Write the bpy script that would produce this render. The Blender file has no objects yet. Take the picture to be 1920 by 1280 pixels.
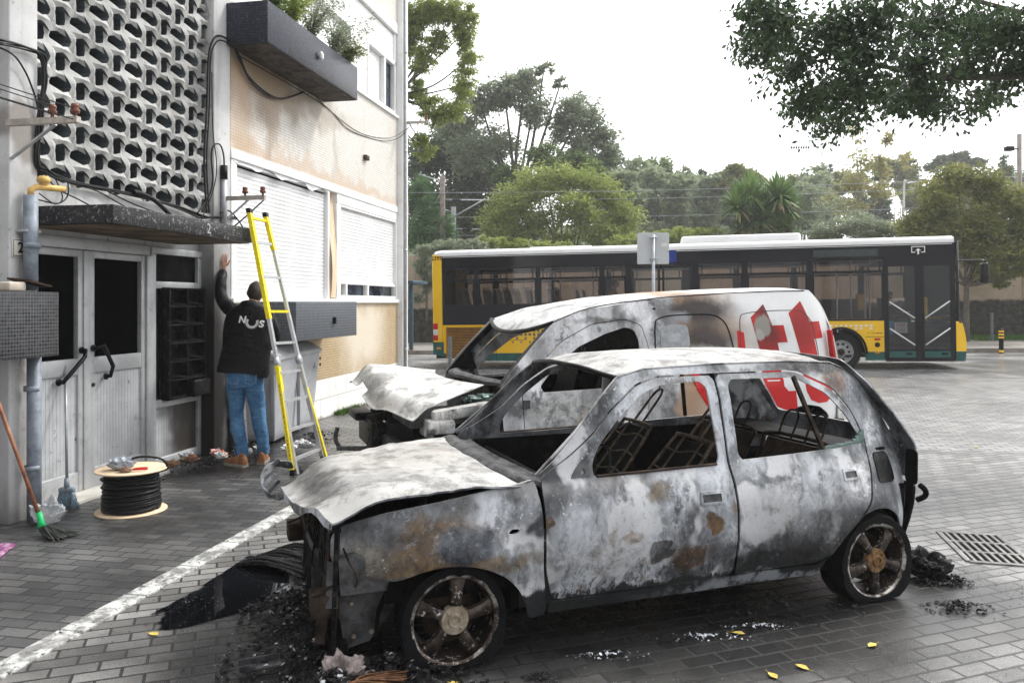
import bpy, bmesh, math, random
from mathutils import Vector, Matrix
from mathutils.geometry import delaunay_2d_cdt
R = math.radians
rnd = random.Random(7)
sc = bpy.context.scene
COL = sc.collection
# ------------------------------------------------------------ camera
cam_d = bpy.data.cameras.new('camera'); cam = bpy.data.objects.new('camera', cam_d); COL.objects.link(cam)
cam.location = (0, 0, 1.65); cam.rotation_euler = (R(90), 0, 0)
cam_d.sensor_width = 36; cam_d.lens = 28.05; cam_d.shift_y = -73/1920
cam_d.clip_start = .05; cam_d.clip_end = 2000
sc.camera = cam
# ------------------------------------------------------------ overcast sky and weak sun
SUN_AZ, SUN_EL = R(35), R(48)          # azimuth measured from +X towards +Y
w = bpy.data.worlds.new('World'); sc.world = w; w.use_nodes = True
wn = w.node_tree.nodes; wl = w.node_tree.links; wn.clear()
sky = wn.new('ShaderNodeTexSky'); sky.sky_type = 'NISHITA'; sky.sun_disc = False
sky.sun_elevation = SUN_EL; sky.sun_rotation = math.pi/2 - SUN_AZ; sky.dust_density = 5; sky.air_density = 1
hs = wn.new('ShaderNodeHueSaturation'); hs.inputs['Saturation'].default_value = .12
cl = wn.new('ShaderNodeMix'); cl.data_type = 'RGBA'; cl.inputs['Factor'].default_value = .78
cl.inputs['B'].default_value = (12.6, 12.8, 13.1, 1)
bgw = wn.new('ShaderNodeBackground'); bgw.inputs['Strength'].default_value = .095
wo = wn.new('ShaderNodeOutputWorld')
wl.new(sky.outputs[0], hs.inputs['Color']); wl.new(hs.outputs[0], cl.inputs['A'])
# brighter cloud towards the veiled sun, duller cloud opposite
gc = wn.new('ShaderNodeTexCoord'); dp = wn.new('ShaderNodeVectorMath'); dp.operation = 'DOT_PRODUCT'; dp.inputs[1].default_value = (.42, .80, .42)
mr = wn.new('ShaderNodeMapRange'); mr.interpolation_type = 'SMOOTHSTEP'
for i_, v_ in ((1, -.75), (2, .75), (3, .30), (4, 1.30)): mr.inputs[i_].default_value = v_
cn = wn.new('ShaderNodeTexNoise'); cn.inputs['Scale'].default_value = 2.2; cn.inputs['Detail'].default_value = 5
cm = wn.new('ShaderNodeMath'); cm.operation = 'MULTIPLY_ADD'; cm.inputs[1].default_value = .35; cm.inputs[2].default_value = .82
ml = wn.new('ShaderNodeMath'); ml.operation = 'MULTIPLY'; sc_n = wn.new('ShaderNodeVectorMath'); sc_n.operation = 'SCALE'
wl.new(gc.outputs['Generated'], dp.inputs[0]); wl.new(dp.outputs['Value'], mr.inputs[0]); wl.new(gc.outputs['Generated'], cn.inputs['Vector']); wl.new(cn.outputs['Fac'], cm.inputs[0])
wl.new(mr.outputs[0], ml.inputs[0]); wl.new(cm.outputs[0], ml.inputs[1]); wl.new(cl.outputs['Result'], sc_n.inputs[0]); wl.new(ml.outputs[0], sc_n.inputs['Scale'])
wl.new(sc_n.outputs[0], bgw.inputs['Color']); wl.new(bgw.outputs[0], wo.inputs['Surface'])
sd = bpy.data.lights.new('sun', 'SUN'); sd.energy = 1.9; sd.angle = R(11); sd.color = (1, .96, .9)
so = bpy.data.objects.new('sun', sd); COL.objects.link(so)
dv = Vector((math.cos(SUN_EL)*math.cos(SUN_AZ), math.cos(SUN_EL)*math.sin(SUN_AZ), math.sin(SUN_EL)))
so.rotation_euler = dv.to_track_quat('Z', 'Y').to_euler(); so.location = dv*30
sc.view_settings.view_transform = 'Standard'; sc.view_settings.look = 'None'
sc.view_settings.gamma = 1; sc.view_settings.exposure = .85
sc.cycles.max_bounces = 8; sc.cycles.volume_bounces = 2; sc.cycles.transparent_max_bounces = 16

# ------------------------------------------------------------ helpers
class NT:
    """small node-building helper"""
    def __init__(s, name, metallic=0, rough=.6, spec=.28):
        s.m = bpy.data.materials.new(name); s.m.use_nodes = True
        s.t = s.m.node_tree; s.b = s.t.nodes['Principled BSDF']
        s.b.inputs['Metallic'].default_value = metallic; s.b.inputs['Roughness'].default_value = rough
        s.b.inputs['Specular IOR Level'].default_value = spec
        s._co = None
    def put(s, sock, v):
        if isinstance(v, bpy.types.NodeSocket): s.t.links.new(v, sock)
        elif isinstance(v, (tuple, list)) and len(v) == 3 and sock.type == 'RGBA': sock.default_value = (*v, 1)
        else: sock.default_value = v
    @property
    def co(s):
        if s._co is None: s._co = s.t.nodes.new('ShaderNodeTexCoord').outputs['Object']
        return s._co
    def mapv(s, scale=(1,1,1), rot=(0,0,0), loc=(0,0,0), v=None):
        n = s.t.nodes.new('ShaderNodeMapping'); s.t.links.new(v or s.co, n.inputs[0])
        n.inputs['Scale'].default_value = scale; n.inputs['Rotation'].default_value = rot; n.inputs['Location'].default_value = loc
        return n.outputs[0]
    def noise(s, scale, detail=4, rough=.6, v=None, dist=0):
        n = s.t.nodes.new('ShaderNodeTexNoise'); s.t.links.new(v or s.co, n.inputs['Vector'])
        n.inputs['Scale'].default_value = scale; n.inputs['Detail'].default_value = detail
        n.inputs['Roughness'].default_value = rough; n.inputs['Distortion'].default_value = dist
        return n.outputs['Fac']
    def noisec(s, scale, detail=3, v=None):
        n = s.t.nodes.new('ShaderNodeTexNoise'); s.t.links.new(v or s.co, n.inputs['Vector'])
        n.inputs['Scale'].default_value = scale; n.inputs['Detail'].default_value = detail
        return n.outputs['Color']
    def voro(s, scale, v=None, out='Distance', feature='F1'):
        n = s.t.nodes.new('ShaderNodeTexVoronoi'); n.feature = feature; s.t.links.new(v or s.co, n.inputs['Vector'])
        n.inputs['Scale'].default_value = scale; return n.outputs[out]
    def math(s, op, a, b=0., clamp=False):
        n = s.t.nodes.new('ShaderNodeMath'); n.operation = op; n.use_clamp = clamp
        s.put(n.inputs[0], a); s.put(n.inputs[1], b); return n.outputs[0]
    def vm(s, op, a, b=(0,0,0)):
        n = s.t.nodes.new('ShaderNodeVectorMath'); n.operation = op
        s.put(n.inputs[0], a)
        if op == 'SCALE': s.put(n.inputs['Scale'], b)
        else: s.put(n.inputs[1], b)
        return n.outputs['Value'] if op in ('LENGTH', 'DOT_PRODUCT') else n.outputs['Vector']
    def rng(s, v, a, b, c=0., d=1.):
        n = s.t.nodes.new('ShaderNodeMapRange'); n.clamp = True; n.interpolation_type = 'SMOOTHSTEP'
        for i, x in enumerate((v, a, b, c, d)): s.put(n.inputs[i], x)
        return n.outputs[0]
    def mix(s, f, a, b, mode='MIX'):
        n = s.t.nodes.new('ShaderNodeMix'); n.data_type = 'RGBA'; n.blend_type = mode
        s.put(n.inputs['Factor'], f); s.put(n.inputs['A'], a); s.put(n.inputs['B'], b); return n.outputs['Result']
    def ramp(s, f, stops):
        n = s.t.nodes.new('ShaderNodeValToRGB'); s.put(n.inputs[0], f)
        cr = n.color_ramp
        while len(cr.elements) < len(stops): cr.elements.new(.5)
        for e, (p, c) in zip(cr.elements, stops): e.position = p; e.color = (*c, 1) if len(c) == 3 else c
        return n.outputs[0]
    def sep(s, v=None):
        n = s.t.nodes.new('ShaderNodeSeparateXYZ'); s.t.links.new(v or s.co, n.inputs[0]); return n.outputs
    def comb(s, x, y, z):
        n = s.t.nodes.new('ShaderNodeCombineXYZ')
        for i, q in enumerate((x, y, z)): s.put(n.inputs[i], q)
        return n.outputs[0]
    def brick(s, v, scale, w_, h_, mortar, c1, c2, cm, off=.5, smooth=.1):
        n = s.t.nodes.new('ShaderNodeTexBrick'); s.t.links.new(v, n.inputs['Vector']); n.offset = off; n.squash = 1
        for k, q in (('Color1', c1), ('Color2', c2), ('Mortar', cm), ('Scale', scale), ('Mortar Size', mortar), ('Mortar Smooth', smooth), ('Brick Width', w_), ('Row Height', h_)):
            s.put(n.inputs[k], q)
        return n.outputs
    def blob(s, c, r, soft=.35, v=None, ):
        d = s.vm('LENGTH', s.vm('MULTIPLY', s.vm('SUBTRACT', v or s.co, c), tuple(1/x for x in r)))
        return s.rng(d, 1+soft, 1-soft)
    def bump(s, h, strength=.3, dist=.01):
        n = s.t.nodes.new('ShaderNodeBump'); n.inputs['Strength'].default_value = strength; n.inputs['Distance'].default_value = dist
        s.put(n.inputs['Height'], h)
        if s.b.inputs['Normal'].links: s.t.links.new(s.b.inputs['Normal'].links[0].from_socket, n.inputs['Normal'])
        s.t.links.new(n.outputs[0], s.b.inputs['Normal'])
    def col(s, c): s.put(s.b.inputs['Base Color'], c); return s
    def rough(s, c): s.put(s.b.inputs['Roughness'], c); return s

def simple(name, c, rough=.5, metallic=0, var=.18, scale=6, bump=.0, spec=.28, dirt=None):
    n = NT(name, metallic, rough, spec)
    f = n.noise(scale, 5, .65)
    lo = tuple(x*(1-var) for x in c); hi = tuple(min(1, x*(1+var)) for x in c)
    cc = n.mix(n.rng(f, .3, .7), lo, hi)
    if dirt: cc = n.mix(n.math('MULTIPLY', n.rng(n.noise(scale*2.7, 6, .7), .52, .75), dirt[1]), cc, dirt[0])
    n.col(cc); n.rough(n.rng(n.noise(scale*3, 4), .2, .8, max(.03, rough-.1), min(1, rough+.12)))
    if bump: n.bump(n.noise(scale*8, 5, .7), bump, .01)
    return n.m

class MB:
    """collects geometry; build() links it as ONE mesh object"""
    def __init__(s): s.v = []; s.f = []; s.sm = []
    def add(s, vs, fs, smooth=False):
        o = len(s.v); s.v += [tuple(x) for x in vs]; s.f += [tuple(i+o for i in f) for f in fs]; s.sm += [smooth]*len(fs); return s
    def box(s, x0, x1, y0, y1, z0, z1, M=None):
        vs = [Vector((x, y, z)) for z in (z0, z1) for y in (y0, y1) for x in (x0, x1)]
        if M: vs = [M @ v for v in vs]
        return s.add(vs, [(0,2,3,1), (4,5,7,6), (0,1,5,4), (2,6,7,3), (0,4,6,2), (1,3,7,5)])
    def bbox(s, s0, s1, d0, d1, z0, z1):      # box in the building frame (along, outwards, up)
        return s.box(s0, s1, min(-d0, -d1), max(-d0, -d1), z0, z1)
    def rbox(s, x0, x1, y0, y1, z0, z1, r=.01, M=None, seg=2):
        bm = bmesh.new(); bmesh.ops.create_cube(bm, size=1)
        for v in bm.verts: v.co = Vector(((x0+x1)/2+v.co.x*(x1-x0), (y0+y1)/2+v.co.y*(y1-y0), (z0+z1)/2+v.co.z*(z1-z0)))
        bmesh.ops.bevel(bm, geom=bm.edges[:], offset=min(r, .49*min(x1-x0, y1-y0, z1-z0)), segments=seg, affect='EDGES', profile=.5)
        s.bm(bm, M, True); return s
    def bm(s, bm, M=None, smooth=False):
        bm.verts.index_update()
        s.add([(M @ v.co) if M else v.co.copy() for v in bm.verts], [tuple(v.index for v in f.verts) for f in bm.faces], smooth); bm.free(); return s
    def tube(s, pts, r, n=8, cap=True, smooth=True):
        pts = [Vector(p) for p in pts]; rr = r if isinstance(r, (list, tuple)) else [r]*len(pts)
        rings = []; up = None
        for i, p in enumerate(pts):
            t = (pts[min(i+1, len(pts)-1)] - pts[max(i-1, 0)])
            if t.length < 1e-9: t = Vector((0,0,1))
            t.normalize()
            if up is None: up = t.orthogonal().normalized()
            else:
                up = up - t*up.dot(t)
                up = up.normalized() if up.length > 1e-6 else t.orthogonal().normalized()
            b = t.cross(up)
            rings.append([p + (up*math.cos(k*2*math.pi/n) + b*math.sin(k*2*math.pi/n))*rr[i] for k in range(n)])
        vs = [q for ring in rings for q in ring]; fs = []
        for i in range(len(rings)-1):
            for k in range(n): a = i*n+k; b_ = i*n+(k+1) % n; fs.append((a, b_, b_+n, a+n))
        if cap: fs.append(tuple(range(n-1, -1, -1))); fs.append(tuple(range((len(rings)-1)*n, len(rings)*n)))
        return s.add(vs, fs, smooth)
    def bar(s, p, q, w_, h_, up=(0,0,1)):     # rectangular bar from p to q
        p, q = Vector(p), Vector(q); t = (q-p).normalized(); u_ = Vector(up); a = t.cross(u_)
        a = a.normalized() if a.length > 1e-5 else t.orthogonal().normalized(); b = a.cross(t)
        vs = [c + a*i*w_/2 + b*j*h_/2 for c in (p, q) for i, j in ((-1,-1), (1,-1), (1,1), (-1,1))]
        return s.add(vs, [(0,1,2,3), (7,6,5,4), (0,4,5,1), (1,5,6,2), (2,6,7,3), (3,7,4,0)])
    def lathe(s, prof, n=24, c=(0,0,0), M=None, smooth=True):   # profile (r,z) about z
        vs = []; fs = []
        for r_, z_ in prof:
            for k in range(n): a = 2*math.pi*k/n; v = Vector((r_*math.cos(a), r_*math.sin(a), z_)); vs.append((M @ v if M else v)+Vector(c))
        for i in range(len(prof)-1):
            for k in range(n): a = i*n+k; b = i*n+(k+1) % n; fs.append((a, b, b+n, a+n))
        return s.add(vs, fs, smooth)
    def prism(s, poly, f0, f1, holes=()):      # 2D polygon with holes between two mapping functions p->3D
        P = list(poly); loops = [list(range(len(P)))]
        for h in holes: loops.append(list(range(len(P), len(P)+len(h)))); P += list(h)
        vs, _, fs, ov, *_ = delaunay_2d_cdt([Vector(p) for p in P], [], loops, 2 if holes else 1, 1e-6)
        # fs for type with holes: keep faces inside outer and outside holes
        keep = []
        def inside(pt, lp):
            c = False; j = len(lp)-1
            for i in range(len(lp)):
                a, b = lp[i], lp[j]
                if (a[1] > pt[1]) != (b[1] > pt[1]) and pt[0] < (b[0]-a[0])*(pt[1]-a[1])/(b[1]-a[1])+a[0]: c = not c
                j = i
            return c
        for f in fs:
            c = sum((vs[i] for i in f), Vector((0,0)))/len(f)
            if inside(c, poly) and not any(inside(c, h) for h in holes): keep.append(tuple(f))
        n = len(vs)
        V = [f0(p) for p in vs] + [f1(p) for p in vs]
        cnt = {}
        for f in keep:
            for i in range(len(f)): a, b = f[i], f[(i+1) % len(f)]; cnt[(a, b)] = 1
        F_ = [f for f in keep] + [tuple(i+n for i in reversed(f)) for f in keep]
        for (a, b) in cnt:
            if (b, a) not in cnt: F_.append((b, a, a+n, b+n))
        return s.add(V, F_)
    def build(s, name, m=None, parent=None, org=(0,0,0), angle=None):
        me = bpy.data.meshes.new(name)
        me.from_pydata([(v[0]-org[0], v[1]-org[1], v[2]-org[2]) for v in s.v], [], s.f)
        me.polygons.foreach_set('use_smooth', s.sm); me.update()
        if m: me.materials.append(m)
        o = bpy.data.objects.new(name, me); COL.objects.link(o)
        if parent: o.parent = parent
        elif org != (0,0,0): o.location = org
        return o

def fixn(o, auto=None):
    bm = bmesh.new(); bm.from_mesh(o.data); bmesh.ops.recalc_face_normals(bm, faces=bm.faces[:])
    if auto:
        for f in bm.faces: f.smooth = True
        for e in bm.edges:
            if len(e.link_faces) == 2: e.smooth = e.calc_face_angle() < auto
    bm.to_mesh(o.data); bm.free(); return o
def apply_mods(o):
    dg = bpy.context.evaluated_depsgraph_get(); me = bpy.data.meshes.new_from_object(o.evaluated_get(dg)); old = o.data
    o.modifiers.clear(); o.data = me; bpy.data.meshes.remove(old); return o
def tag(o, label=None, cat=None, group=None, kind=None):
    if label: o['label'] = label
    if cat: o['category'] = cat
    if group: o['group'] = group
    if kind: o['kind'] = kind
    return o
def thing(name, label, cat, loc=(0,0,0), rz=0, group=None, kind=None):
    o = bpy.data.objects.new(name, None); COL.objects.link(o); o.empty_display_size = .1
    o.location = loc; o.rotation_euler = (0, 0, rz); return tag(o, label, cat, group, kind)
def copy_tree(o, parent=None):
    c = o.copy(); COL.objects.link(c)
    if parent: c.parent = parent
    for ch in [q for q in list(COL.objects) if q.parent == o]: copy_tree(ch, c)
    return c
def text_mb(body, size, depth=.002, bold=0, sx=1.):
    cu = bpy.data.curves.new('t', 'FONT'); cu.body = body; cu.size = size; cu.extrude = depth; cu.offset = bold
    cu.align_x = 'CENTER'; cu.align_y = 'CENTER'
    o = bpy.data.objects.new('t', cu); COL.objects.link(o); dg = bpy.context.evaluated_depsgraph_get(); dg.update()
    me = bpy.data.meshes.new_from_object(o.evaluated_get(dg)); mb = MB()
    mb.add([(v.co.x*sx, v.co.y, v.co.z) for v in me.vertices], [tuple(p.vertices) for p in me.polygons])
    bpy.data.objects.remove(o); bpy.data.curves.remove(cu); bpy.data.meshes.remove(me); return mb
def xf(mb, M):
    mb.v = [tuple(M @ Vector(v)) for v in mb.v]; return mb
def smooth01(x): x = max(0, min(1, x)); return x*x*(3-2*x)
def gz(x, y):                                   # the street falls gently to the left
    return .0157*(max(-25, min(30, x))-8.25)*smooth01((y-11)/7)
UX, UY = .1903, .9817
BR = math.atan2(UY, UX)                          # building frame: x along facade, -y outwards
def BW(s, d, z=0): return (UX*s+UY*d, UY*s-UX*d, z)
def bthing(name, label, cat, s, d, z, group=None, kind=None):
    o = thing(name, label, cat, BW(s, d, z), BR, group, kind); o['_s'] = 0; del o['_s']; return o
# ------------------------------------------------------------ ground
PK = R(20.3)                                    # direction of the parked cars
def paving(name, rot, c1, c2, cm, sx=.2, sy=.1, wetbias=0., soot=(), dk=(.03,.03,.031), mort=.0055):
    n = NT(name, rough=.4, spec=.6)
    v = n.mapv(rot=(0, 0, -rot))
    b = n.brick(v, 1, sx, sy, mort, c1, c2, cm, .5, .25)
    cell = n.noise(2.2, 5, .6); fine = n.noise(90, 4, .7); big = n.noise(.55, 5, .65)
    c = n.mix(n.rng(cell, .35, .7), b['Color'], n.mix(.55, b['Color'], dk))
    c = n.mix(n.math('MULTIPLY', n.rng(fine, .35, .75), .35), c, (.012,.012,.013))
    spk = n.rng(n.voro(95), .16, .05)
    c = n.mix(n.math('MULTIPLY', spk, n.rng(n.noise(5, 3), .5, .62)), c, (.5,.5,.48))
    rg = n.rng(n.math('ADD', big, wetbias), .3, .7, .13, .31); rg = n.math('ADD', rg, n.math('MULTIPLY', b['Fac'], .3))
    dist = n.vm('ADD', n.co, n.vm('SCALE', n.vm('SUBTRACT', n.noisec(2.3), (.5,.5,.5)), .55))
    for (cx, cy, rx, ry, amt) in soot:  # dark blobs: soot, plus painted shade beneath the vehicles
        mk = n.math('MULTIPLY', n.blob((cx, cy, 0), (rx, ry, 9), .5, dist), amt)
        c = n.mix(mk, c, (.006,.006,.0065)); 
    n.col(c)
    n.rough(n.math('ADD', rg, n.math('MULTIPLY', fine, .12)))
    h = n.math('ADD', n.math('MULTIPLY', n.math('SUBTRACT', 1., b['Fac']), 1.), n.math('MULTIPLY', fine, .22))
    h = n.math('ADD', h, n.math('MULTIPLY', cell, .5))
    n.bump(h, 1., .012)
    return n.m
def sheet(name, pts_fn, nx, ny, m, z0=0.):
    mb = MB(); vs = []
    for j in range(ny+1):
        for i in range(nx+1):
            x, y = pts_fn(i/nx, j/ny); vs.append((x, y, gz(x, y)+z0))
    mb.add(vs, [(j*(nx+1)+i, j*(nx+1)+i+1, (j+1)*(nx+1)+i+1, (j+1)*(nx+1)+i) for j in range(ny) for i in range(nx)], True)
    return tag(mb.build(name, m), kind='structure')
def ud(s, d): return (UX*s+UY*d, UY*s-UX*d)
M_earth = simple('earth', (.07,.075,.04), .95, var=.4, scale=.4, bump=.4)
sheet('ground', lambda i, j: (-160+360*i, -15+235*j), 60, 60, M_earth, -.25)
KD = -2.86                                       # flush white kerb beside the footway
soot_l = [(-3.1,6.1,1.2,.7,.5), (-3.3,8.2,1.0,.9,.93), (-2.3,4.6,.8,.35,.5), (-3.0,9.6,.8,1.0,.8)]
soot_shade_r = [(-.95,3.75,.75,.75,.9), (-.45,4.3,.8,.7,.8), (.75,4.0,1.5,.62,.9), (1.6,4.6,1.2,.7,.75), (2.4,4.45,.5,.4,.85), (.35,3.35,.45,.16,.5), (1.2,6.9,2.8,.9,.9), (-1.5,4.4,.35,.4,.6), (.5,2.9,2.2,.3,.5)]  # burn soot, with the shade under both vehicles darkened in
M_foot = paving('footway_pavers', BR-R(90), (.075,.075,.077), (.19,.187,.183), (.03,.03,.03), wetbias=.02, soot=soot_l, mort=.0075)
M_park = paving('parking_pavers', PK, (.14,.135,.127), (.34,.33,.32), (.008,.008,.008), wetbias=-.02, soot=soot_shade_r, mort=.0075)
M_far = paving('far_pavers', R(-4), (.22,.215,.21), (.40,.39,.38), (.02,.02,.02), .22, .11, .08, mort=.009)
sheet('footway', lambda i, j: ud(-3+22*j, -5.3+(KD-.15+5.3)*i), 12, 40, M_foot)
sheet('parking_area', lambda i, j: ud(-3+12.7*j, KD+18*i), 30, 30, M_park)
sheet('far_parking_area', lambda i, j: ud(9.7+9*j, KD+26*i), 40, 30, M_far)
# road
n = NT('wet_asphalt', rough=.3, spec=.6)
c = n.mix(n.rng(n.noise(60, 4, .7), .3, .7), (.12,.12,.122), (.24,.24,.24))
c = n.mix(n.rng(n.noise(.5, 5), .4, .65), c, (.36,.36,.36))
n.col(c); n.rough(n.rng(n.noise(.35, 4), .4, .6, .12, .28)); n.bump(n.noise(140, 3, .7), .35, .004)
M_road = n.m
sheet('road', lambda i, j: ud(18.7+8.2*j, -40+90*i), 60, 10, M_road)
sheet('road_end', lambda i, j: ud(14.2+4.5*j, -30+(KD-.15+30-.0)*i) if j < 1 else ud(18.7, -30+(KD-.15+30)*i), 10, 4, M_road, -.004)
M_far_pav = simple('far_pavement_concrete', (.24,.22,.2), .7, var=.25, scale=2, bump=.3, dirt=((.05,.045,.04), .6))
sheet('far_pavement', lambda i, j: ud(27.05+5.6*j, -40+90*i), 60, 4, M_far_pav, .14)
mb = MB()
for k in range(90):
    a = -40+k
    if -12 < a < 30:
        p, q = ud(26.9, a+.01), ud(27.05, a+.99); 
        P_ = [ud(26.9, a+.01), ud(26.9, a+.985), ud(27.05, a+.985), ud(27.05, a+.01)]
        zz = [gz(*t) for t in P_]
        mb.add([(t[0], t[1], z-.05) for t, z in zip(P_, zz)]+[(t[0], t[1], z+.145) for t, z in zip(P_, zz)], [(3,2,1,0), (4,5,6,7), (0,1,5,4), (1,2,6,5), (2,3,7,6), (3,0,4,7)])
tag(fixn(mb.build('far_kerb', M_far_pav)), kind='structure')
# white painted flush kerb stones
n = NT('kerb_stone_paint', rough=.55)
f = n.noise(7, 6, .75)
c = n.mix(n.rng(f, .40, .58), (.6,.6,.58), (.2,.2,.195)); c = n.mix(n.rng(n.noise(30, 5, .8), .56, .62), c, (.03,.03,.03))
n.col(c); n.bump(n.noise(80, 4), .4, .004); M_kw = n.m
mb = MB(); t = -2.
while t < 17:
    mb.rbox(t+.006, t+.494, -KD, -KD+.135, -.08, .012, .006); t += .5
k = mb.build('white_kerb', M_kw); k.rotation_euler = (0, 0, BR); tag(k, kind='structure')
# water standing by the kerb: irregular thin film
n = NT('puddle_water', rough=.02, spec=.5); n.col((.004,.0045,.006)); n.bump(n.noise(5, 2), .03, .01)
dist = n.vm('ADD', n.co, n.vm('SCALE', n.vm('SUBTRACT', n.noisec(9, 7), (.5,.5,.5)), .42))
n.put(n.b.inputs['Alpha'], n.math('MAXIMUM', n.blob((-1.55, 4.68, 0), (.27, .52, 5), .12, n.mapv(rot=(0,0,.0), v=dist)), n.math('MULTIPLY', n.blob((-1.72, 4.35, 0), (.16, .34, 5), .2, dist), .9))); M_pud = n.m
def puddle(name, pts, z=.006):
    mb = MB(); mb.prism(pts, lambda p: Vector((p[0], p[1], z)), lambda p: Vector((p[0], p[1], z-.004)))
    o = mb.build(name, M_pud); fixn(o); return tag(o, kind='structure')
def curve_pts(pts, n=6):
    out = []; L = len(pts)
    for i in range(L):
        p0, p1, p2, p3 = (Vector(pts[(i+k-1) % L]) for k in range(4))
        for j in range(n):
            t = j/n; out.append(tuple(.5*((2*p1)+(p2-p0)*t+(2*p0-5*p1+4*p2-p3)*t*t+(3*p1-p0-3*p2+p3)*t**3)))
    return out
puddle('puddle', curve_pts([(-1.93,4.06),(-1.83,4.5),(-1.75,4.95),(-1.68,5.3),(-1.46,5.1),(-1.32,4.72),(-1.25,4.42),(-1.5,4.2),(-1.7,4.03)]))
# earth bank and wall foot behind the far pavement
M_grass = simple('verge_grass', (.09,.16,.03), .8, var=.45, scale=9, bump=.4)
def hillfn(i, j):
    x = -60+190*i; y = 38+150*j; return x, y
mb = MB(); vs = []; NX, NY = 60, 40
def hz(x, y):
    b = smooth01((y-62)/70); return 1.5+ b*(10+2*math.sin(x*.03+2)+1.2*math.sin(x*.11)) - smooth01((40-y)/3)*1.2
for j in range(NY+1):
    for i in range(NX+1):
        x, y = hillfn(i/NX, j/NY); vs.append((x, y, hz(x, y)))
mb.add(vs, [(j*(NX+1)+i, j*(NX+1)+i+1, (j+1)*(NX+1)+i+1, (j+1)*(NX+1)+i) for j in range(NY) for i in range(NX)], True)
M_hill = simple('hill_scrub', (.055,.075,.03), .95, var=.4, scale=.15, bump=.5)
tag(mb.build('hill', M_hill), kind='structure')
# ------------------------------------------------------------ apartment building (frame: s along facade, d outwards)
BO = (9., 4.8, 0.)
bld = thing('apartment_building', 'old concrete apartment block with pierced screen wall, smoke blackened entrance and white roller shutters', 'building', BW(9, -4.8), BR)
def bpart(mb, name, m, parent=None, label=None):
    o = mb.build(name, m, parent or bld, BO)
    if label: o['label'] = label
    return o
def conc(name, c, var=.16, stain=.5, bump=.3):
    n = NT(name, rough=.8)
    f = n.noise(1.3, 6, .65); g = n.noise(60, 4, .7)
    cc = n.mix(n.rng(f, .3, .7), tuple(x*(1-var) for x in c), tuple(min(1, x*(1+var)) for x in c))
    st = n.noise(1, 5, .7, v=n.mapv((5, 5, .6)))
    cc = n.mix(n.math('MULTIPLY', n.rng(st, .5, .72), stain), cc, (c[0]*.42, c[1]*.4, c[2]*.36))
    cc = n.mix(n.math('MULTIPLY', n.rng(n.noise(11, 6, .8), .58, .66), .5), cc, (.09,.085,.08))
    # splash zone and soot along the footway and round the door
    z = n.sep()[2]
    low = n.math('MULTIPLY', n.rng(n.math('ADD', z, n.math('MULTIPLY', st, .7)), .75, .2), .75)
    cc = n.mix(low, cc, (.045,.042,.038))
    dist = n.vm('ADD', n.co, n.vm('SCALE', n.vm('SUBTRACT', n.noisec(3), (.5,.5,.5)), .5))
    cc = n.mix(n.blob((-1.2, .1, .6), (.42, .9, 1.5), .5, dist), cc, (.02,.018,.017))
    cc = n.mix(n.math('MULTIPLY', n.blob((-2.2, .0, 2.62), (1.5, .6, .1), .9, dist), .35), cc, (.07,.065,.06))
    for q in ((-3.72, 0, 2.95, .16, .2), (-3.7,0,1.5,.06,.5)): cc = n.mix(n.math('MULTIPLY', n.blob(q[:3], (q[3], .5, q[4]), .3, dist), .65), cc, (.13,.1,.075))
    n.col(cc); n.bump(g, bump, .004); n.bump(f, .3, .02)
    return n.m
M_conc = conc('grey_concrete', (.5,.5,.5)); M_screen = conc('screen_concrete', (.36,.36,.35), .3, .6, .6)
def tiles(name, c1, c2, grout, size, rough, gm=.12, stain=None, bump=.35, fleck=0.):
    n = NT(name, rough=rough)
    x, y, z = n.sep()
    v = n.comb(n.math('ADD', x, y), z, 0.)
    b = n.brick(v, 1, size, size, size*gm, c1, c2, grout, 0., .1)
    c = n.mix(n.rng(n.noise(2, 5), .3, .7), b['Color'], n.mix(.45, b['Color'], c1))
    if fleck: c = n.mix(n.math('MULTIPLY', n.rng(n.noise(30, 5, .8), .56, .64), fleck), c, (.55,.55,.55))
    if stain:
        for (q, r, colr, amt) in stain:
            dist = n.vm('ADD', n.co, n.vm('SCALE', n.vm('SUBTRACT', n.noisec(2.5, 5), (.5,.5,.5)), .8))
            c = n.mix(n.math('MULTIPLY', n.blob(q, r, .6, dist), amt), c, colr)
    n.col(c); n.rough(n.math('ADD', n.math('MULTIPLY', b['Fac'], .4), rough, True)); n.bump(n.math('SUBTRACT', 1., b['Fac']), bump, .003)
    return n.m
M_beige = tiles('beige_mosaic', (.62,.59,.54), (.76,.74,.70), (.42,.39,.35), .036, .35, .14, [((-.35, 0, 4.3), (1.1,.5,.45), (.16,.10,.05), .8), ((.4, 0, 4.35), (1.9,.5,.22), (.2,.14,.08), .7), ((.15, 0, 3.8), (.16,.5,.5), (.25,.17,.1), .6), ((2.05, 0, 4.0), (.10,.5,.55), (.35,.3,.25), .5), ((3.2,0,4.0),(.08,.5,.9),(.5,.45,.4),.4), ((1.5,0,3.45),(4,.5,.12),(.45,.3,.18),.5), ((-.6,0,3.7),(.25,.5,.6),(.4,.27,.16),.6)])
M_ochre = tiles('ochre_mosaic', (.42,.32,.19), (.56,.44,.28), (.3,.22,.13), .036, .4, .14, [((3.2, 0, 1.15), (.85,.5,.55), (.72,.66,.56), .75)])
M_blackt = tiles('black_mosaic', (.006,.006,.008), (.024,.025,.031), (.03,.03,.03), .026, .3, .12, None, .6, .5)
M_bluet = tiles('navy_mosaic', (.018,.022,.036), (.038,.044,.066), (.012,.013,.02), .03, .3, .1, [((1.2, -.5, 4.6), (.3,.2,.16), (.02,.017,.015), .8), ((.3,-.25,4.5),(2,.4,.05),(.016,.012,.01),.95)], .35, .12)
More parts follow.
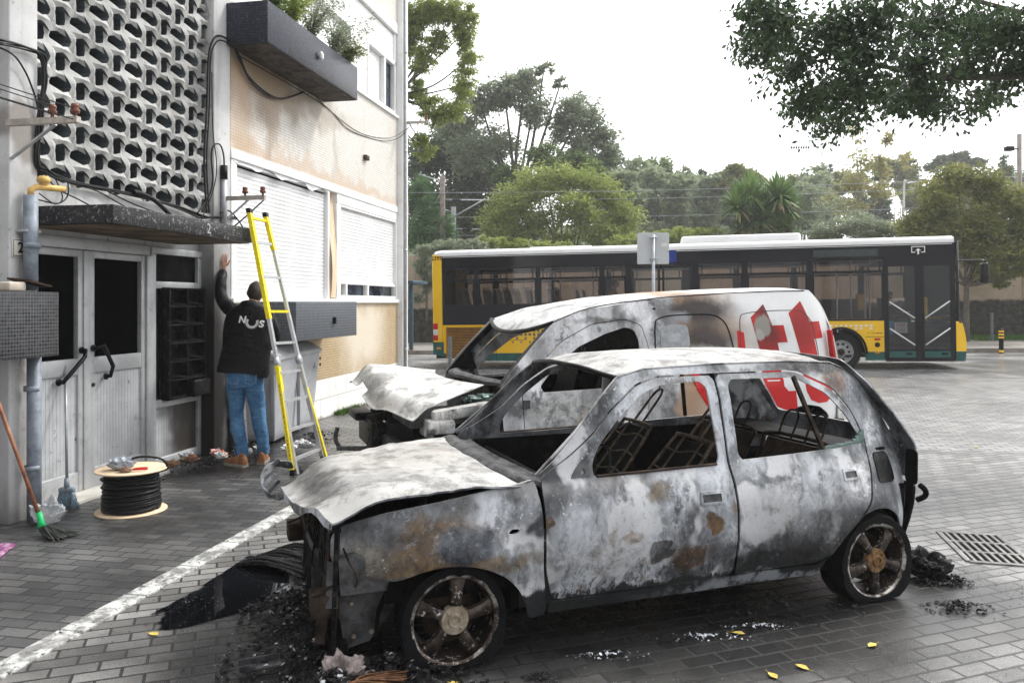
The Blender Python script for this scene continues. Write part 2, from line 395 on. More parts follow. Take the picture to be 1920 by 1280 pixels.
M_greyt = tiles('painted_grey_mosaic', (.095,.104,.118), (.125,.136,.152), (.07,.078,.09), .036, .4, .12, None, .5, .15)
M_white = simple('white_paint', (.78,.78,.77), .5, var=.06, scale=2, bump=.05, dirt=((.4,.37,.32), .4))
M_frame = simple('grey_aluminium', (.43,.44,.45), .42, .25, var=.12, scale=3, bump=.05, dirt=((.12,.12,.12), .5))
M_black = simple('soot', (.005,.005,.005), .85, spec=.05, var=.5, scale=9, bump=.4)
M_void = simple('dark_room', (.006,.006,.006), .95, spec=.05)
M_burnt = simple('burnt_brown_metal', (.06,.035,.025), .6, .4, var=.6, scale=14, bump=.5, dirt=((.22,.1,.04), .6))
M_rubber = simple('black_rubber', (.006,.006,.0065), .45, spec=.15, var=.3, scale=20)
M_galv = simple('galvanised_steel', (.42,.44,.46), .4, .5, var=.15, scale=12, bump=.05)
# ribbed grey panels with soot towards the mail boxes
n = NT('ribbed_panel_paint', rough=.45)
x, y, z = n.sep()
rb = n.math('ABSOLUTE', n.math('SINE', n.math('MULTIPLY', x, 78.)))
c = n.mix(n.rng(n.noise(2.5, 5, .7), .35, .7), (.33,.34,.35), (.46,.47,.49))
c = n.mix(n.rng(n.noise(8, 6, .8), .6, .66), c, (.12,.12,.12))
dist = n.vm('ADD', n.co, n.vm('SCALE', n.vm('SUBTRACT', n.noisec(3), (.5,.5,.5)), .5))
c = n.mix(n.blob((-1.35, .2, .45), (.35,.8,1.0), .6, dist), c, (.03,.026,.023))
c = n.mix(n.math('MULTIPLY', n.rng(n.math('ADD', z, n.math('MULTIPLY', n.noise(6, 4), .25)), .3, .12), .6), c, (.1,.09,.08))
n.col(c); n.bump(n.rng(rb, 0., .35), .7, .006); M_rib = n.m
# dark rooms behind the openings
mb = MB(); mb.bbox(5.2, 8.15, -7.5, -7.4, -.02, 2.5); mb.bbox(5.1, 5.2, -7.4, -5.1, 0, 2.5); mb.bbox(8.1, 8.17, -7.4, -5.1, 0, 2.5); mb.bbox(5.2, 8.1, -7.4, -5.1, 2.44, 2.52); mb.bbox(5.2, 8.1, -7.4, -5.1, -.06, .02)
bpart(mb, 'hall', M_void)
# pilasters and concrete wall bodies
mb = MB(); mb.rbox(5.112, 5.39, 4.8, 5.45, -.1, 9.5, .012); bpart(mb, 'pilaster', M_conc)
mb = MB(); mb.rbox(7.85, 8.178, 4.8, 5.3, -.1, 9.5, .012); bpart(mb, 'pilaster', M_conc, label='concrete pilaster blackened by smoke at its foot')
mb = MB(); mb.bbox(2.5, 5.112, -5.4, -5.1, -.1, 9.5); mb.bbox(5.39, 7.85, -5.3, -4.84, 2.38, 2.60); mb.bbox(5.39, 7.85, -5.3, -4.84, 5.78, 9.5); mb.bbox(5.39, 7.85, -5.3, -4.99, 2.2, 2.38)
bpart(mb, 'wall', M_conc, label='bare concrete wall round the pierced screen')
mb = MB(); mb.bbox(5.4, 7.85, -5.25, -5.17, 2.6, 5.78)
n = NT('bluish_glass', rough=.25); n.col(n.mix(n.rng(n.noise(1.7, 3), .4, .6), (.012,.014,.016), (.07,.09,.10))); M_bglass = n.m
bpart(mb, 'stairwell_glazing', M_bglass)
# pierced screen: waved lattice, deep openings
def screen():
    mb = MB(); PX, PZ = .23, .187; s0, z0 = 5.39, 2.60
    nx, nz = 11, 17; D0, D1 = -4.885, -5.11
    sub = 6
    def web(fn):
        # ribbon between two lattice nodes: hourglass thickness, front edge bellies in and out
        for k in range(sub):
            vs = []
            for t in (k/sub, (k+1)/sub):
                (s, z), (ns, nzz), bow = fn(t); th = .024+.042*(abs(2*t-1)**1.25)
                for sg in (-1, 1): vs.append((s+ns*th*sg, -(D0+bow-.012), z+nzz*th*sg)); vs.append((s+ns*th*.55*sg, -D1, z+nzz*th*.55*sg))
                vs.append((s, -(D0+bow+.006), z))
            mb.add(vs, [(0,4,9,5), (4,2,7,9), (0,5,6,1), (2,3,8,7)])
    for i in range(nx+1):
        for j in range(nz+1):
            sn, zn = s0+i*PX, z0+j*PZ; par = 1 if (i+j) % 2 else -1
            amp = .004*par
            if i < nx: web(lambda t: ((sn+PX*t, zn+amp*math.sin(math.pi*t)), (0, 1), .026*par*math.sin(math.pi*t)))
            if j < nz: web(lambda t: ((sn-amp*math.sin(math.pi*t), zn+PZ*t), (1, 0), -.026*par*math.sin(math.pi*t)))
    mb.v = [(max(s0, min(7.85, v[0])), v[1], max(z0-.01, min(5.78, v[2]))) for v in mb.v]
    return mb
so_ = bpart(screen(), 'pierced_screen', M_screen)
so_.data.materials.append(simple('shaded_reveal', (.085,.1,.11), .7, var=.5, scale=3, bump=.2))  # side faces of the webs: shade inside the openings put into the colour
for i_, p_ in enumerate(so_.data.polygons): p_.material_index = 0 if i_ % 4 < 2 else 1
# canopy over the entrance
n_c = MB(); n_c.rbox(5.39, 7.489, 4.14, 4.86, 2.255, 2.40, .006)
can = bpart(n_c, 'canopy', M_blackt, label='black mosaic canopy over the entrance with the number 2')
n = NT('sooty_plaster', rough=.9); n.col(n.mix(n.rng(n.noise(3, 6, .7), .35, .65), (.05,.035,.025), (.2,.14,.09))); M_soffit = n.m
mb = MB(); mb.bbox(5.42, 7.46, -4.96, -4.17, 2.248, 2.253); bpart(mb, 'soffit', M_soffit, can)
mb = xf(text_mb('2', .13, .002), Matrix.Translation((6.68, 4.137, 2.325)) @ Matrix.Rotation(R(90), 4, 'X')); bpart(mb, 'house_number', M_galv, can)
# entrance doors
def door(s0, s1, name='door'):
    mb = MB(); f = .055
    for a, b, z0, z1 in ((s0, s0+f, .03, 2.1), (s1-f, s1, .03, 2.1)): mb.rbox(a, b, 4.95, 5.0, z0, z1, .005)
    for z0, z1 in ((.03, .2), (1.03, 1.17), (2.04, 2.1)): mb.rbox(s0+f, s1-f, 4.952, 4.998, z0, z1, .005)
    dr = bpart(mb, name, M_frame)
    mb = MB(); mb.bbox(s0+f, s1-f, -4.99, -4.97, .2, 1.03); bpart(mb, 'ribbed_panel', M_rib, dr)
    return dr
for (a, b, h) in ((5.40, 6.06, ((6.03, 1.24), (5.99,1.19), (5.80, 1.04), (5.76, .99))), (6.15, 6.90, ((6.17, 1.25), (6.22,1.27), (6.34, 1.08), (6.33, .99)))):
    dr = door(a, b)
    mb = MB(); (p0, p1, p2, p3) = h
    mb.tube([(p0[0], 4.95, p0[1]), (p0[0], 4.90, p0[1]), (p1[0], 4.87, p1[1]), (p2[0], 4.87, p2[1]), (p3[0], 4.89, p3[1]), (p3[0], 4.95, p3[1])], .018, 10)
    for p in (p0, p3): mb.lathe([(0, 0), (.03, 0), (.03, .012), (0, .012)], 14, (p[0], 4.938, p[1]), Matrix.Rotation(R(90), 4, 'X'))
    bpart(mb, 'handle', M_rubber, dr)
    if a > 6:
        mb = MB(); mb.lathe([(0, 0), (.018, 0), (.018, .01), (0, .012)], 14, (6.18, 4.948, .93), Matrix.Rotation(R(90), 4, 'X')); bpart(mb, 'lock', M_burnt, dr)
mb = MB()
mb.rbox(5.39, 6.95, 4.93, 5.03, 2.105, 2.2, .006); mb.rbox(6.065, 6.145, 4.94, 5.02, .03, 2.1, .006); mb.rbox(6.905, 6.99, 4.93, 5.03, .0, 2.105, .006)
mb.rbox(6.99, 7.85, 4.94, 5.02, 2.13, 2.2, .006); mb.rbox(6.99, 7.07, 4.95, 5.02, .0, 2.13, .005); mb.rbox(7.79, 7.85, 4.95, 5.02, 0, 2.13, .005)
mb.rbox(7.07, 7.79, 4.955, 5.02, 1.79, 1.86, .005); mb.rbox(7.07, 7.79, 4.955, 5.02, .02, .1, .005); mb.rbox(7.07, 7.79, 4.955, 5.02, .6, .68, .005)
bpart(mb, 'door_frame', M_frame)
mb = MB(); mb.bbox(7.07, 7.79, -5.0, -4.98, .1, .6); bpart(mb, 'ribbed_panel', M_rib, label='grey ribbed panel scorched under the mail boxes')
mb = MB(); mb.bbox(7.07, 7.79, -5.03, -4.99, .68, 2.13); bpart(mb, 'burnt_panel', M_black)
mb = MB(); mb.rbox(5.39, 7.0, 4.72, 5.0, -.05, .03, .01); bpart(mb, 'door_step', simple('worn_stone', (.5,.48,.44), .7, var=.2, scale=5, bump=.2))
# street facade body right of the entrance
F0, F1 = 8.178, 13.83
mb = MB(); mb.bbox(F0, F1, -5.3, -4.8, -.1, .56)
n = NT('white_block_plinth', rough=.7)
x, y, z = n.sep(); b = n.brick(n.comb(n.math('ADD', x, y), z, 0.), 1, .62, .28, .006, (.78,.77,.74), (.7,.69,.66), (.4,.38,.35), .5, .3)
c = n.mix(n.math('MULTIPLY', n.rng(n.noise(4, 6, .75), .55, .7), .5), b['Color'], (.4,.36,.3)); c = n.mix(n.rng(n.math('ADD', z, n.math('MULTIPLY', n.noise(5, 5), .2)), .16, .08), c, (.2,.18,.15))
n.col(c); n.bump(n.math('SUBTRACT', 1., b['Fac']), .5, .004); M_plinth = n.m
bpart(mb, 'plinth', M_plinth)
mb = MB(); mb.bbox(F0, F1, -5.3, -4.803, .56, 1.64); bpart(mb, 'ochre_tiled_wall', M_ochre)
mb = MB(); mb.bbox(F0, F1, -5.3, -4.8, 3.385, 4.97); mb.bbox(F0, F1, -5.3, -4.8, 6.69, 9.5); bpart(mb, 'beige_tiled_wall', M_beige)
mb = MB(); mb.rbox(F0, F1+.005, 4.76, 5.3, 1.642, 1.70, .006); bpart(mb, 'window_ledge', M_white); mb = MB(); mb.rbox(F0, F1+.005, 4.76, 5.3, 4.972, 5.02, .006); bpart(mb, 'window_ledge', M_white)
mb = MB(); mb.rbox(F0, F1, 4.785, 5.3, 3.27, 3.383, .006); mb.rbox(11.13, F1, 4.80, 5.3, 3.12, 3.272, .006); bpart(mb, 'lintel', M_white); mb = MB(); mb.rbox(F0, F1, 4.785, 5.3, 6.5, 6.688, .006); bpart(mb, 'lintel', M_white)
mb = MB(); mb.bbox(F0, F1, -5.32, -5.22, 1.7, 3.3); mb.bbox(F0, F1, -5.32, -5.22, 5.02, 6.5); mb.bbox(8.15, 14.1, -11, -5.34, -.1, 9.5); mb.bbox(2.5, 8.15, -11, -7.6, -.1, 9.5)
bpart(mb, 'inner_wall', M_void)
def shutter(s0, s1, z0, z1, d, name='roller_shutter', parent=None, pitch=.052, bend=0.):
    mb = MB(); k = int((z1-z0)/pitch); pr = []
    for i in range(k):
        for t, o in ((.0, 0), (.08, .008), (.5, .013), (.92, .008)): pr.append((z0+(i+t)*pitch, o))
    pr.append((z0+k*pitch, 0)); NS = 14; vs = []
    for (z, o) in pr:
        for j in range(NS+1):
            s = s0+(s1-s0)*j/NS; vs.append((s, -(d+o+bend*math.sin(j*1.9+z*2)), z))
    fs = [(a*(NS+1)+j, a*(NS+1)+j+1, (a+1)*(NS+1)+j+1, (a+1)*(NS+1)+j) for a in range(len(pr)-1) for j in range(NS)]
    mb.add(vs, fs); mb.bbox(s0, s1, d-.03, d-.012, z0, z1)
    return bpart(mb, name, M_shut, parent)
n = NT('shutter_plastic', rough=.4); c = n.mix(n.rng(n.noise(1.6, 4), .3, .7), (.7,.7,.7), (.82,.82,.82))
c = n.mix(n.rng(n.noise(1, 6, .8, v=n.mapv((9, 9, 26))), .655, .68), c, (.12,.12,.12)); n.col(c); M_shut = n.m
mb = MB(); mb.rbox(8.2, 10.86, 4.806, 4.895, 3.235, 3.268, .004); mb.rbox(8.2, 8.32, 4.80, 4.9, 1.7, 3.27, .006); mb.rbox(10.80, 10.86, 4.80, 4.9, 1.7, 3.27, .006); bpart(mb, 'window_frame', M_white); mb = MB(); mb.rbox(11.12, 11.27, 4.80, 4.9, 1.7, 3.12, .006); mb.rbox(13.765, 13.83, 4.80, 4.9, 1.7, 3.12, .006)
mb.rbox(11.27, 13.765, 4.81, 4.9, 1.70, 1.76, .005); mb.rbox(11.13, 13.83, 4.806, 4.89, 3.09, 3.118, .004); mb.rbox(11.27, 13.765, 4.812, 4.9, 1.93, 1.965, .005); mb.rbox(12.4, 12.46, 4.815, 4.9, 1.76, 1.93, .005); mb.rbox(11.5, 11.56, 4.815, 4.9, 1.76, 1.93, .005)
bpart(mb, 'window_frame', M_white)
shutter(8.32, 10.80, 1.70, 3.21, -4.87, bend=.004); shutter(11.27, 13.765, 1.962, 3.1, -4.86)
# bent head box above the first shutter, dark gap behind it
mb = MB(); vs = []
for j in range(21):
    s = 8.2+2.6*j/20; sag = .055*math.sin(j*.5)**2+.02*math.sin(j*1.7)
    vs += [(s, 4.80-.03*math.sin(j*.6)**2, 3.255-sag), (s, 4.82, 3.275)]
mb.add(vs, [(2*j, 2*j+2, 2*j+3, 2*j+1) for j in range(20)], True); bpart(mb, 'bent_flashing', M_galv, label='buckled grey flashing above the roller shutter')
mb = MB(); mb.bbox(8.3, 10.82, -5.0, -4.93, 3.05, 3.27); bpart(mb, 'shutter_box_gap', M_black)
mb = MB(); mb.bbox(11.3, 13.76, -4.93, -4.9, 1.755, 1.965)
n = NT('dark_window_glass', rough=.05); n.col(n.mix(n.rng(n.noise(3, 3), .45, .6), (.01,.014,.02), (.05,.07,.1))); M_wglass = n.m
bpart(mb, 'window_pane', M_wglass)
# upper window band
mb = MB()
for a, b, z0, z1 in ((8.2, 13.8, 5.018, 5.022), (8.2, 12.35, 5.02, 5.1), (8.2, 13.8, 5.92, 6.0), (11.7, 12.35, 5.1, 5.92), (12.40, 12.47, 5.03, 5.92), (13.2, 13.27, 5.03, 5.92), (13.72, 13.8, 5.02, 6.5), (8.2, 8.3, 5.1, 5.92), (12.47, 13.72, 5.02, 5.09)):
    mb.rbox(a, b, 4.815, 4.9, z0, z1, .006)
bpart(mb, 'window_frame', M_white)
shutter(8.2, 13.72, 6.0, 6.5, -4.85)
mb = MB(); mb.bbox(8.3, 13.2, -4.93, -4.9, 5.08, 5.95); bpart(mb, 'window_pane', simple('curtained_glass', (.75,.75,.74), .15, var=.05, scale=2))
mb = MB(); mb.bbox(13.25, 13.74, -4.93, -4.905, 5.08, 5.95); bpart(mb, 'window_pane', M_wglass, label='dark end pane of the upper window')
# corner pilaster with rainwater pipe
mb = MB(); mb.rbox(13.832, 14.13, 4.70, 5.3, -.1, 9.5, .01); bpart(mb, 'corner_pilaster', M_white)
mb = MB(); mb.tube([(13.90, 4.672, .0), (13.90, 4.672, 9.4)], .026, 12)
for z in (.8, 2.6, 4.4, 6.2): mb.lathe([(.027, -.02), (.034, -.02), (.034, .02), (.027, .02)], 12, (13.90, 4.672, z))
bpart(mb, 'rainwater_pipe', M_galv)
# wood strip between the shutters
n = NT('weathered_board', rough=.7); v = n.mapv((14, 14, .7)); c = n.mix(n.rng(n.noise(1, 5, .7, v=v, dist=1.2), .35, .65), (.55,.38,.24), (.75,.6,.44)); n.col(c); M_board = n.m
mb = MB(); vs = []
for j in range(13):
    z = 1.72+1.6*j/12; wd = .11*math.sin(math.pi*min(1, .18+j/12*.9))**.6
    vs += [(10.98-wd, 4.80-.04*math.sin(j*.5), z), (10.98+wd, 4.80-.02*math.sin(j*.5), z)]
mb.add(vs, [(2*j, 2*j+1, 2*j+3, 2*j+2) for j in range(12)], True); mb.bbox(10.86, 11.12, -4.93, -4.89, 1.7, 3.27)
bpart(mb, 'warped_board', M_board)
# projecting planter boxes
mb = MB(); mb.rbox(8.09, 10.68, 4.30, 4.799, 4.51, 4.97, .006)
bal = bpart(mb, 'balcony_planter', M_bluet, label='navy mosaic planter box projecting below the upper window')
mb = MB(); mb.bbox(8.11, 10.66, -4.79, -4.32, 4.503, 4.508)
bpart(mb, 'soffit', simple('wet_black_soffit', (.05,.04,.032), .8, var=.7, scale=7, bump=.5), bal)
mb = MB(); mb.bbox(8.17, 10.6, -4.72, -4.36, 4.971, 4.978); bpart(mb, 'soil', M_earth, bal)
mb = MB(); mb.lathe([(0, 0), (.018, 0), (.03, .02), (.03, .07), (.012, .1), (0, .11)], 14, (9.4, 4.265, 4.70)); mb.box(9.38, 9.42, 4.27, 4.3, 4.74, 4.77); bpart(mb, 'small_lamp', M_white, bal)
mb = MB(); mb.rbox(8.77, 10.65, 4.30, 4.801, 1.19, 1.66, .006)
lp = bpart(mb, 'window_planter', M_greyt, label='grey painted mosaic planter box below the shutters')
mb = MB(); mb.rbox(9.83, 9.87, 4.262, 4.30, 1.37, 1.46, .006); bpart(mb, 'outlet', M_rubber, lp)
mb = MB(); mb.rbox(4.1, 5.26, 4.50, 5.1, 1.25, 1.73, .006)
mp = bpart(mb, 'mosaic_box', tiles('small_black_mosaic', (.01,.011,.014), (.045,.047,.055), (.2,.2,.2), .026, .3, .055, None, .6), label='black and white mosaic box beside the entrance')
mb = MB(); mb.rbox(12.16, 12.3, 4.74, 4.8, 3.95, 4.03, .01); bpart(mb, 'wall_lamp', M_burnt)

# ---- things fixed on the facade
def at(s, d, z): return (s, -d, z)
mbx = bthing('mail_box_bank', 'bank of twelve burnt black mail boxes on the entrance wall', 'mail boxes', 7.5, -5.0, .67)
org = (7.5, 5.0, .67)
mb = MB()
S0, S1, Z0, Z1 = 7.16, 7.80, .67, 1.80
mb.bbox(S0, S1, -4.985, -4.972, Z0, Z1); mb.rbox(S0, S0+.02, 4.865, 4.972, Z0, Z1, .003); mb.rbox(S1-.02, S1, 4.865, 4.972, Z0, Z1, .003)
mb.rbox((S0+S1)/2-.01, (S0+S1)/2+.01, 4.87, 4.972, Z0, Z1, .003)
for k in range(7): z = Z0+(Z1-Z0-.015)*k/6; mb.rbox(S0, S1, 4.862+.01*rnd.random(), 4.972, z, z+.014, .003)
M_char = NT('charred_steel', rough=.4, metallic=.2, spec=.12)
M_char.col(M_char.mix(M_char.rng(M_char.noise(22, 6, .8), .5, .68), (.004,.004,.0045), (.05,.047,.044))); M_char.bump(M_char.noise(40, 4), .5, .004); M_char = M_char.m
mb.build('carcass', M_char, mbx, org)
for k in range(12):
    i, j = k % 2, k//2
    s0 = S0+.02+(S1-S0-.02)/2*i; z0 = Z0+(Z1-Z0-.015)/6*j+.014; mb = MB()
    if k in (1,): mb.rbox(s0, s0+.3, 4.80, 4.86, z0-.01, z0+.16, .012)
    else: mb.bar((s0+.01, 4.868, z0+.01+.02*(k % 3)), (s0+.28, 4.868+.02*(k % 2), z0+.012), .012, .02)
    o = mb.build('mail_flap', M_char, mbx, org)
    if k == 1: o['label'] = 'blistered lid hanging out at the bottom'
# gas pipe
gp = bthing('gas_pipe', 'grey standpipe with yellow elbow beside the entrance', 'pipe', 5.24, -4.70, 0)
org = (5.24, 4.70, 0)
mb = MB(); mb.tube([(5.24, 4.70, 0), (5.24, 4.70, 1.24)], .05, 16); mb.tube([(5.23, 4.72, 1.74), (5.23, 4.72, 2.46)], .05, 16)
for z in (.4, 1.0, 2.08): mb.lathe([(.05, -.02), (.06, -.02), (.06, .02), (.05, .02)], 16, (5.235, 4.71, z))
mb.build('standpipe', simple('grey_pipe_paint', (.2,.23,.27), .45, var=.3, scale=8, bump=.1, dirt=((.4,.4,.4), .5)), gp, org)
M_yel = simple('yellow_gas_paint', (.62,.4,.13), .45, var=.2, scale=10, dirt=((.2,.12,.06), .5))
mb = MB(); mb.tube([(5.23, 4.72, 2.46), (5.23, 4.72, 2.50), (5.26, 4.70, 2.525), (5.34, 4.66, 2.53), (5.44, 4.6, 2.53)], .024, 12); mb.lathe([(0,0),(.03,0),(.03,.05),(0,.06)], 12, (5.31, 4.68, 2.545)); mb.lathe([(0,0),(.045,0),(.05,.03),(.03,.05),(0,.05)], 12, (5.31, 4.68, 2.565))
mb.build('elbow', M_yel, gp, org)
mb = MB(); mb.bar((5.24, 4.7, 2.19), (5.24, 4.8, 2.19), .14, .02); mb.build('bracket', M_galv, gp, org)
# meter cover on the mosaic box
mt = bthing('meter_cover', 'half melted beige cover lying on the mosaic box', 'cover', 5.05, -4.66, 1.731)
mb = MB(); mb.rbox(4.9, 5.06, 4.6, 4.75, 1.731, 1.80, .015); mb.build('cover_body', simple('beige_plastic', (.55,.48,.4), .5), mt, (5.05, 4.66, 1.731))
mb = MB(); mb.add([(5.05,4.56,1.80),(5.26,4.56,1.765),(5.27,4.76,1.77),(5.05,4.76,1.82),(5.05,4.56,1.815),(5.26,4.56,1.778),(5.27,4.76,1.785),(5.05,4.76,1.835)], [(3,2,1,0),(4,5,6,7),(0,1,5,4),(1,2,6,5),(2,3,7,6),(3,0,4,7)]); mb.build('sagging_flap', M_burnt, mt, (5.05, 4.66, 1.731))
# number plate
npl = bthing('house_number_plate', 'small white tile with dark number 2 and patterned border on left pilaster', 'number plate', 5.2, -4.80, 1.99)
org = (5.2, 4.8, 1.99)
mb = MB(); mb.rbox(5.13, 5.26, 4.786, 4.80, 1.99, 2.13, .004); mb.build('plate', simple('ivory_enamel', (.6,.58,.52), .3, var=.1), npl, org)
mb = xf(text_mb('2', .11, .001, .002), Matrix.Translation((5.205, 4.784, 2.06)) @ Matrix.Rotation(R(90), 4, 'X')); mb.build('digit', M_rubber, npl, org)
mb = MB()
for k in range(9):
    for zz in (1.996, 2.116): mb.bbox(5.134+k*.0135, 5.142+k*.0135, -4.786, -4.7845, zz, zz+.008)
for k in range(8):
    for ss in (5.134, 5.248): mb.bbox(ss, ss+.008, -4.786, -4.7845, 2.008+k*.0135, 2.016+k*.0135)
mb.build('border', M_rubber, npl, org)
# line brackets with insulators
def bracket(s, d1, z, name, label, ins, brace=True):
    t = bthing(name, label, 'bracket', s, -4.8, z, 'steel line brackets on the facade'); org = (s, 4.8, z)
    mb = MB(); mb.bar((s, 4.8, z), (s, -d1, z), .045, .045); mb.build('arm', simple('rusty_galvanised', (.42,.38,.34), .6, .3, var=.25, scale=15, dirt=((.2,.1,.05), .6)), t, org)
    if brace: mb = MB(); mb.bar((s+.03, -d1+.22, z-.02), (s+.03, 4.8, z-.26), .03, .012); mb.build('brace', M_galv, t, org)
    for q in ins:
        mb = MB(); mb.lathe([(0, .02), (.012, .02), (.012, .045), (.03, .05), (.034, .07), (.022, .085), (.03, .095), (.026, .115), (0, .12)], 14, (s, -q, z)); mb.build('insulator', simple('brown_porcelain', (.16,.06,.04), .3, var=.4, scale=20), t, org)
bracket(5.10, -4.20, 2.98, 'line_bracket', 'steel bracket with two red brown insulators on left pilaster', (-4.42, -4.23))
bracket(8.0, -4.28, 2.79, 'line_bracket', 'steel bracket with insulators above the person and ladder', (-4.52, -4.31))
bracket(13.95, -4.25, 4.93, 'line_bracket', 'thin steel bracket high on the far corner of the building', (-4.3,), False)
# cables
n = NT('cable_sheath', rough=.4, spec=.18); n.col((.011,.011,.012)); M_cable = n.m
def sm(pts, k=6):
    P = [Vector(p) for p in pts]; out = []
    for i in range(len(P)-1):
        p0, p1, p2, p3 = P[max(i-1, 0)], P[i], P[i+1], P[min(i+2, len(P)-1)]
        for j in range(k):
            t = j/k; out.append(.5*((2*p1)+(p2-p0)*t+(2*p0-5*p1+4*p2-p3)*t*t+(3*p1-p0-3*p2+p3)*t**3))
    out.append(P[-1]); return out
def cable(name, label, runs, cat='cable'):
    mb = MB()
    for (pts, r) in runs: mb.tube(sm([(s, -d, z) for (s, d, z) in pts]), r, 6)
    s, d, z = runs[0][0][0]
    o = mb.build(name, M_cable, None, (s, -d, z)); o.location = BW(s, d, z); o.rotation_euler = (0, 0, BR); tag(o, label, cat, 'black cables strung over the facade'); return o
def jit(pts, a, r=rnd): return [(s+r.uniform(-a, a), d+r.uniform(-.01, .015), z+r.uniform(-a, a)) for (s, d, z) in pts]
b1 = [(2.6,-5.08,3.42), (3.8,-5.08,3.36), (4.75,-5.07,3.44), (5.05,-4.9,3.52), (4.98,-4.76,3.54), (5.28,-4.76,3.58), (5.40,-4.76,3.54), (5.41,-4.76,3.38), (5.37,-4.77,3.04), (5.36,-4.78,2.74), (5.42,-4.78,2.68)]
cable('cable_bundle', 'thick bundle of black cables down the left edge of the pierced screen', [(jit(b1, .02), .008) for _ in range(6)])
b2 = [(5.38,-4.79,2.74), (5.52,-4.79,2.66), (5.84,-4.8,2.63), (6.52,-4.8,2.64), (7.17,-4.8,2.60), (7.6,-4.8,2.55), (7.83,-4.78,2.56), (8.25,-4.77,2.6)]
cable('cable_bundle', 'sagging black cables along the foot of the pierced screen', [(jit(b2, .018), .0085) for _ in range(4)])
cable('cable', 'black cable hanging from the left bundle across the pilaster', [([(4.6,-5.07,3.5), (4.95,-4.98,3.56), (5.07,-4.77,3.5), (5.22,-4.77,3.41), (5.32,-4.77,3.25), (5.355,-4.77,3.15)], .007)])
cable('cable', 'pair of black cables looping up over the second pilaster to the navy planter', [([(7.66,-4.77,2.6), (7.63,-4.78,3.14), (7.68,-4.78,3.72), (7.71,-4.78,4.24), (7.78,-4.77,4.46), (7.93,-4.77,4.55), (8.15,-4.76,4.54), (8.3,-4.76,4.44), (8.5,-4.76,4.27), (8.9,-4.76,4.19), (9.34,-4.76,4.22), (9.94,-4.76,4.46)], .012), ([(7.69,-4.76,2.6), (7.66,-4.77,3.14), (7.71,-4.77,3.72), (7.735,-4.77,4.24), (7.8,-4.76,4.42), (7.93,-4.76,4.5), (8.15,-4.75,4.49), (8.32,-4.75,4.36), (8.55,-4.75,4.21), (8.9,-4.75,4.16), (9.3,-4.75,4.2)], .009)])
cable('cable', 'thin cable running under the navy planter to the far corner bracket', [([(8.34,-4.79,4.46), (9.63,-4.79,4.47), (10.8,-4.79,4.44), (11.6,-4.79,4.30), (13.02,-4.79,4.42), (13.71,-4.72,4.62), (14.0,-4.6,4.9)], .006), ([(10.4,-4.79,4.5), (11.3,-4.79,4.38), (12.2,-4.79,4.36), (13.4,-4.78,4.55), (13.95,-4.62,4.85)], .0045)])
cable('cable', 'black cable looping into the grey conduit on the second pilaster', [([(7.5,-4.78,2.57), (7.69,-4.77,2.76), (7.76,-4.76,2.96), (7.73,-4.76,3.2), (7.78,-4.76,3.33), (7.9,-4.76,3.36), (7.98,-4.765,3.26), (7.99,-4.765,3.1)], .009), ([(7.55,-4.77,2.5), (7.74,-4.76,2.8), (7.82,-4.75,3.1), (7.76,-4.76,3.5), (7.74,-4.76,4.1)], .006)])
cable('cable', 'heavy burst black cable drooping onto the canopy', [([(6.50,-4.78,2.66), (6.6,-4.77,2.655), (6.77,-4.75,2.61), (6.95,-4.72,2.5), (7.02,-4.7,2.45)], .022)])
cable('cable', 'loose fan of thin black cables above the canopy by the yellow elbow', [([(5.4,-4.8,2.72), (5.56,-4.79,2.57), (5.79,-4.77,2.50), (6.01,-4.72,2.42)], .006), ([(5.38,-4.8,2.45), (5.56,-4.77,2.44), (5.67,-4.77,2.52), (5.7,-4.8,2.66)], .006), ([(5.79,-4.8,2.63), (6.05,-4.79,2.6), (6.39,-4.76,2.5), (6.7,-4.7,2.42)], .006), ([(5.4,-4.8,2.5), (5.52,-4.76,2.43), (5.6,-4.76,2.5), (5.54,-4.8,2.68)], .005), ([(6.1,-4.8,2.64), (6.5,-4.76,2.54), (7.0,-4.7,2.47), (7.5,-4.72,2.46), (7.9,-4.75,2.48), (8.3,-4.7,2.36)], .007)])
cable('cable', 'black cable coiling from the conduit to behind the ladder', [([(7.92,-4.77,2.62), (8.05,-4.74,2.66), (8.2,-4.7,2.55), (8.33,-4.66,2.38)], .008), ([(7.7,-4.75,2.4), (7.8,-4.6,2.42), (8.0,-4.3,2.76)], .008)])
cd = bthing('conduit', 'grey cable conduit fixed to the second pilaster above the canopy', 'conduit', 7.99, -4.76, 2.45)
mb = MB(); mb.tube([(7.99, 4.765, 2.45), (7.99, 4.765, 3.0)], .033, 12); mb.build('pipe', M_galv, cd, (7.99, 4.76, 2.45)); mb = MB(); mb.tube([(7.99, 4.765, 3.0), (7.99, 4.765, 3.15)], .038, 12); mb.build('collar', M_rubber, cd, (7.99, 4.76, 2.45))
cd = bthing('conduit', 'dark conduit at the foot of the second pilaster behind the person', 'conduit', 8.15, -4.76, 0)
mb = MB(); mb.tube([(8.15, 4.765, 0), (8.15, 4.765, 1.0)], .035, 12); mb.lathe([(.035,-.03),(.045,-.03),(.045,.03),(.035,.03)], 12, (8.15, 4.765, .35)); mb.build('pipe', simple('dark_pipe', (.08,.08,.085), .5, var=.3), cd, (8.15, 4.76, 0))
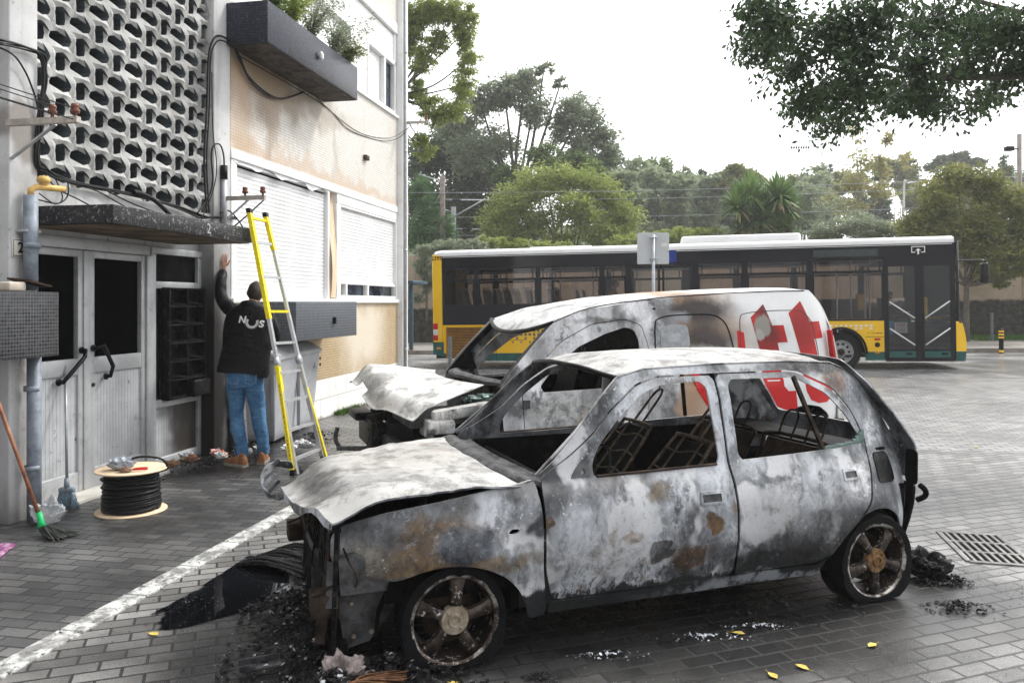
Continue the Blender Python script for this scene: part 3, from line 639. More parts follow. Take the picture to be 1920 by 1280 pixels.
# taut service wires from the left bracket out of frame
for k, (dz, dd) in enumerate(((.11, -4.42), (.08, -4.23), (.05, -4.42), (.0, -4.23))):
    mb = MB(); mb.tube([(5.1, -dd, 2.98+dz), (3.4, -dd+.03, 2.98+dz*1.1), (1.2, -dd+.08, 3.05+dz*1.2), (-1.5, -dd+.1, 3.3+dz*1.2), (-4., -dd+.1, 3.9+dz)], .004, 5)
    o = mb.build('service_wire', M_cable, None, (5.1, -dd, 2.98+dz)); o.location = BW(5.1, dd, 2.98+dz); o.rotation_euler = (0, 0, BR)
    tag(o, 'thin service wire running left from the bracket on the left pilaster', 'wire', 'service wires on the left bracket')
# ------------------------------------------------------------ sheet-metal helpers
def inpoly(pt, lp):
    c = False; j = len(lp)-1
    for i in range(len(lp)):
        a, b = lp[i], lp[j]
        if (a[1] > pt[1]) != (b[1] > pt[1]) and pt[0] < (b[0]-a[0])*(pt[1]-a[1])/(b[1]-a[1])+a[0]: c = not c
        j = i
    return c
def dens(loop, step):
    out = []
    for i in range(len(loop)):
        a, b = Vector(loop[i]), Vector(loop[(i+1) % len(loop)]); n_ = max(1, int((b-a).length/step))
        out += [tuple(a+(b-a)*k/n_) for k in range(n_)]
    return out
def rnd_loop(pts, k=3):      # lightly rounded polygon corners
    out = []; L = len(pts)
    for i in range(L):
        p, c, q = Vector(pts[i-1]), Vector(pts[i]), Vector(pts[(i+1) % L])
        r = min(.035, .35*(p-c).length, .35*(q-c).length); a = c+(p-c).normalized()*r; b = c+(q-c).normalized()*r
        for t in range(k+1): t /= k; out.append(tuple(a*(1-t)**2+c*2*t*(1-t)+b*t*t))
    return out
def panel(poly, surf, holes=(), step=.045, th=.012, inward=(0,1,0), rounded=True):
    """curved sheet cut to an outline: surf((u,v)) -> 3D point on the outer skin"""
    poly = dens(rnd_loop(poly) if rounded else list(poly), step); holes = [dens(rnd_loop(h) if rounded else list(h), step) for h in holes]
    P = list(poly); loops = [list(range(len(P)))]
    for h in holes: loops.append(list(range(len(P), len(P)+len(h)))); P += h
    x0, x1 = min(p[0] for p in poly), max(p[0] for p in poly); y0, y1 = min(p[1] for p in poly), max(p[1] for p in poly)
    allb = [Vector(p) for p in P]; j = 0; y = y0+step*.7
    while y < y1:
        x = x0+step*(.5 if j % 2 else .9)
        while x < x1:
            if inpoly((x, y), poly) and not any(inpoly((x, y), h) for h in holes) and min((Vector((x, y))-q).length for q in allb) > step*.45: P.append((x, y))
            x += step
        y += step*.87; j += 1
    vs, _, fs, *_ = delaunay_2d_cdt([Vector(p) for p in P], [], loops, 0, 1e-6)
    keep = []
    for f in fs:
        c = sum((vs[i] for i in f), Vector((0,0)))/len(f)
        if inpoly(c, poly) and not any(inpoly(c, h) for h in holes): keep.append(tuple(f))
    n_ = len(vs); V = [Vector(surf(p)) for p in vs]; I = Vector(inward)*th
    mb = MB(); V2 = [v+I for v in V]; cnt = {(f[i], f[(i+1) % len(f)]) for f in keep for i in range(len(f))}
    F_ = keep+[tuple(i+n_ for i in reversed(f)) for f in keep]+[(b, a, a+n_, b+n_) for (a, b) in cnt if (b, a) not in cnt]
    return mb.add(V+V2, F_, True)
def gridsurf(fn, nu, nv, th=(0,0,-.01), keep=lambda u, v: True):
    mb = MB(); vs = [Vector(fn(i/nu, j/nv)) for j in range(nv+1) for i in range(nu+1)]; N_ = len(vs)
    fs = [(j*(nu+1)+i, j*(nu+1)+i+1, (j+1)*(nu+1)+i+1, (j+1)*(nu+1)+i) for j in range(nv) for i in range(nu) if keep((i+.5)/nu, (j+.5)/nv)]
    cnt = {(f[i], f[(i+1) % 4]) for f in fs for i in range(4)}; T = Vector(th)
    return mb.add(vs+[v+T for v in vs], fs+[tuple(i+N_ for i in reversed(f)) for f in fs]+[(b, a, a+N_, b+N_) for (a, b) in cnt if (b, a) not in cnt], True)
from mathutils import noise as mnoise
def nz3(x, y, z, s): return mnoise.noise(Vector((x*s, y*s, z*s)))
def pnl(mb, name, m, parent, label=None):
    o = fixn(mb.build(name, m, parent), R(35)); 
    if label: o['label'] = label
    return o
def burnt_paint(name, blobs, base_hi, base_lo, topcol=(.6,.59,.57), zlow=.27, metallic=.15, streak=.6, rough=.42, extra=None, ztop=9, cell=.32, whites=1.):
    n = NT(name, metallic, rough, .5)
    dist = n.vm('ADD', n.co, n.vm('SCALE', n.vm('SUBTRACT', n.noisec(5.5, 5), (.5,.5,.5)), .16))
    dist = n.vm('ADD', dist, n.vm('SCALE', n.vm('SUBTRACT', n.noisec(26, 4), (.5,.5,.5)), .05))
    dist2 = n.vm('ADD', n.co, n.vm('SCALE', n.vm('SUBTRACT', n.noisec(2.2, 4), (.5,.5,.5)), .5))
    x, y, z = n.sep()
    big = n.noise(1, 5, .52, v=n.mapv((3.2, 3.2, 1.7), v=dist2)); st = n.noise(1, 5, .72, v=n.mapv((16, 16, 2.2), v=dist)); fine = n.noise(45, 5, .75)
    c = n.ramp(big, [(.36, base_lo), (.44, tuple(.6*a+.4*b for a, b in zip(base_lo, base_hi))), (.50, base_hi), (.60, tuple(x_*2. for x_ in base_hi))])
    c = n.mix(n.math('MULTIPLY', n.rng(st, .46, .68), streak), c, (.03,.032,.035)); c = n.mix(n.math('MULTIPLY', n.rng(n.noise(1, 6, .8, v=n.mapv((42, 42, 2.2), v=dist)), .50, .60), n.rng(z, .58, .34, 0., .85)), c, (.022,.023,.026)); c = n.mix(n.math('MULTIPLY', n.rng(n.noise(1, 6, .8, v=n.mapv((34, 34, 3.5), loc=(4,4,0), v=dist)), .58, .66), .5), c, (.55,.57,.6))
    c = n.mix(n.math('MULTIPLY', n.rng(n.noise(3.6, 3, .55, v=n.mapv((1.2,1.2,.5), loc=(5,3,2), v=dist2)), .53, .62), .8*whites), c, (.62,.63,.65))
    c = n.mix(n.math('MULTIPLY', n.rng(n.noise(4.5, 6, .7, v=n.mapv((1,1,.7), loc=(9,1,7))), .57, .66), .8), c, (.03,.031,.033))
    c = n.mix(n.math('MULTIPLY', n.rng(n.noise(3.1, 6, .7, v=n.mapv((1,1,1), loc=(2,8,4))), .60, .66), .6), c, (.16,.09,.04))
    c = n.mix(n.math('MULTIPLY', n.rng(fine, .55, .72), .5), c, (.05,.05,.05)); c = n.mix(n.math('MULTIPLY', n.rng(n.noise(34, 6, .8, v=n.mapv(loc=(7,7,7))), .60, .64), n.rng(n.noise(4, 3), .48, .56)), c, (.66,.67,.69))
    # upward faces: paled for the sky's reflection, with ash smudges
    nrm = n.t.nodes.new('ShaderNodeNewGeometry').outputs['Normal']; nz_ = n.sep(nrm)[2]
    ash = n.mix(n.math('MULTIPLY', n.rng(n.noise(4.5, 8, .75, v=dist), .44, .62), .85), topcol, tuple(t*.28 for t in topcol)); ash = n.mix(n.math('MULTIPLY', n.rng(n.noise(2.2, 6, .7, v=n.mapv(loc=(3,3,3), v=dist)), .56, .66), .5), ash, (.2,.15,.1))
    c = n.mix(n.math('MULTIPLY', n.rng(nz_, .35, .8), n.rng(z, .6, .7)), c, ash)
    blv = n.noise(13, 6, .75, v=dist); blv2 = n.noise(17, 6, .8)
    for (ctr, r, colr, amt, soft) in blobs:
        cv = n.mix(n.rng(blv, .36, .64), tuple(t*.25 for t in colr), tuple(t*1.1 for t in colr)) if amt < 1 else colr
        c = n.mix(n.math('MULTIPLY', n.math('MULTIPLY', n.blob(ctr, r, soft*.8, dist), amt), n.rng(blv2, .36, .5, .45, 1.)), c, cv)
    if zlow > 0:
        zz = n.math('ADD', z, n.math('MULTIPLY', n.math('SUBTRACT', n.noise(3.2, 5, .6), .5), .22))
        zz = n.math('ADD', zz, n.math('MULTIPLY', n.math('SUBTRACT', st, .5), .12)); zz = n.math('ADD', zz, n.math('MULTIPLY', n.math('SUBTRACT', n.noise(1, 3, .6, v=n.mapv((60, 60, 1.), v=n.co)), .5), .07))
        c = n.mix(n.rng(zz, zlow+.015, zlow-.01), c, (.016,.017,.018))
    if extra: c = extra(n, c, dist)
    n.col(c)
    n.rough(n.rng(n.math('ADD', fine, n.math('MULTIPLY', big, .6)), .5, 1., rough-.1, rough+.3))
    n.bump(fine, .22, .003); n.bump(big, .35, .02); n.bump(n.noise(14, 5, .7), .25, .008)
    return n.m
M_inner = NT('charred_interior', rough=.6, metallic=.1, spec=.08)
M_inner.col(M_inner.mix(M_inner.rng(M_inner.noise(9, 6, .8), .48, .7), (.003,.003,.0033), (.035,.028,.023))); M_inner.bump(M_inner.noise(30, 5, .7), .6, .006); M_inner = M_inner.m
M_rustm = simple('rusted_steel', (.04,.028,.021), .6, .3, spec=.1, var=.7, scale=12, bump=.4, dirt=((.012,.011,.01), .9))
M_greym = simple('heat_greyed_metal', (.08,.08,.083), .5, .3, spec=.15, var=.7, scale=9, bump=.4, dirt=((.03,.03,.03), .8))
M_tyre = simple('charred_tyre', (.005,.0053,.006), .6, spec=.1, var=.5, scale=18, bump=.5)
n = NT('burnt_alloy', rough=.38, metallic=.55)
c = n.mix(n.rng(n.noise(9, 5, .75), .4, .62), (.018,.013,.011), (.085,.065,.052)); c = n.mix(n.rng(n.noise(26, 6, .8), .57, .62), c, (.66,.64,.6)); n.col(c); n.bump(n.noise(40, 5, .8), .5, .004); M_alloy = n.m
n = NT('scorched_rim_lip', rough=.3, metallic=.7); n.col(n.mix(n.rng(n.noise(9, 6, .8), .42, .6), (.05,.035,.028), (.6,.57,.52))); M_lip = n.m
n = NT('hub_alloy', rough=.35, metallic=.5); n.col(n.mix(n.rng(n.noise(18, 5, .7), .35, .65), (.3,.24,.17), (.5,.44,.36))); M_hub = n.m
n = NT('rusty_hub', rough=.6, metallic=.3); n.col(n.mix(n.rng(n.noise(40, 5, .7), .35, .65), (.12,.06,.025), (.3,.18,.08))); n.bump(n.noise(60, 4), .5, .004); M_rhub = n.m
RX = Matrix.Rotation(R(90), 4, 'X')            # lathe z-axis -> -y (outwards on the near side)
def wheel(parent, a, l, zc, side, rr=.205, ro=.262, hubm=None, rot=0., flat=.9, name='wheel'):
    """side=+1 outer face towards -y"""
    T = Matrix.Translation((a, l, zc)) @ (RX if side > 0 else RX @ Matrix.Rotation(math.pi, 4, 'X'))
    mb = MB()     # tyre: collapsed towards the ground
    prof = [(rr-.01, .005), (rr+.012, .012), (rr+.04, .010), (ro-.012, -.005), (ro, -.03), (ro, -.15), (ro-.015, -.18), (rr-.01, -.185)]
    mb.lathe(prof, 56, M=T)
    V = []
    for (x, y, z) in mb.v:
        dx, dz = x-a, z-zc; r = math.hypot(dx, dz)
        if z < .012:
            over = .012-z; z = .004+.008*(r-rr)/(ro-rr); x += dx*over*.3; y -= side*over*.45
        else: kk = smooth01((-dz-.04)/.14)*flat; x += dx*.10*kk; y -= side*.012*kk
        w_ = .004*nz3(x, y, z, 22); V.append((x+dx*w_*6, y+w_, z))
    mb.v = V
    tyre = fixn(mb.build('tyre', M_tyre, None), R(50))
    w_ = MB()     # rim barrel and lip
    w_.lathe([(rr-.035, -.16), (rr-.02, -.02), (rr-.012, -.004), (rr-.004, .006), (rr+.004, .004), (rr+.002, -.012), (rr-.006, -.03), (rr-.012, -.17), (rr-.035, -.16)], 56, M=T)
    lipm = MB(); lipm.lathe([(rr-.016, -.002), (rr-.008, .0075), (rr+.003, .0085), (rr+.0055, .002)], 64, M=T)
    for k in range(5):
        A = Matrix.Rotation(rot+k*2*math.pi/5, 4, 'Z'); vs = []
        for (r0, hw, zf) in ((.045, .030, -.004), (.09, .026, .002), (.14, .031, -.002), (rr-.022, .043, -.012)):
            for (sx, zz, q) in ((-1, zf-.028, 1.), (-1, zf-.004, .86), (-.5, zf+.004, .8), (.5, zf+.004, .8), (1, zf-.004, .86), (1, zf-.028, 1.)):
                vs.append(T @ (A @ Vector((r0, sx*hw*q, zz))))
        fs = [(i*6+j, i*6+j+1, (i+1)*6+j+1, (i+1)*6+j) for i in range(3) for j in range(5)]+[(5, 0, 6, 11), (11, 6, 12, 17), (17, 12, 18, 23)]
        w_.add(vs, fs, True)
    root = fixn(w_.build(name, M_alloy, parent), R(35)); tyre.parent = root; fixn(lipm.build('rim_lip', M_lip, root), R(50))
    hb = MB(); hb.lathe([(0, .004), (.02, .004), (.022, .012), (.03, .012), (.034, .006), (.062, .006), (.067, -.004), (.067, -.03)], 32, M=T)
    for k in range(4):
        q = T @ Vector((.048*math.cos(k*math.pi/2+.7), .048*math.sin(k*math.pi/2+.7), 0)); hb.lathe([(0, .013), (.005, .013), (.007, .009), (.011, .009), (.011, .004)], 12, M=Matrix.Translation(q) @ T.to_3x3().to_4x4())
    fixn(hb.build('hub', hubm or M_hub, root), R(35))
    bd = MB(); bd.lathe([(.02, -.09), (.13, -.09), (.13, -.1), (.02, -.1)], 32, M=T); bd.lathe([(0, -.05), (.05, -.05), (.05, -.16)], 20, M=T)
    fixn(bd.build('brake_disc', M_rustm, root), R(35)); return root

# ------------------------------------------------------------ burnt hatchback (x = from front to rear, y = towards far side)
CL = Vector((-.251, 3.58, 0)); W = 1.56
car = thing('burnt_hatchback', 'burnt out four door hatchback, ash grey and rusty, in the foreground with buckled bonnet', 'car', CL, PK)
def inset(a, z):
    i = .0
    if z > .80: i += .078+(z-.80)*.235+ .25*max(0, z-1.15)**1.2
    elif z > .52: i += .078*((z-.52)/.28)**2.6
    if z < .46: i += .42*(.46-z)**1.35
    i += .035*smooth01((.45-a)/.3)*smooth01((z-.52)/.18)       # rounder front wing
    if a < .1: i += .16*((.1-a)/.65)**2.4
    if a > 2.1: i += .16*((a-2.1)/.7)**2.2
    for ac in (0., 2.42):      # wheel arch lips stand out a little
        r = math.hypot(a-ac, z-.2); i -= .034*math.exp(-((r-.32)/.075)**2)
    return i
def side(sgn=1):
    def f(p):
        a, z = p; i = inset(a, z)+.007*nz3(a, 0, z, 3.2)+.003*nz3(a, 4, z, 9)
        return (a, i if sgn > 0 else W-i, z)
    return f
CB = [((-.06,0,.54), (.24,.5,.13), (.12,.07,.03), .95, .35), ((.055,0,.545), (.15,.5,.085), (.06,.075,.1), .95, .35), ((.05,0,.46), (.4,.5,.03), (.17,.11,.05), .8, .5), ((-.37,0,.62), (.13,.5,.06), (.09,.09,.095), .8, .5),
      ((-.45,0,.52), (.14,.5,.07), (.3,.26,.2), .7, .6), ((1.055,0,.415), (.075,.5,.055), (.008,.008,.008), 1., .15), ((1.23,0,.37), (.13,.5,.06), (.085,.045,.018), .9, .4), ((1.37,0,.53), (.055,.5,.05), (.16,.085,.03), .95, .2),
      ((.455,0,.62), (.022,.5,.028), (.11,.05,.02), .9, .2), ((.9,0,.50), (.05,.5,.03), (.3,.2,.13), .8, .3), ((1.07,0,.705), (.06,.5,.04), (.16,.12,.07), .8, .5),
      ((.72,0,.42), (.3,.5,.1), (.52,.53,.55), .6, .7), ((2.05,0,.62), (.35,.5,.07), (.62,.63,.65), .6, .8), ((2.33,0,.68), (.09,.5,.07), (.75,.76,.78), .8, .4), ((2.55,.2,.92), (.09,.6,.14), (.7,.72,.75), .85, .5),
      ((2.2,.2,1.29), (.35,.35,.05), (.035,.024,.02), .85, .7), ((2.3,.2,1.2), (.08,.3,.06), (.2,.1,.05), .8, .6), ((1.5,0,1.24), (.9,.3,.035), (.4,.4,.4), .4, .8), ((2.05,0,.42), (.3,.5,.14), (.05,.048,.045), .6, .7), ((1.75,0,.3), (.3,.5,.06), (.014,.014,.015), .9, .5),
      ((1.5,0,.16), (.9,.2,.045), (.3,.31,.33), .75, .6), ((-.02,.8,.72), (.4,.4,.2), (.32,.28,.22), .25, .8), ((-.5,.9,.68), (.14,.6,.12), (.09,.085,.08), .8, .6), ((-.3,.4,.7),(.2,.15,.15),(.2,.2,.2),.7,.7)]
M_car = burnt_paint('burnt_car_skin', CB, (.27,.283,.305), (.03,.032,.037), (.46,.45,.435), .27, extra=lambda n, c, dist: n.mix(n.math('MULTIPLY', n.math('MULTIPLY', n.blob((1.85,0,.185), (.75,.3,.035), .4, dist), .8), n.rng(n.noise(8, 5, .7), .4, .5)), c, (.3,.32,.35)))
fender = [(-.50,.44), (-.535,.52), (-.53,.60), (-.50,.645), (-.35,.692), (-.218,.717), (.063,.755), (.326,.79), (.41,.812), (.425,.69), (.428,.40), (.465,.2), (.46,.16), (.37,.16), (.345,.25), (.30,.33), (.235,.395), (.15,.44), (.05,.468), (-.06,.476), (-.16,.462), (-.27,.424)]
slot = [(.255,.585), (.27,.602), (.30,.602), (.312,.595), (.30,.583), (.27,.58)]
fdoor = [(.492,.235), (1.508,.232), (1.50,.80), (1.492,1.235), (1.47,1.258), (1.155,1.258), (1.02,1.222), (.86,1.108), (.735,.985), (.60,.895), (.445,.815), (.44,.69), (.442,.40)]
fwin = [(.725,.795), (1.43,.808), (1.452,.84), (1.435,1.20), (1.40,1.232), (1.155,1.220), (1.03,1.178), (.88,1.058), (.765,.94), (.722,.86)]
rdoor = [(1.524,.232), (2.03,.24), (2.10,.29), (2.205,.40), (2.385,.566), (2.425,.67), (2.455,.80), (2.46,.87), (2.38,1.03), (2.25,1.165), (2.03,1.262), (1.53,1.264), (1.508,1.235), (1.516,.80)]
rwin = [(1.60,.818), (2.27,.842), (2.40,.862), (2.41,.90), (2.335,1.02), (2.21,1.142), (2.02,1.232), (1.60,1.236), (1.57,1.20), (1.575,.85)]
def off(poly, d):
    c = Vector((sum(p[0] for p in poly)/len(poly), sum(p[1] for p in poly)/len(poly))); return [tuple(Vector(p)+(Vector(p)-c).normalized()*d) for p in poly]
frame = [(.48,.165), (2.05,.165), (2.08,.25), (2.14,.36), (2.22,.43), (2.32,.488), (2.42,.51), (2.52,.50), (2.62,.452), (2.68,.385), (2.70,.29), (2.76,.29), (2.79,.45), (2.80,.56), (2.765,.62), (2.77,.79), (2.80,.83), (2.67,1.0), (2.50,1.18), (2.38,1.268), (2.30,1.298), (2.0,1.312), (1.54,1.312), (1.08,1.298), (.915,1.262), (.80,1.16), (.65,1.01), (.50,.87), (.425,.822), (.436,.812), (.60,.905), (.73,.995), (.855,1.118), (1.015,1.232), (1.15,1.268), (1.48,1.27), (2.04,1.274), (2.26,1.176), (2.392,1.036), (2.472,.87), (2.468,.80), (2.437,.665), (2.395,.556), (2.214,.39), (2.11,.28), (2.035,.228), (.485,.222), (.475,.2)]
for sg in (1, -1):
    f = side(sg); inw = (0, sg, 0)
    o = pnl(panel(fender, f, [slot], inward=inw), 'front_wing', M_car, car)
    # side frame: outer ring cut around the doors
    ring_o = frame[:29]+[(.43,.20)]
    o = pnl(panel(frame, f, inward=inw, step=.035), 'side_frame', M_car, car)
    mb = panel([(1.493,.226), (1.527,.226), (1.53,.80), (1.512,1.272), (1.488,1.272), (1.50,.80)], lambda p: (f(p)[0], f(p)[1]+sg*.016, p[1]), inward=inw); pnl(mb, 'door_pillar', M_inner, car)
    d1 = pnl(panel(fdoor, f, [fwin], inward=inw, step=.04), 'door', M_car, car)
    d2 = pnl(panel(rdoor, f, [rwin], inward=inw, step=.04), 'door', M_car, car)
    def fl(a, z, e=0.): q = f((a, z)); return (q[0], q[1]-sg*e, q[2])
    for (d, pts) in ((d1, (1.29,.625,1.425,.69)), (d2, (2.215,.675,2.325,.735))):
        mb = MB(); a0, z0, a1, z1 = pts
        mb.prism([(a0,z0),(a1,z0),(a1,z1),(a0,z1)], lambda p: Vector(fl(p[0], p[1], .006)), lambda p: Vector(fl(p[0], p[1], -.004)), [[(a0+.012,z0+.012),(a1-.012,z0+.012),(a1-.012,z1-.014),(a0+.012,z1-.014)]])
        pnl(mb, 'handle_recess', M_car, d)
        mb = MB(); mb.prism([(a0+.012,z0+.012),(a1-.012,z0+.012),(a1-.012,z1-.014),(a0+.012,z1-.014)], lambda p: Vector(fl(p[0], p[1], .002)), lambda p: Vector(fl(p[0], p[1], .0)))
        pnl(mb, 'handle_plate', M_greym, d)
    if sg > 0:
        mb = MB(); mb.prism([(.60,.80), (.70,.80), (.70,.90), (.63,.845)], lambda p: Vector(fl(p[0], p[1], .008)), lambda p: Vector(fl(p[0], p[1], -.002)), [[(.655,.815),(.675,.815),(.675,.84),(.655,.84)]]); pnl(mb, 'mirror_mount', M_greym, d1)
    mb = MB(); mb.tube([fl(.74, .80, .004), fl(1.1, .806, .006), fl(1.43, .812, .004)], .0075, 6); pnl(mb, 'window_rail', M_rustm, d1, 'rusty window rail')
    mb = MB(); mb.bar(fl(2.02, 1.238, -.004), fl(2.13, .845, -.004), .02, .02, (0,1,0)); pnl(mb, 'window_divider', M_rustm, d2)
    # black inner door skins
    mb = panel([(.52,.25), (1.47,.25), (1.47,.77), (.52,.77)], lambda p: (p[0], (.09 if sg > 0 else W-.09), p[1]), inward=inw); pnl(mb, 'inner_skin', M_inner, d1)
    mb = panel([(1.55,.25), (2.0,.25), (2.2,.45), (2.3,.78), (1.55,.78)], lambda p: (p[0], (.09 if sg > 0 else W-.09), p[1]), inward=inw); pnl(mb, 'inner_skin', M_inner, d2)
    if sg > 0:
        mb = panel([(2.487,.635), (2.63,.625), (2.655,.64), (2.648,.77), (2.63,.79), (2.50,.795)], lambda p: (p[0], f(p)[1]-.006, p[1]), inward=inw, step=.03); pnl(mb, 'fuel_flap', M_char, car, 'blackened square fuel flap')
# gutter mouldings
for sg in (1, -1):
    f = side(sg); mb = MB()
    pts = [(.42,.826), (.65,1.018), (.80,1.168), (.92,1.268), (1.08,1.305), (1.54,1.32), (2.0,1.32), (2.3,1.305), (2.38,1.275), (2.50,1.19), (2.67,1.01)]
    mb.tube([(f(p)[0], f(p)[1]+sg*.004, f(p)[2]) for p in pts], .007, 6); pnl(mb, 'gutter', M_car, car)
def gz_roof(a): 
    P = [(.86,1.235), (.92,1.268), (1.08,1.303), (1.54,1.318), (2.0,1.318), (2.3,1.302), (2.42,1.25)]
    for (x0, z0), (x1, z1) in zip(P, P[1:]):
        if a <= x1: return z0+(z1-z0)*(a-x0)/(x1-x0)
    return P[-1][1]
def roof(u, v):
    q = 2*v-1; a = .915-.07*(1-q*q)*(1-u)+u*(1.475+.03*(1-q*q)); zz = gz_roof(max(.9, min(2.39, a))); i = inset(a, zz)+.004
    cr = .05*(1-abs(q)**2.4)
    return (a, i+(W-2*i)*v, zz+cr+.004*nz3(a, v*3, 0, 4)-.004)
pnl(gridsurf(roof, 40, 30, (0,0,-.012)), 'roof', M_car, car, 'roof paled by ash and painted sky sheen')
mb = MB(); mb.tube([roof(0, v/10) for v in range(11)], .014, 8); pnl(mb, 'windscreen_header', M_char, car)
mb = MB(); mb.tube([(.97,.72,1.37), (.97,.72,1.385), (.975,.72,1.395)], .012, 10); pnl(mb, 'aerial_base', M_rubber, car)
# tailgate
def hatch(p):
    l, h = p; q = (l/W)*2-1
    P = [(.30,2.74), (.45,2.80), (.60,2.81), (.80,2.815), (.85,2.79), (1.02,2.665), (1.18,2.51), (1.31,2.36)]
    a = P[-1][1]
    for (h0, a0), (h1, a1) in zip(P, P[1:]):
        if h <= h1: a = a0+(a1-a0)*(h-h0)/(h1-h0); break
    return (a+.07*(1-q*q)+.006*nz3(l, h, 1, 3), l, h+.03*(1-q*q)*smooth01((h-1)/.3))
pnl(panel([(.14,.62), (W-.14,.62), (W-.11,.83), (W-.17,1.18), (W-.235,1.305), (.235,1.305), (.17,1.18), (.11,.83)], hatch, [[(.26,.88), (W-.26,.88), (W-.30,1.18), (.30,1.18)]], inward=(-1,0,0), step=.06), 'tailgate', M_car, car)
for l0, l1 in ((.045, .14), (W-.14, W-.045)):
    pnl(panel([(l0,.60), (l1,.60), (l1,.80), (l0,.80)], lambda p: (hatch(p)[0]-.05, p[0], p[1]), inward=(-1,0,0)), 'lamp_recess', M_black, car)
pnl(panel([(.1,.28), (W-.1,.28), (W-.08,.60), (.08,.60)], lambda p: (hatch(p)[0]-.03, p[0], p[1]), inward=(-1,0,0), step=.08), 'rear_panel', M_inner, car)
mb = MB(); mb.tube(sm([(2.79,.05,.60), (2.82,.04,.57), (2.84,.06,.53), (2.82,.1,.50)]), .016, 8)
pnl(mb, 'melted_bumper_remnant', M_black, car)
# bonnet: buckled, near rear corner seated, nose lifted and curled
def hood(u, v):        # u: 0 rear, 1 front ; v: 0 near, 1 far
    q = 2*v-1
    ar = .36-.10*(1-q*q); af = -.535-.10*(1-q*q)-.09*v
    a = ar+(af-ar)*u; l = .075+(W-.15)*v+ .05*u*(.5-v)*.6
    z = .788+.036*(1-q*q)-.012*u-.035*v*smooth01(u*1.6)+.012*math.sin(u*3.1)-.105*smooth01((u-.72)/.28)**1.2*(.55+.75*v)+.03*math.exp(-((v-.0)/.2)**2)*u*(1-u)*2
    z += .016*math.sin(v*9+u*2)*u*u+.012*nz3(a, l, 0, 4)+.007*nz3(a*2, l, 3, 9)*smooth01(u*2)-.012*math.exp(-((v-.62+.5*(u-.5))/.025)**2)*u+.008*math.exp(-((u-.55+.2*v)/.02)**2)*v
    z -= .05*smooth01((.12-v)/.12)*u
    z += -.05*v*u*u
    return (a, l, z)
def hood_edge(u, v): return True
hd = pnl(gridsurf(hood, 44, 44, (0,0,-.009)), 'bonnet', M_car, car, 'buckled bonnet with curled front edge, paled by ash and painted sky sheen')
mb = MB(); P0 = [hood(1, v/20) for v in range(21)]; vs = []
for i, p in enumerate(P0):
    t = i/20; vs += [p, (p[0]-.004+.02*t, p[1]+.0, p[2]-.028-.012*math.sin(i*1.3)-.03*t)]
mb.add(vs, [(2*i, 2*i+2, 2*i+3, 2*i+1) for i in range(20)], True); pnl(mb, 'bonnet_lip', M_car, hd)
# torn nose strip hanging at the far front corner
mb = MB(); c0 = [(-.60,1.36,.70), (-.69,1.42,.70), (-.745,1.44,.66), (-.76,1.45,.61), (-.75,1.42,.56), (-.72,1.36,.535), (-.68,1.22,.56), (-.64,1.05,.60), (-.61,.9,.635)]
c0 = sm(c0, 5); vs = []
for i, p in enumerate(c0): wv = .018+.006*math.sin(i*.9); vs += [(p.x, p.y, p.z+wv), (p.x+.012, p.y+.02, p.z-wv)]
mb.add(vs, [(2*i, 2*i+2, 2*i+3, 2*i+1) for i in range(len(c0)-1)], True)
for k in range(4): mb.bar(c0[8+k*5], (c0[8+k*5].x+.07, c0[8+k*5].y-.03, c0[8+k*5].z+.05+.01*k), .008, .02)
o = mb.build('torn_nose_strip', M_car, hd); sl = o.modifiers.new('s', 'SOLIDIFY'); sl.thickness = .008; apply_mods(o)
# scuttle and windscreen base
def scut(u, v):
    q = 2*v-1; a = .36-.10*(1-q*q)+u*.16; return (a, .08+(W-.16)*v, .79+.035*(1-q*q)+.015*math.sin(u*6)+.006*nz3(a, v*6, u, 5))
pnl(gridsurf(scut, 8, 40, (0,0,-.02)), 'scuttle', M_greym, car, 'ash covered scuttle below the missing windscreen')
r2 = random.Random(3)
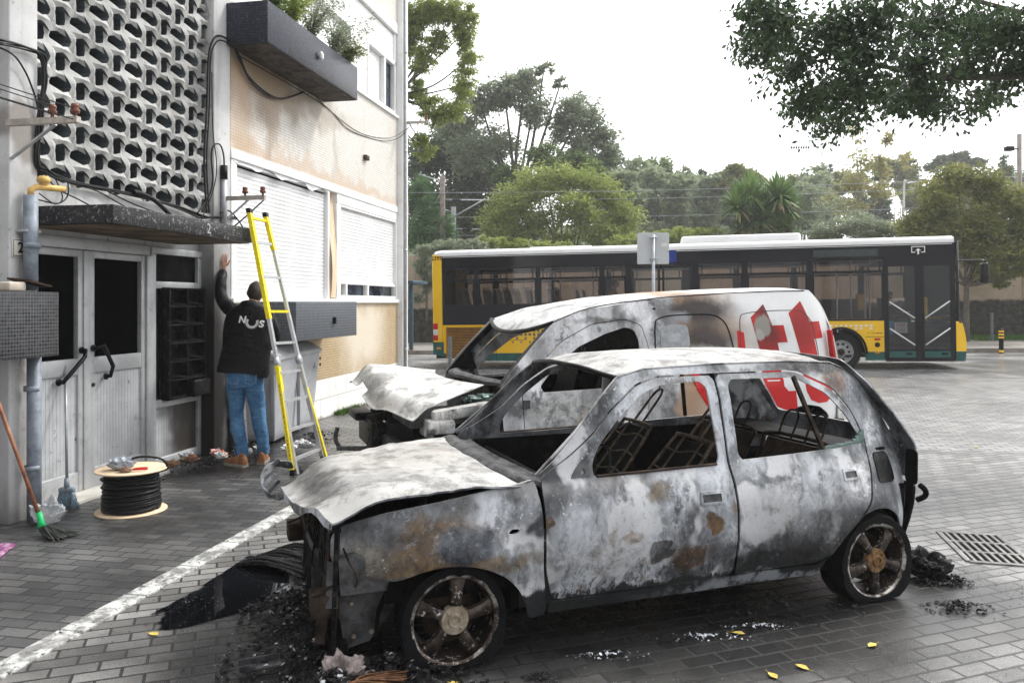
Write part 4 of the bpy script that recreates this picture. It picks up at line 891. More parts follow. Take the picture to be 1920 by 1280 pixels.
# engine bay, front frame
mb = MB(); mb.box(-.30, .30, .42, 1.2, .18, .60); mb.tube([(-.25,.5,.62), (.1,.6,.66), (.2,1.,.6)], .05, 8); mb.lathe([(0,0),(.09,0),(.09,.12),(0,.12)], 16, (-.1,.5,.56)); mb.lathe([(0,0),(.07,0),(.07,.1),(0,.1)], 16, (-.15,1.2,.52)); mb.box(.05,.3,1.22,1.4,.42,.62)
pnl(mb, 'engine', M_inner, car)
mb = MB(); mb.box(.30, .34, .1, W-.1, .2, .78); mb.box(-.30, .3, .1, .13, .3, .66); mb.box(-.30, .3, W-.13, W-.1, .3, .66); pnl(mb, 'bulkhead', M_inner, car)
for l in (.17, W-.17):
    s_ = 1 if l < .5 else -1
    mb = MB(); mb.box(-.50, .1, l-.03+s_*.16, l+.03+s_*.16, .26, .36)
    mb.prism([(-.47,.10), (-.36,.12), (-.27,.22), (-.22,.30), (-.24,.46), (-.46,.47), (-.50,.30)], lambda p: Vector((p[0], l-.03*s_+.04*s_*math.sin(p[1]*7), p[1])), lambda p: Vector((p[0], l-.02*s_+.04*s_*math.sin(p[1]*7), p[1])))
    ip = pnl(mb, 'inner_wing', M_greym, car)
    for q in ((-.43,.15), (-.35,.16), (-.44,.30)):
        mb = MB(); mb.lathe([(0,.012),(.008,.012),(.012,.004),(.012,0)], 8, M=Matrix.Translation((q[0], l-.034*s_+.04*s_*math.sin(q[1]*7), q[1])) @ (RX if s_ > 0 else RX @ Matrix.Rotation(math.pi,4,'X'))); pnl(mb, 'bolt', M_hub, ip)
    mb = MB()   # headlamp bucket
    mb.prism([(-.50,.42), (-.30,.42), (-.27,.52), (-.44,.60), (-.51,.58)], lambda p: Vector((p[0], l-.09*s_, p[1]-.05)), lambda p: Vector((p[0], l+.10*s_, p[1]-.05))); pnl(mb, 'headlamp_bucket', M_greym, car)
    mb = MB(); mb.rbox(-.62, -.50, l-.07, l+.07, .27, .37, .01); mb.bar((-.62,l-.06,.38), (-.50,l-.06,.42), .02, .01); pnl(mb, 'bumper_mount', M_rustm, car, 'rusty bumper mounting box')
mb = MB()
for k in range(7):
    l = .12+.2*k+r2.uniform(-.02,.02); mb.bar((-.53+r2.uniform(-.02,.02), l, .12), (-.51, l+r2.uniform(-.02,.02), .66), r2.choice((.02,.035,.045)), .02)
mb.bar((-.52,.1,.66), (-.52,W-.1,.66), .05, .04); mb.bar((-.50,.1,.12), (-.50,W-.1,.12), .07, .06); mb.bar((-.53,.14,.40), (-.53,W-.14,.38), .03, .05)
pnl(mb, 'front_crossmember', M_char, car)
for k in range(7):
    l = .10+.08*k+r2.uniform(-.02,.02); mb = MB(); z0_ = r2.uniform(.1,.4); mb.bar((-.56+r2.uniform(-.02,.03), l, z0_), (-.54+r2.uniform(-.02,.03), l+r2.uniform(-.04,.04), z0_+r2.uniform(.12,.3)), r2.choice((.015,.03,.05)), r2.choice((.006,.02))); pnl(mb, 'bent_bracket', r2.choice((M_greym, M_rustm, M_char)), car)
mb = MB(); mb.rbox(-.505, -.475, .34, 1.15, .16, .60, .006)
for k in range(20): mb.bar((-.512,.36,.18+k*.021), (-.512,1.13,.18+k*.021+r2.uniform(-.006,.006)), .006, .004)
pnl(mb, 'radiator', M_char, car)
for k in range(16):
    a = [(-.52+r2.uniform(-.04,.05), r2.uniform(.05,.9), r2.uniform(.45,.68))]
    for j in range(3): a.append((a[-1][0]+r2.uniform(-.05,.05), a[-1][1]+r2.uniform(-.06,.06), a[-1][2]-r2.uniform(.04,.13)))
    mb = MB(); mb.tube(sm(a, 4), .005, 5); pnl(mb, 'burnt_wire', M_rustm if k < 8 else M_char, car)
# floor, tunnel, dash tube, steering
mb = MB(); mb.box(.34, 2.45, .1, W-.1, .17, .20); mb.box(.34, 1.9, .70, .86, .2, .32); mb.box(1.75, 2.75, .12, W-.12, .2, .33); mb.box(.12,.5,.2,W-.2,.14,.17); pnl(mb, 'floor_pan', M_inner, car)
for (a, l0, l1) in ((0, .10, .24), (0, W-.24, W-.10), (2.42, .10, .24), (2.42, W-.24, W-.10)):
    vs = []; mb = MB()
    for k in range(13):
        t = math.pi*k/12; x_, z_ = a-.335*math.cos(t), .17+.335*math.sin(t); vs += [(x_, l0 if l0 < .5 else l1, z_), (x_, (l1 if l0 < .5 else l0)+(.12 if l0 < .5 else -.12), z_)]
    mb.add(vs, [(2*k, 2*k+1, 2*k+3, 2*k+2) for k in range(12)]); pnl(mb, 'wheel_housing', M_black, car)
mb = MB(); mb.tube([(.62,.1,.70), (.62,W-.1,.70)], .03, 10); mb.box(.42,.60,.15,.7,.55,.72); mb.box(.42,.62,.8,W-.15,.5,.7); mb.bar((.5,.3,.72),(.66,.45,.5),.04,.02); mb.bar((.5,.9,.72),(.66,1.05,.48),.04,.02)
for k in range(7): mb.box(.40+.02*(k%3), .5, .12+k*.19, .22+k*.19, .72, .76+.02*(k%2))
pnl(mb, 'dashboard_frame', M_inner, car)
TT = Matrix.Translation((.86,.40,.74)) @ Matrix.Rotation(R(-62), 4, 'Y')
mb = MB(); mb.tube([TT @ Vector((.17*math.cos(k*.3142), .17*math.sin(k*.3142), 0)) for k in range(21)], .008, 8, cap=False)
for k in range(3): mb.bar(TT @ Vector((0,0,-.03)), TT @ Vector((.17*math.cos(k*2.09+.5), .17*math.sin(k*2.09+.5), 0)), .015, .006)
mb.tube([(.64,.40,.62), (.85,.40,.73)], .02, 8); pnl(mb, 'steering_wheel', M_char, car)
M_seatf = simple('bare_seat_wire', (.13,.10,.075), .45, .5, var=.6, scale=25, dirt=((.02,.018,.015), .7))
def seat(a, l, wd, label=None):
    S = MB(); tl = .42
    def q(h, s): return (a+h*tl+ .0, l+s*wd/2, .38+h*.50)
    S.tube(sm([q(0,-1), q(.5,-1.02), q(.95,-.86), q(1.0,-.7), q(1.0,.7), q(.95,.86), q(.5,1.02), q(0,1)], 4), .011, 8)
    for s_ in (-.45, .45): S.tube([q(.1,s_), q(1.0,s_)], .007, 6)
    for h in (.25,.45,.65,.85): S.tube(sm([q(h,-.98), q(h+.03,-.3), q(h-.02,.3), q(h,.98)], 3), .005, 6)
    hr = [(q(1.0,-.25)), (q(1.12,-.24)), (q(1.32,-.22)), (q(1.40,-.1)), (q(1.40,.1)), (q(1.32,.22)), (q(1.12,.24)), (q(1.0,.25))]
    S.tube(sm(hr, 3), .008, 8)
    for s_ in (-1, 1): S.bar((a-.42,l+s_*wd/2,.30), (a+.05,l+s_*wd/2,.34), .03, .05); S.bar((a+.03,l+s_*wd/2,.30), (a+.10,l+s_*wd/2,.50), .012, .07)
    for k in range(6): S.tube([(a-.4+k*.075,l-wd/2,.33), (a-.4+k*.075,l,.30), (a-.4+k*.075,l+wd/2,.33)], .005, 5)
    o = pnl(S, 'seat_frame', M_seatf, car, label)
    pl = MB(); pl.prism([(0.05,-.9),(.8,-.95),(.95,-.7),(.95,.7),(.8,.95),(.05,.9)], lambda p: Vector((q(p[0],p[1])[0]+.02, *q(p[0],p[1])[1:])), lambda p: Vector((q(p[0],p[1])[0]+.035, *q(p[0],p[1])[1:]))); pnl(pl, 'back_plate', M_inner, o)
seat(1.12, .45, .42, 'bare wire front seat frame'); seat(1.12, 1.10, .42, 'bare wire front seat frame')
S = MB()
for l in (.42, 1.12):
    def q(h, s, l=l): return (2.02+h*.22, l+s*.29, .36+h*.48)
    S.tube(sm([q(0,-1), q(.8,-1), q(1,-.9), q(1,.9), q(.8,1), q(0,1)], 4), .012, 8)
    S.prism([(0,-.96),(.95,-.92),(.95,.92),(0,.96)], lambda p: Vector(q(p[0],p[1])), lambda p: Vector((q(p[0],p[1])[0]+.012, *q(p[0],p[1])[1:])), [[(.3+.03*math.cos(t*1.05)+.0, -.4+.1*math.sin(t*1.05)) for t in range(6)], [(.6+.03*math.cos(t*1.05), .3+.1*math.sin(t*1.05)) for t in range(6)]])
    for dl in (-.12, .12): S.tube(sm([q(.96,dl/.29-.2), q(1.25,dl/.29-.2), q(1.32,dl/.29), q(1.25,dl/.29+.2), q(.96,dl/.29+.2)], 4), .007, 6)
    S.bar(q(.5,-1), q(.5,1), .01, .03)
pnl(S, 'rear_seat_frame', M_rustm, car, 'charred rear seat back frame')
mb = MB(); mb.box(2.3, 2.62, .14, W-.14, .80, .815); mb.box(2.1,2.75,.12,.3,.33,.6); mb.box(2.1,2.75,W-.3,W-.12,.33,.6); pnl(mb, 'luggage_shelf', M_inner, car)
g_ = NT('melted_green_glass', rough=.1); g_.col((.25,.38,.34)); g_.b.inputs['Transmission Weight'].default_value = .5; g_.bump(g_.noise(40, 4), .8, .01); M_gglass = g_.m
mb = MB(); f = side(1)
for k in range(14):
    a_ = 2.14+.022*k; hgt = .004+.003*math.sin(k*2.)+ (.05*smooth01((k-9)/4)); mb.rbox(a_, a_+.026, f((a_,.86))[1]+.0, f((a_,.86))[1]+.012, .835+.0015*k, .852+.0015*k+hgt, .003)
pnl(mb, 'glass_remnant', M_gglass, car, 'green melted glass left in the rear window')
wheel(car, 0, .02, .218, 1, rot=R(12), ro=.246); wheel(car, 2.42, .0, .221, 1, hubm=M_rhub, rot=R(-18), ro=.258)
wheel(car, 0, W-.02, .218, -1); wheel(car, 2.42, W, .221, -1)
# ------------------------------------------------------------ burnt delivery van
VL = Vector((-.78, 6.48, 0)); VW = 1.82
van = thing('burnt_van', 'burnt out delivery van, front destroyed and ash grey, rear still white with red lettering', 'van', VL, PK)
def vin(a, z):
    i = .0
    if z > .9: i += .015+(z-.9)*.10+.35*max(0, z-1.45)**1.6
    if z < .55: i += .2*(.55-z)**1.4
    if a < 1.2: i += .10*((1.2-a)/1.2)**2
    if a > 3.9: i += .25*((a-3.9)/.5)**2.4*.5
    return i
def vside(sg=1):
    def f(p):
        a, z = p; i = vin(a, z)+.006*nz3(a, 7, z, 2.5)*(1 if a < 2.9 else .2)+.0025*nz3(a, 4, z, 9)*(1 if a < 2.9 else 0); return (a, i if sg > 0 else VW-i, z)
    return f
def van_extra(n, c, dist):
    x, y, z = n.sep(dist)
    x = n.math('ADD', x, n.math('MULTIPLY', n.math('SUBTRACT', n.noise(3, 6, .7), .5), .3))
    keep = n.rng(x, 2.52, 2.98)
    # intact white paint, browned by heat near the fire
    dirt = n.mix(n.math('MULTIPLY', n.rng(n.noise(50, 5, .8), .55, .7), .3), (.80,.80,.80), (.4,.36,.32))
    brown = n.mix(n.rng(x, 2.6, 3.3), (.45,.30,.2), dirt)
    c = n.mix(n.rng(x, 2.42, 2.52), c, brown)
    for (q, r, colr, amt) in (((2.72,0,1.58), (.42,.6,.13), (.03,.025,.025), .96), ((2.85,0,1.30), (.33,.6,.22), (.035,.026,.026), .93), ((2.62,0,1.15), (.22,.6,.2), (.045,.035,.03), .85), ((3.12,0,1.42), (.2,.6,.1), (.42,.28,.19), .5), ((3.25,0,1.22), (.16,.6,.1), (.5,.42,.33), .5), ((2.55,0,1.5), (.09,.6,.06), (.3,.31,.33), .9), ((2.75,0,1.2),(.2,.5,.05),(.5,.48,.44),.5), ((3.5,0,1.33),(.22,.5,.12),(.14,.1,.08),.35)):
        c = n.mix(n.math('MULTIPLY', n.blob(q, r, .55, dist), amt), c, colr)
    return c
M_van = burnt_paint('burnt_van_skin', [((2.35,0,1.35), (.16,.6,.13), (.36,.37,.39), .9, .35), ((2.3,0,.75), (.3,.5,.12), (.4,.4,.4), .6, .6), ((1.56,0,.62), (.12,.5,.10), (.3,.17,.06), .95, .45), ((1.3,0,.72), (.3,.5,.12), (.6,.6,.58), .8, .6), ((1.75,0,1.49), (.3,.3,.03), (.06,.05,.045), .8, .8), ((.85,0,1.0), (.12,.5,.1), (.07,.07,.075), .8, .6)], (.42,.42,.43), (.16,.16,.165), (.74,.74,.73), .22, extra=van_extra, streak=.35, whites=.8)
vframe = [(.80,.35), (.76,.6), (.74,.93), (.86,1.08), (.98,1.21), (1.24,1.472), (1.6,1.59), (2.11,1.662), (2.7,1.712), (3.55,1.752), (4.05,1.765), (4.13,1.74), (4.23,1.60), (4.30,1.42), (4.34,1.25), (4.385,1.03), (4.385,.45), (4.30,.34), (4.29,.42), (4.22,.54), (4.10,.62), (3.93,.65), (3.76,.62), (3.64,.54), (3.57,.42), (3.56,.30), (1.2,.30)]
vdoor = [(.965,.40), (2.13,.40), (2.165,.9), (2.175,1.25), (2.11,1.44), (1.95,1.495), (1.62,1.455), (1.32,1.31), (1.10,1.11), (.93,.89)]
vwin = [(1.10,.93), (1.24,1.085), (1.48,1.262), (1.75,1.372), (1.95,1.428), (2.04,1.40), (2.085,1.30), (2.09,.90), (1.12,.875)]
for sg in (1, -1):
    f = vside(sg); inw = (0, sg, 0)
    pnl(panel(vframe, f, [off(vdoor, .008)], inward=inw, step=.06), 'side_frame', M_van, van)
    d = pnl(panel(vdoor, f, [vwin], inward=inw, step=.05), 'door', M_van, van)
    mb = panel([(1.0,.42), (2.1,.42), (2.1,.86), (1.0,.86)], lambda p: (p[0], (.08 if sg > 0 else VW-.08), p[1]), inward=inw); pnl(mb, 'inner_skin', M_inner, d)
    mb = MB()
    for z in (.5, .78): mb.bar(tuple(Vector(f((.93,z)))-Vector((0,sg*.012,0))), tuple(Vector(f((.99,z)))-Vector((0,sg*.012,0))), .03, .07)
    pnl(mb, 'hinge', M_greym, d)
    # pressed panel outlines behind the doors
    def rail(pts, r, nm, m):
        mb = MB(); mb.tube([tuple(Vector(f(p))-Vector((0, sg*.002, 0))) for p in sm_2d(pts)], r, 6); pnl(mb, nm, m, van)
    def sm_2d(pts): return [(v[0], v[1]) for v in sm([(p[0], p[1], 0) for p in pts], 5)]
    rail([(2.27,.85), (2.25,1.2), (2.26,1.45), (2.30,1.50), (2.42,1.528), (2.65,1.538), (2.87,1.535), (2.97,1.50), (3.04,1.42), (3.09,1.25), (3.12,1.02), (3.1,.9)], .006, 'panel_seam', M_char)
    rail([(3.18,1.2), (3.185,1.42), (3.2,1.51), (3.26,1.545), (3.5,1.568), (3.86,1.572), (3.96,1.54), (4.04,1.45), (4.10,1.2), (4.12,1.0)], .0035, 'panel_seam', M_greym)
    rail([(1.24,1.478), (1.6,1.597), (2.11,1.668), (2.7,1.718), (3.55,1.758), (4.02,1.768)], .006, 'gutter', M_char)
    if sg > 0:
        # pushed-in blister of burnt skin
        mb = panel([(2.30,1.18), (2.38,1.07), (2.5,1.1), (2.62,1.26), (2.6,1.44), (2.42,1.45), (2.31,1.4)], lambda p: (p[0], f(p)[1]-.004-.012*math.exp(-((p[0]-2.45)/.1)**2-((p[1]-1.28)/.1)**2), p[1]), inward=inw, step=.04); pnl(mb, 'blistered_skin', simple('pale_blister', (.36,.37,.39), .5, var=.25, scale=12, bump=.3), van)
# red lettering, same marks as on the real side panel
n = NT('red_decal', rough=.4)
dist = n.vm('ADD', n.co, n.vm('SCALE', n.vm('SUBTRACT', n.noisec(9, 5), (.5,.5,.5)), .12))
c = n.mix(n.rng(n.noise(60, 4, .7), .35, .75), (.62,.015,.015), (.5,.02,.02))
for (q, r, colr, amt) in (((3.50,0,1.5), (.13,.5,.22), (.12,.02,.018), .85), ((3.5,0,1.28), (.2,.5,.13), (.1,.015,.012), .6), ((3.44,0,1.43), (.1,.5,.11), (.3,.28,.25), 1.), ((3.40,0,1.33), (.05,.5,.06), (.4,.38,.34), 1.), ((3.92,0,1.4), (.16,.5,.25), (.2,.02,.018), .6)):
    c = n.mix(n.math('MULTIPLY', n.blob(q, r, .5 if colr[1] < .1 else .18, dist), amt), c, colr)
n.col(c); M_red = n.m
t1 = [(3.317,1.506), (3.485,1.634), (3.56,1.426), (3.694,1.43), (3.732,1.262), (3.611,1.259), (3.63,1.148), (3.635,.95), (3.65,.84), (3.70,.79), (3.79,.79), (3.81,.62), (3.68,.605), (3.55,.65), (3.46,.76), (3.412,.92), (3.404,1.174)]
t2 = [(3.771,1.545), (3.939,1.666), (4.018,1.459), (4.15,1.463), (4.19,1.297), (4.064,1.288), (4.103,1.095), (4.11,.97), (4.14,.88), (4.20,.84), (4.29,.83), (4.31,.72), (4.2,.66), (4.08,.655), (3.98,.69), (3.92,.78), (3.895,.9), (3.887,1.122)]
c1 = [(3.15,1.385), (3.225,1.363), (3.235,1.19), (3.15,1.215)]
c2 = [(2.60,1.02), (2.66,.84), (2.78,.68), (2.92,.60), (3.05,.585), (3.05,.72), (2.95,.75), (2.88,.82), (2.83,.93), (2.82,1.02)]
for sg in (1, -1):
    f = vside(sg)
    for nm, P_ in (('letter', t1), ('letter', t2), ('letter', c1), ('letter', c2)):
        pp = P_ if sg > 0 else P_
        mb = panel(pp, lambda p: (p[0], f(p)[1]-sg*.003, p[1]), inward=(0, sg*.0025, 0), th=1, step=.05, rounded=False); pnl(mb, nm, M_red, van)
def vroofz(a):
    P = vframe[5:11]
    for (x0, z0), (x1, z1) in zip(P, P[1:]):
        if a <= x1: return z0+(z1-z0)*(a-x0)/(x1-x0)
    return P[-1][1]
def vroof(u, v):
    q = 2*v-1; a = 1.24-.13*(1-q*q)*(1-u)**2+u*(2.86+.05*(1-q*q)); zz = vroofz(max(1.24, min(4.05, a))) if a > 1.24 else 1.472-(1.24-a)*.9
    i = vin(a, zz)+.004; return (a, i+(VW-2*i)*v, zz+.045*(1-abs(q)**2.2)*(.3+.7*smooth01(u*3))+.005*nz3(a, v*3, 2, 3))
pnl(gridsurf(vroof, 50, 30, (0,0,-.012)), 'roof', M_van, van, 'curved roof paled by ash and painted sky sheen')
mb = MB(); mb.tube([vroof(0, v/12) for v in range(13)], .02, 8); pnl(mb, 'windscreen_header', M_char, van)
def vtail(p):
    l, h = p; q = 2*l/VW-1
    P = [(.35,4.42), (1.0,4.43), (1.25,4.37), (1.45,4.32), (1.62,4.25), (1.76,4.12)]; a = P[-1][1]
    for (h0, a0), (h1, a1) in zip(P, P[1:]):
        if h <= h1: a = a0+(a1-a0)*(h-h0)/(h1-h0); break
    return (a+.04*(1-q*q)-.02, l, h+.03*(1-q*q)*smooth01((h-1.4)/.3))
pnl(panel([(.10,.40), (VW-.10,.40), (VW-.10,1.3), (VW-.19,1.765), (.19,1.765), (.10,1.3)], vtail, [[(.25,1.1), (.85,1.1), (.85,1.58), (.28,1.58)], [(.97,1.1), (VW-.25,1.1), (VW-.28,1.58), (.97,1.58)]], inward=(-1,0,0), step=.08), 'rear_doors', M_van, van)
mb = panel([(.25,1.1), (VW-.25,1.1), (VW-.28,1.58), (.28,1.58)], lambda p: (vtail(p)[0]-.02, *vtail(p)[1:]), inward=(-1,0,0)); pnl(mb, 'rear_glass', M_wglass, van)
for l in (.035, VW-.035):
    mb = MB(); vs = [Vector((4.30,l-.03,1.38)), Vector((4.36,l+.03,1.38)), Vector((4.42,l+.03,1.0)), Vector((4.36,l-.03,1.0))]
    mb.rbox(-.02,.02,-.03,.03,-.19,.19,.015, Matrix.Translation((4.285,l+(.03 if l < 1 else -.03),1.19)) @ Matrix.Rotation(R(-9),4,'Y')); pnl(mb, 'tail_lamp', simple('red_lamp_lens', (.5,.02,.02), .15, var=.1), van)
mb = MB(); mb.box(4.25,4.42,.04,VW-.04,.30,.48); pnl(mb, 'rear_bumper', M_rubber, van)
mb = MB(); mb.box(.9,4.3,.12,VW-.12,.22,.30); mb.box(2.25,2.28,.1,VW-.1,.3,1.6); mb.box(.9,.95,.1,VW-.1,.3,.85); mb.box(1.4,2.1,.15,.7,.3,.55); mb.box(1.4,2.1,1.1,1.65,.3,.55); pnl(mb, 'floor_and_partition', M_inner, van)
for l0 in (.42, 1.38):
    for a0 in (1.85,):
        mb = MB()
        mb.prism([(-.25,0),(.25,0),(.23,.55),(.12,.62),(.1,.75),(-.1,.75),(-.12,.62),(-.23,.55)], lambda p: Vector((a0+p[1]*.3, l0+p[0], .5+p[1])), lambda p: Vector((a0+p[1]*.3+.05, l0+p[0], .5+p[1]))); pnl(mb, 'seat_frame', M_inner, van)
mb = MB(); mb.tube([(1.05,.1,.86), (1.05,VW-.1,.86)], .035, 10); mb.box(.82,1.05,.15,VW-.15,.72,.88)
for k in range(14): mb.box(.78+.03*(k%3), .98, .12+k*.115, .2+k*.115, .84, .9+.03*(k%4==0))
pnl(mb, 'dashboard_remains', M_rustm, van)
for sg in (1, -1):      # inner face of the windscreen pillar
    f = vside(sg); mb = MB()
    for (p, q) in (((.76,.95), (.98,1.2)), ((.98,1.2), (1.24,1.46))):
        A_, B_ = Vector(f(p)), Vector(f(q)); mb.bar(A_+Vector((.03,sg*.05,0)), B_+Vector((.03,sg*.05,0)), .06, .07, (0,1,0))
    mb.prism([(.74,.93), (1.08,.95), (.98,1.18)], lambda p: Vector((p[0], f(p)[1]+sg*.02, p[1])), lambda p: Vector((p[0], f(p)[1]+sg*.06, p[1]))); pnl(mb, 'windscreen_pillar', M_char, van)
    mb = MB(); mb.bar((1.03, .06 if sg > 0 else VW-.06, .84), (1.02, .07 if sg > 0 else VW-.07, 1.12), .035, .03); pnl(mb, 'quarter_light_bar', M_rustm, van)
# scuttle
def vsc(u, v): q = 2*v-1; return (.80-.20*(1-q*q)+.2*u, .08+(VW-.16)*v, .945+.03*(1-q*q)+.02*math.sin(u*5)+.012*nz3(v*9, u*4, 0, 1))
pnl(gridsurf(vsc, 8, 36, (0,0,-.03)), 'scuttle', M_greym, van)
# folded bonnet: swung over, nose bent up and to the far side
def vh(u, v):     # v 0 near edge, 1 far edge ; u 0 rear, 1 nose
    a = .62-.14*(1-(2*v-1)**2)-(.62+.24*smooth01(v))*u; l = .12+1.60*v+.06*u*v
    z = .93+.02*(1-u)+.13*smooth01((v-.32)/.4)*u-.20*u*(1-smooth01(v/.55))-.06*math.exp(-((v-.42)/.12)**2)*u-.28*smooth01((u-.74)/.26)**1.5*(.2+.6*v)+.02*math.sin(v*10)*u*u
    return (a, l, z)
def vkeep(u, v): return not (u > .93 and .52 < v < .62) and not (u > .9 and .9 < v)
vb = pnl(gridsurf(vh, 40, 40, (0,0,-.008), vkeep), 'bonnet', burnt_paint('burnt_van_bonnet', [((-.15,1.45,.85), (.16,.5,.14), (.2,.16,.12), .8, .6), ((-.1,.9,.75), (.12,.5,.08), (.25,.2,.15), .6, .6)], (.62,.62,.6), (.4,.39,.37), (.78,.77,.74), 0, streak=.2, whites=.3), van, 'ash white bonnet folded upwards at the far side')
# exposed front structure
mb = MB(); mb.rbox(-.02,.10,.15,VW-.15,.60,.68,.02); mb.rbox(-.10,.0,.1,VW-.1,.33,.45,.02); pnl(mb, 'front_crossmember', M_greym, van)
mb = MB(); mb.rbox(.10,.34,-.0,.22,.56,.68,.03); mb.rbox(.30,.82,.02,.14,.66,.76,.03, Matrix.Rotation(R(-7),4,'Y') @ Matrix.Translation((-.06,0,-.03))); mb.rbox(.10,.16,.02,.3,.53,.64,.02); sh = pnl(mb, 'wing_support', burnt_paint('pale_bracket', [], (.45,.44,.42), (.2,.2,.2), (.6,.58,.55), 0), van)
mb = MB(); mb.box(.05,.75,.3,VW-.3,.28,.60); mb.lathe([(0,0),(.1,0),(.12,.08),(.09,.2),(0,.2)], 18, (.0,1.35,.52)); mb.lathe([(0,0),(.07,0),(.07,.16),(0,.16)], 18, (.02,.9,.55)); mb.tube(sm([(-.05,1.5,.6),(-.15,1.3,.55),(-.1,1.,.6),(.1,.8,.68)]), .035, 8); pnl(mb, 'engine', M_inner, van)
mb = MB(); mb.rbox(-.20,-.05,.9,1.6,.30,.55,.03); mb.rbox(-.28,-.1,1.30,1.72,.52,.60,.02); pnl(mb, 'headlamp_remains', M_char, van)
mb = MB(); mb.tube(sm([(-.36,1.60,.20),(-.42,1.62,.30),(-.40,1.63,.42)]), .022, 6); mb.bar((-.40,1.6,.22), (.0,1.2,.26), .05, .04); pnl(mb, 'bumper_remnant', M_greym, van)
mb = MB()
for k in range(22): p = Vector((-.12+r2.uniform(-.05,.05), 1.0+r2.uniform(-.12,.12), .6)); mb.tube([p, p+Vector((r2.uniform(-.08,.05),r2.uniform(-.08,.08),-.12)), p+Vector((r2.uniform(-.1,.1),r2.uniform(-.12,.12),-.28))], .005, 5)
pnl(mb, 'burnt_wiring', M_rustm, van)
mb = MB()
for k in range(26): q = Vector((.6+r2.uniform(-.12,.12), .22+r2.uniform(-.12,.14), .80+r2.uniform(0,.06))); mb.box(q.x-.03,q.x+.03,q.y-.02,q.y+.02,q.z-.004,q.z+.004, Matrix.Translation(q) @ Matrix.Rotation(r2.uniform(-1,1),4,(1,r2.random(),.3)) @ Matrix.Translation(-q))
pnl(mb, 'glass_shards', M_gglass, van)
def vwheel(a, s_):
    r_ = wheel(van, a, .03 if s_ > 0 else VW-.03, .26, s_, rr=.20, ro=.30, flat=.6); return r_
for a in (.9, 3.93):
    for s_ in (1, -1): vwheel(a, s_)
mb = MB(); mb.box(3.55,4.3,.15,.3,.3,.62); pnl(mb, 'wheel_housing', M_black, van); mb = MB(); mb.box(3.55,4.3,VW-.3,VW-.15,.3,.62); pnl(mb, 'wheel_housing', M_black, van)
# ------------------------------------------------------------ city bus (x forward, y away from the kerb side, side with doors at y=0)
bus = thing('city_bus', 'yellow black and green city bus with white roof passing behind the burnt vehicles', 'bus', (8.25, 19.6, 0), math.atan2(-.1903, .9817))
bus.rotation_euler = (0, -math.atan(.0157), math.atan2(-.1903, .9817))
n = NT('bus_yellow_paint', rough=.25); n.col(n.mix(n.rng(n.noise(.8, 4), .35, .7), (.86,.50,.012), (.9,.56,.02))); n.b.inputs['Coat Weight'].default_value = .4; M_by = n.m
n = NT('bus_black_band', rough=.1, spec=.3); n.col((.005,.0055,.008)); M_bb = n.m
n = NT('bus_charcoal_panel', rough=.25, spec=.12); n.col((.016,.016,.02)); M_bc = n.m
n = NT('bus_green_skirt', rough=.35); n.col(n.mix(n.rng(n.noise(3, 5), .4, .7), (.02,.09,.08), (.03,.12,.105))); M_bg = n.m
M_bw = simple('bus_white_roof', (.8,.8,.8), .35, var=.05, scale=.8, dirt=((.5,.48,.44), .4))
M_red2 = simple('bus_red_lens', (.5,.01,.015), .15, var=.1); M_clear = simple('bus_clear_lens', (.6,.6,.6), .1, var=.05); M_amber = simple('bus_amber_lens', (.7,.25,.02), .2)
def glass(name, tint, refl=1.):
    m = bpy.data.materials.new(name); m.use_nodes = True; t = m.node_tree; t.nodes.clear()
    o = t.nodes.new('ShaderNodeOutputMaterial'); mx = t.nodes.new('ShaderNodeMixShader'); tr = t.nodes.new('ShaderNodeBsdfTransparent'); gl = t.nodes.new('ShaderNodeBsdfGlossy'); fr = t.nodes.new('ShaderNodeFresnel')
    gl.inputs['Roughness'].default_value = .015; gl.inputs['Color'].default_value = (refl, refl, refl, 1); tr.inputs['Color'].default_value = (*tint, 1); fr.inputs['IOR'].default_value = 1.5
    t.links.new(fr.outputs[0], mx.inputs[0]); t.links.new(tr.outputs[0], mx.inputs[1]); t.links.new(gl.outputs[0], mx.inputs[2]); t.links.new(mx.outputs[0], o.inputs[0]); return m
M_tint = glass('tinted_bus_glass', (.8,.77,.76)); M_tint2 = glass('bus_door_glass', (.82,.84,.84))
BWd = 2.5; TR, TF = -10.57, 2.43
def P(mb, name, m, par=bus, label=None):
    o = mb.build(name, m, par)
    if label: o['label'] = label
    return o
def side_rect(y0, y1, holes, x0, x1, z0, z1):
    mb = MB(); mb.prism([(x0,z0),(x1,z0),(x1,z1),(x0,z1)], lambda p: Vector((p[0], y0, p[1])), lambda p: Vector((p[0], y1, p[1])), holes); return fixbuild(mb)
def fixbuild(mb): return mb
wins = [(-10.23,-9.41), (-9.27,-7.73), (-7.61,-6.05), (-5.92,-5.38), (-3.53,-2.48), (-2.33,-.93), (-.78,.84)]
def rect(a, b, c, d): return [(a,c),(b,c),(b,d),(a,d)]
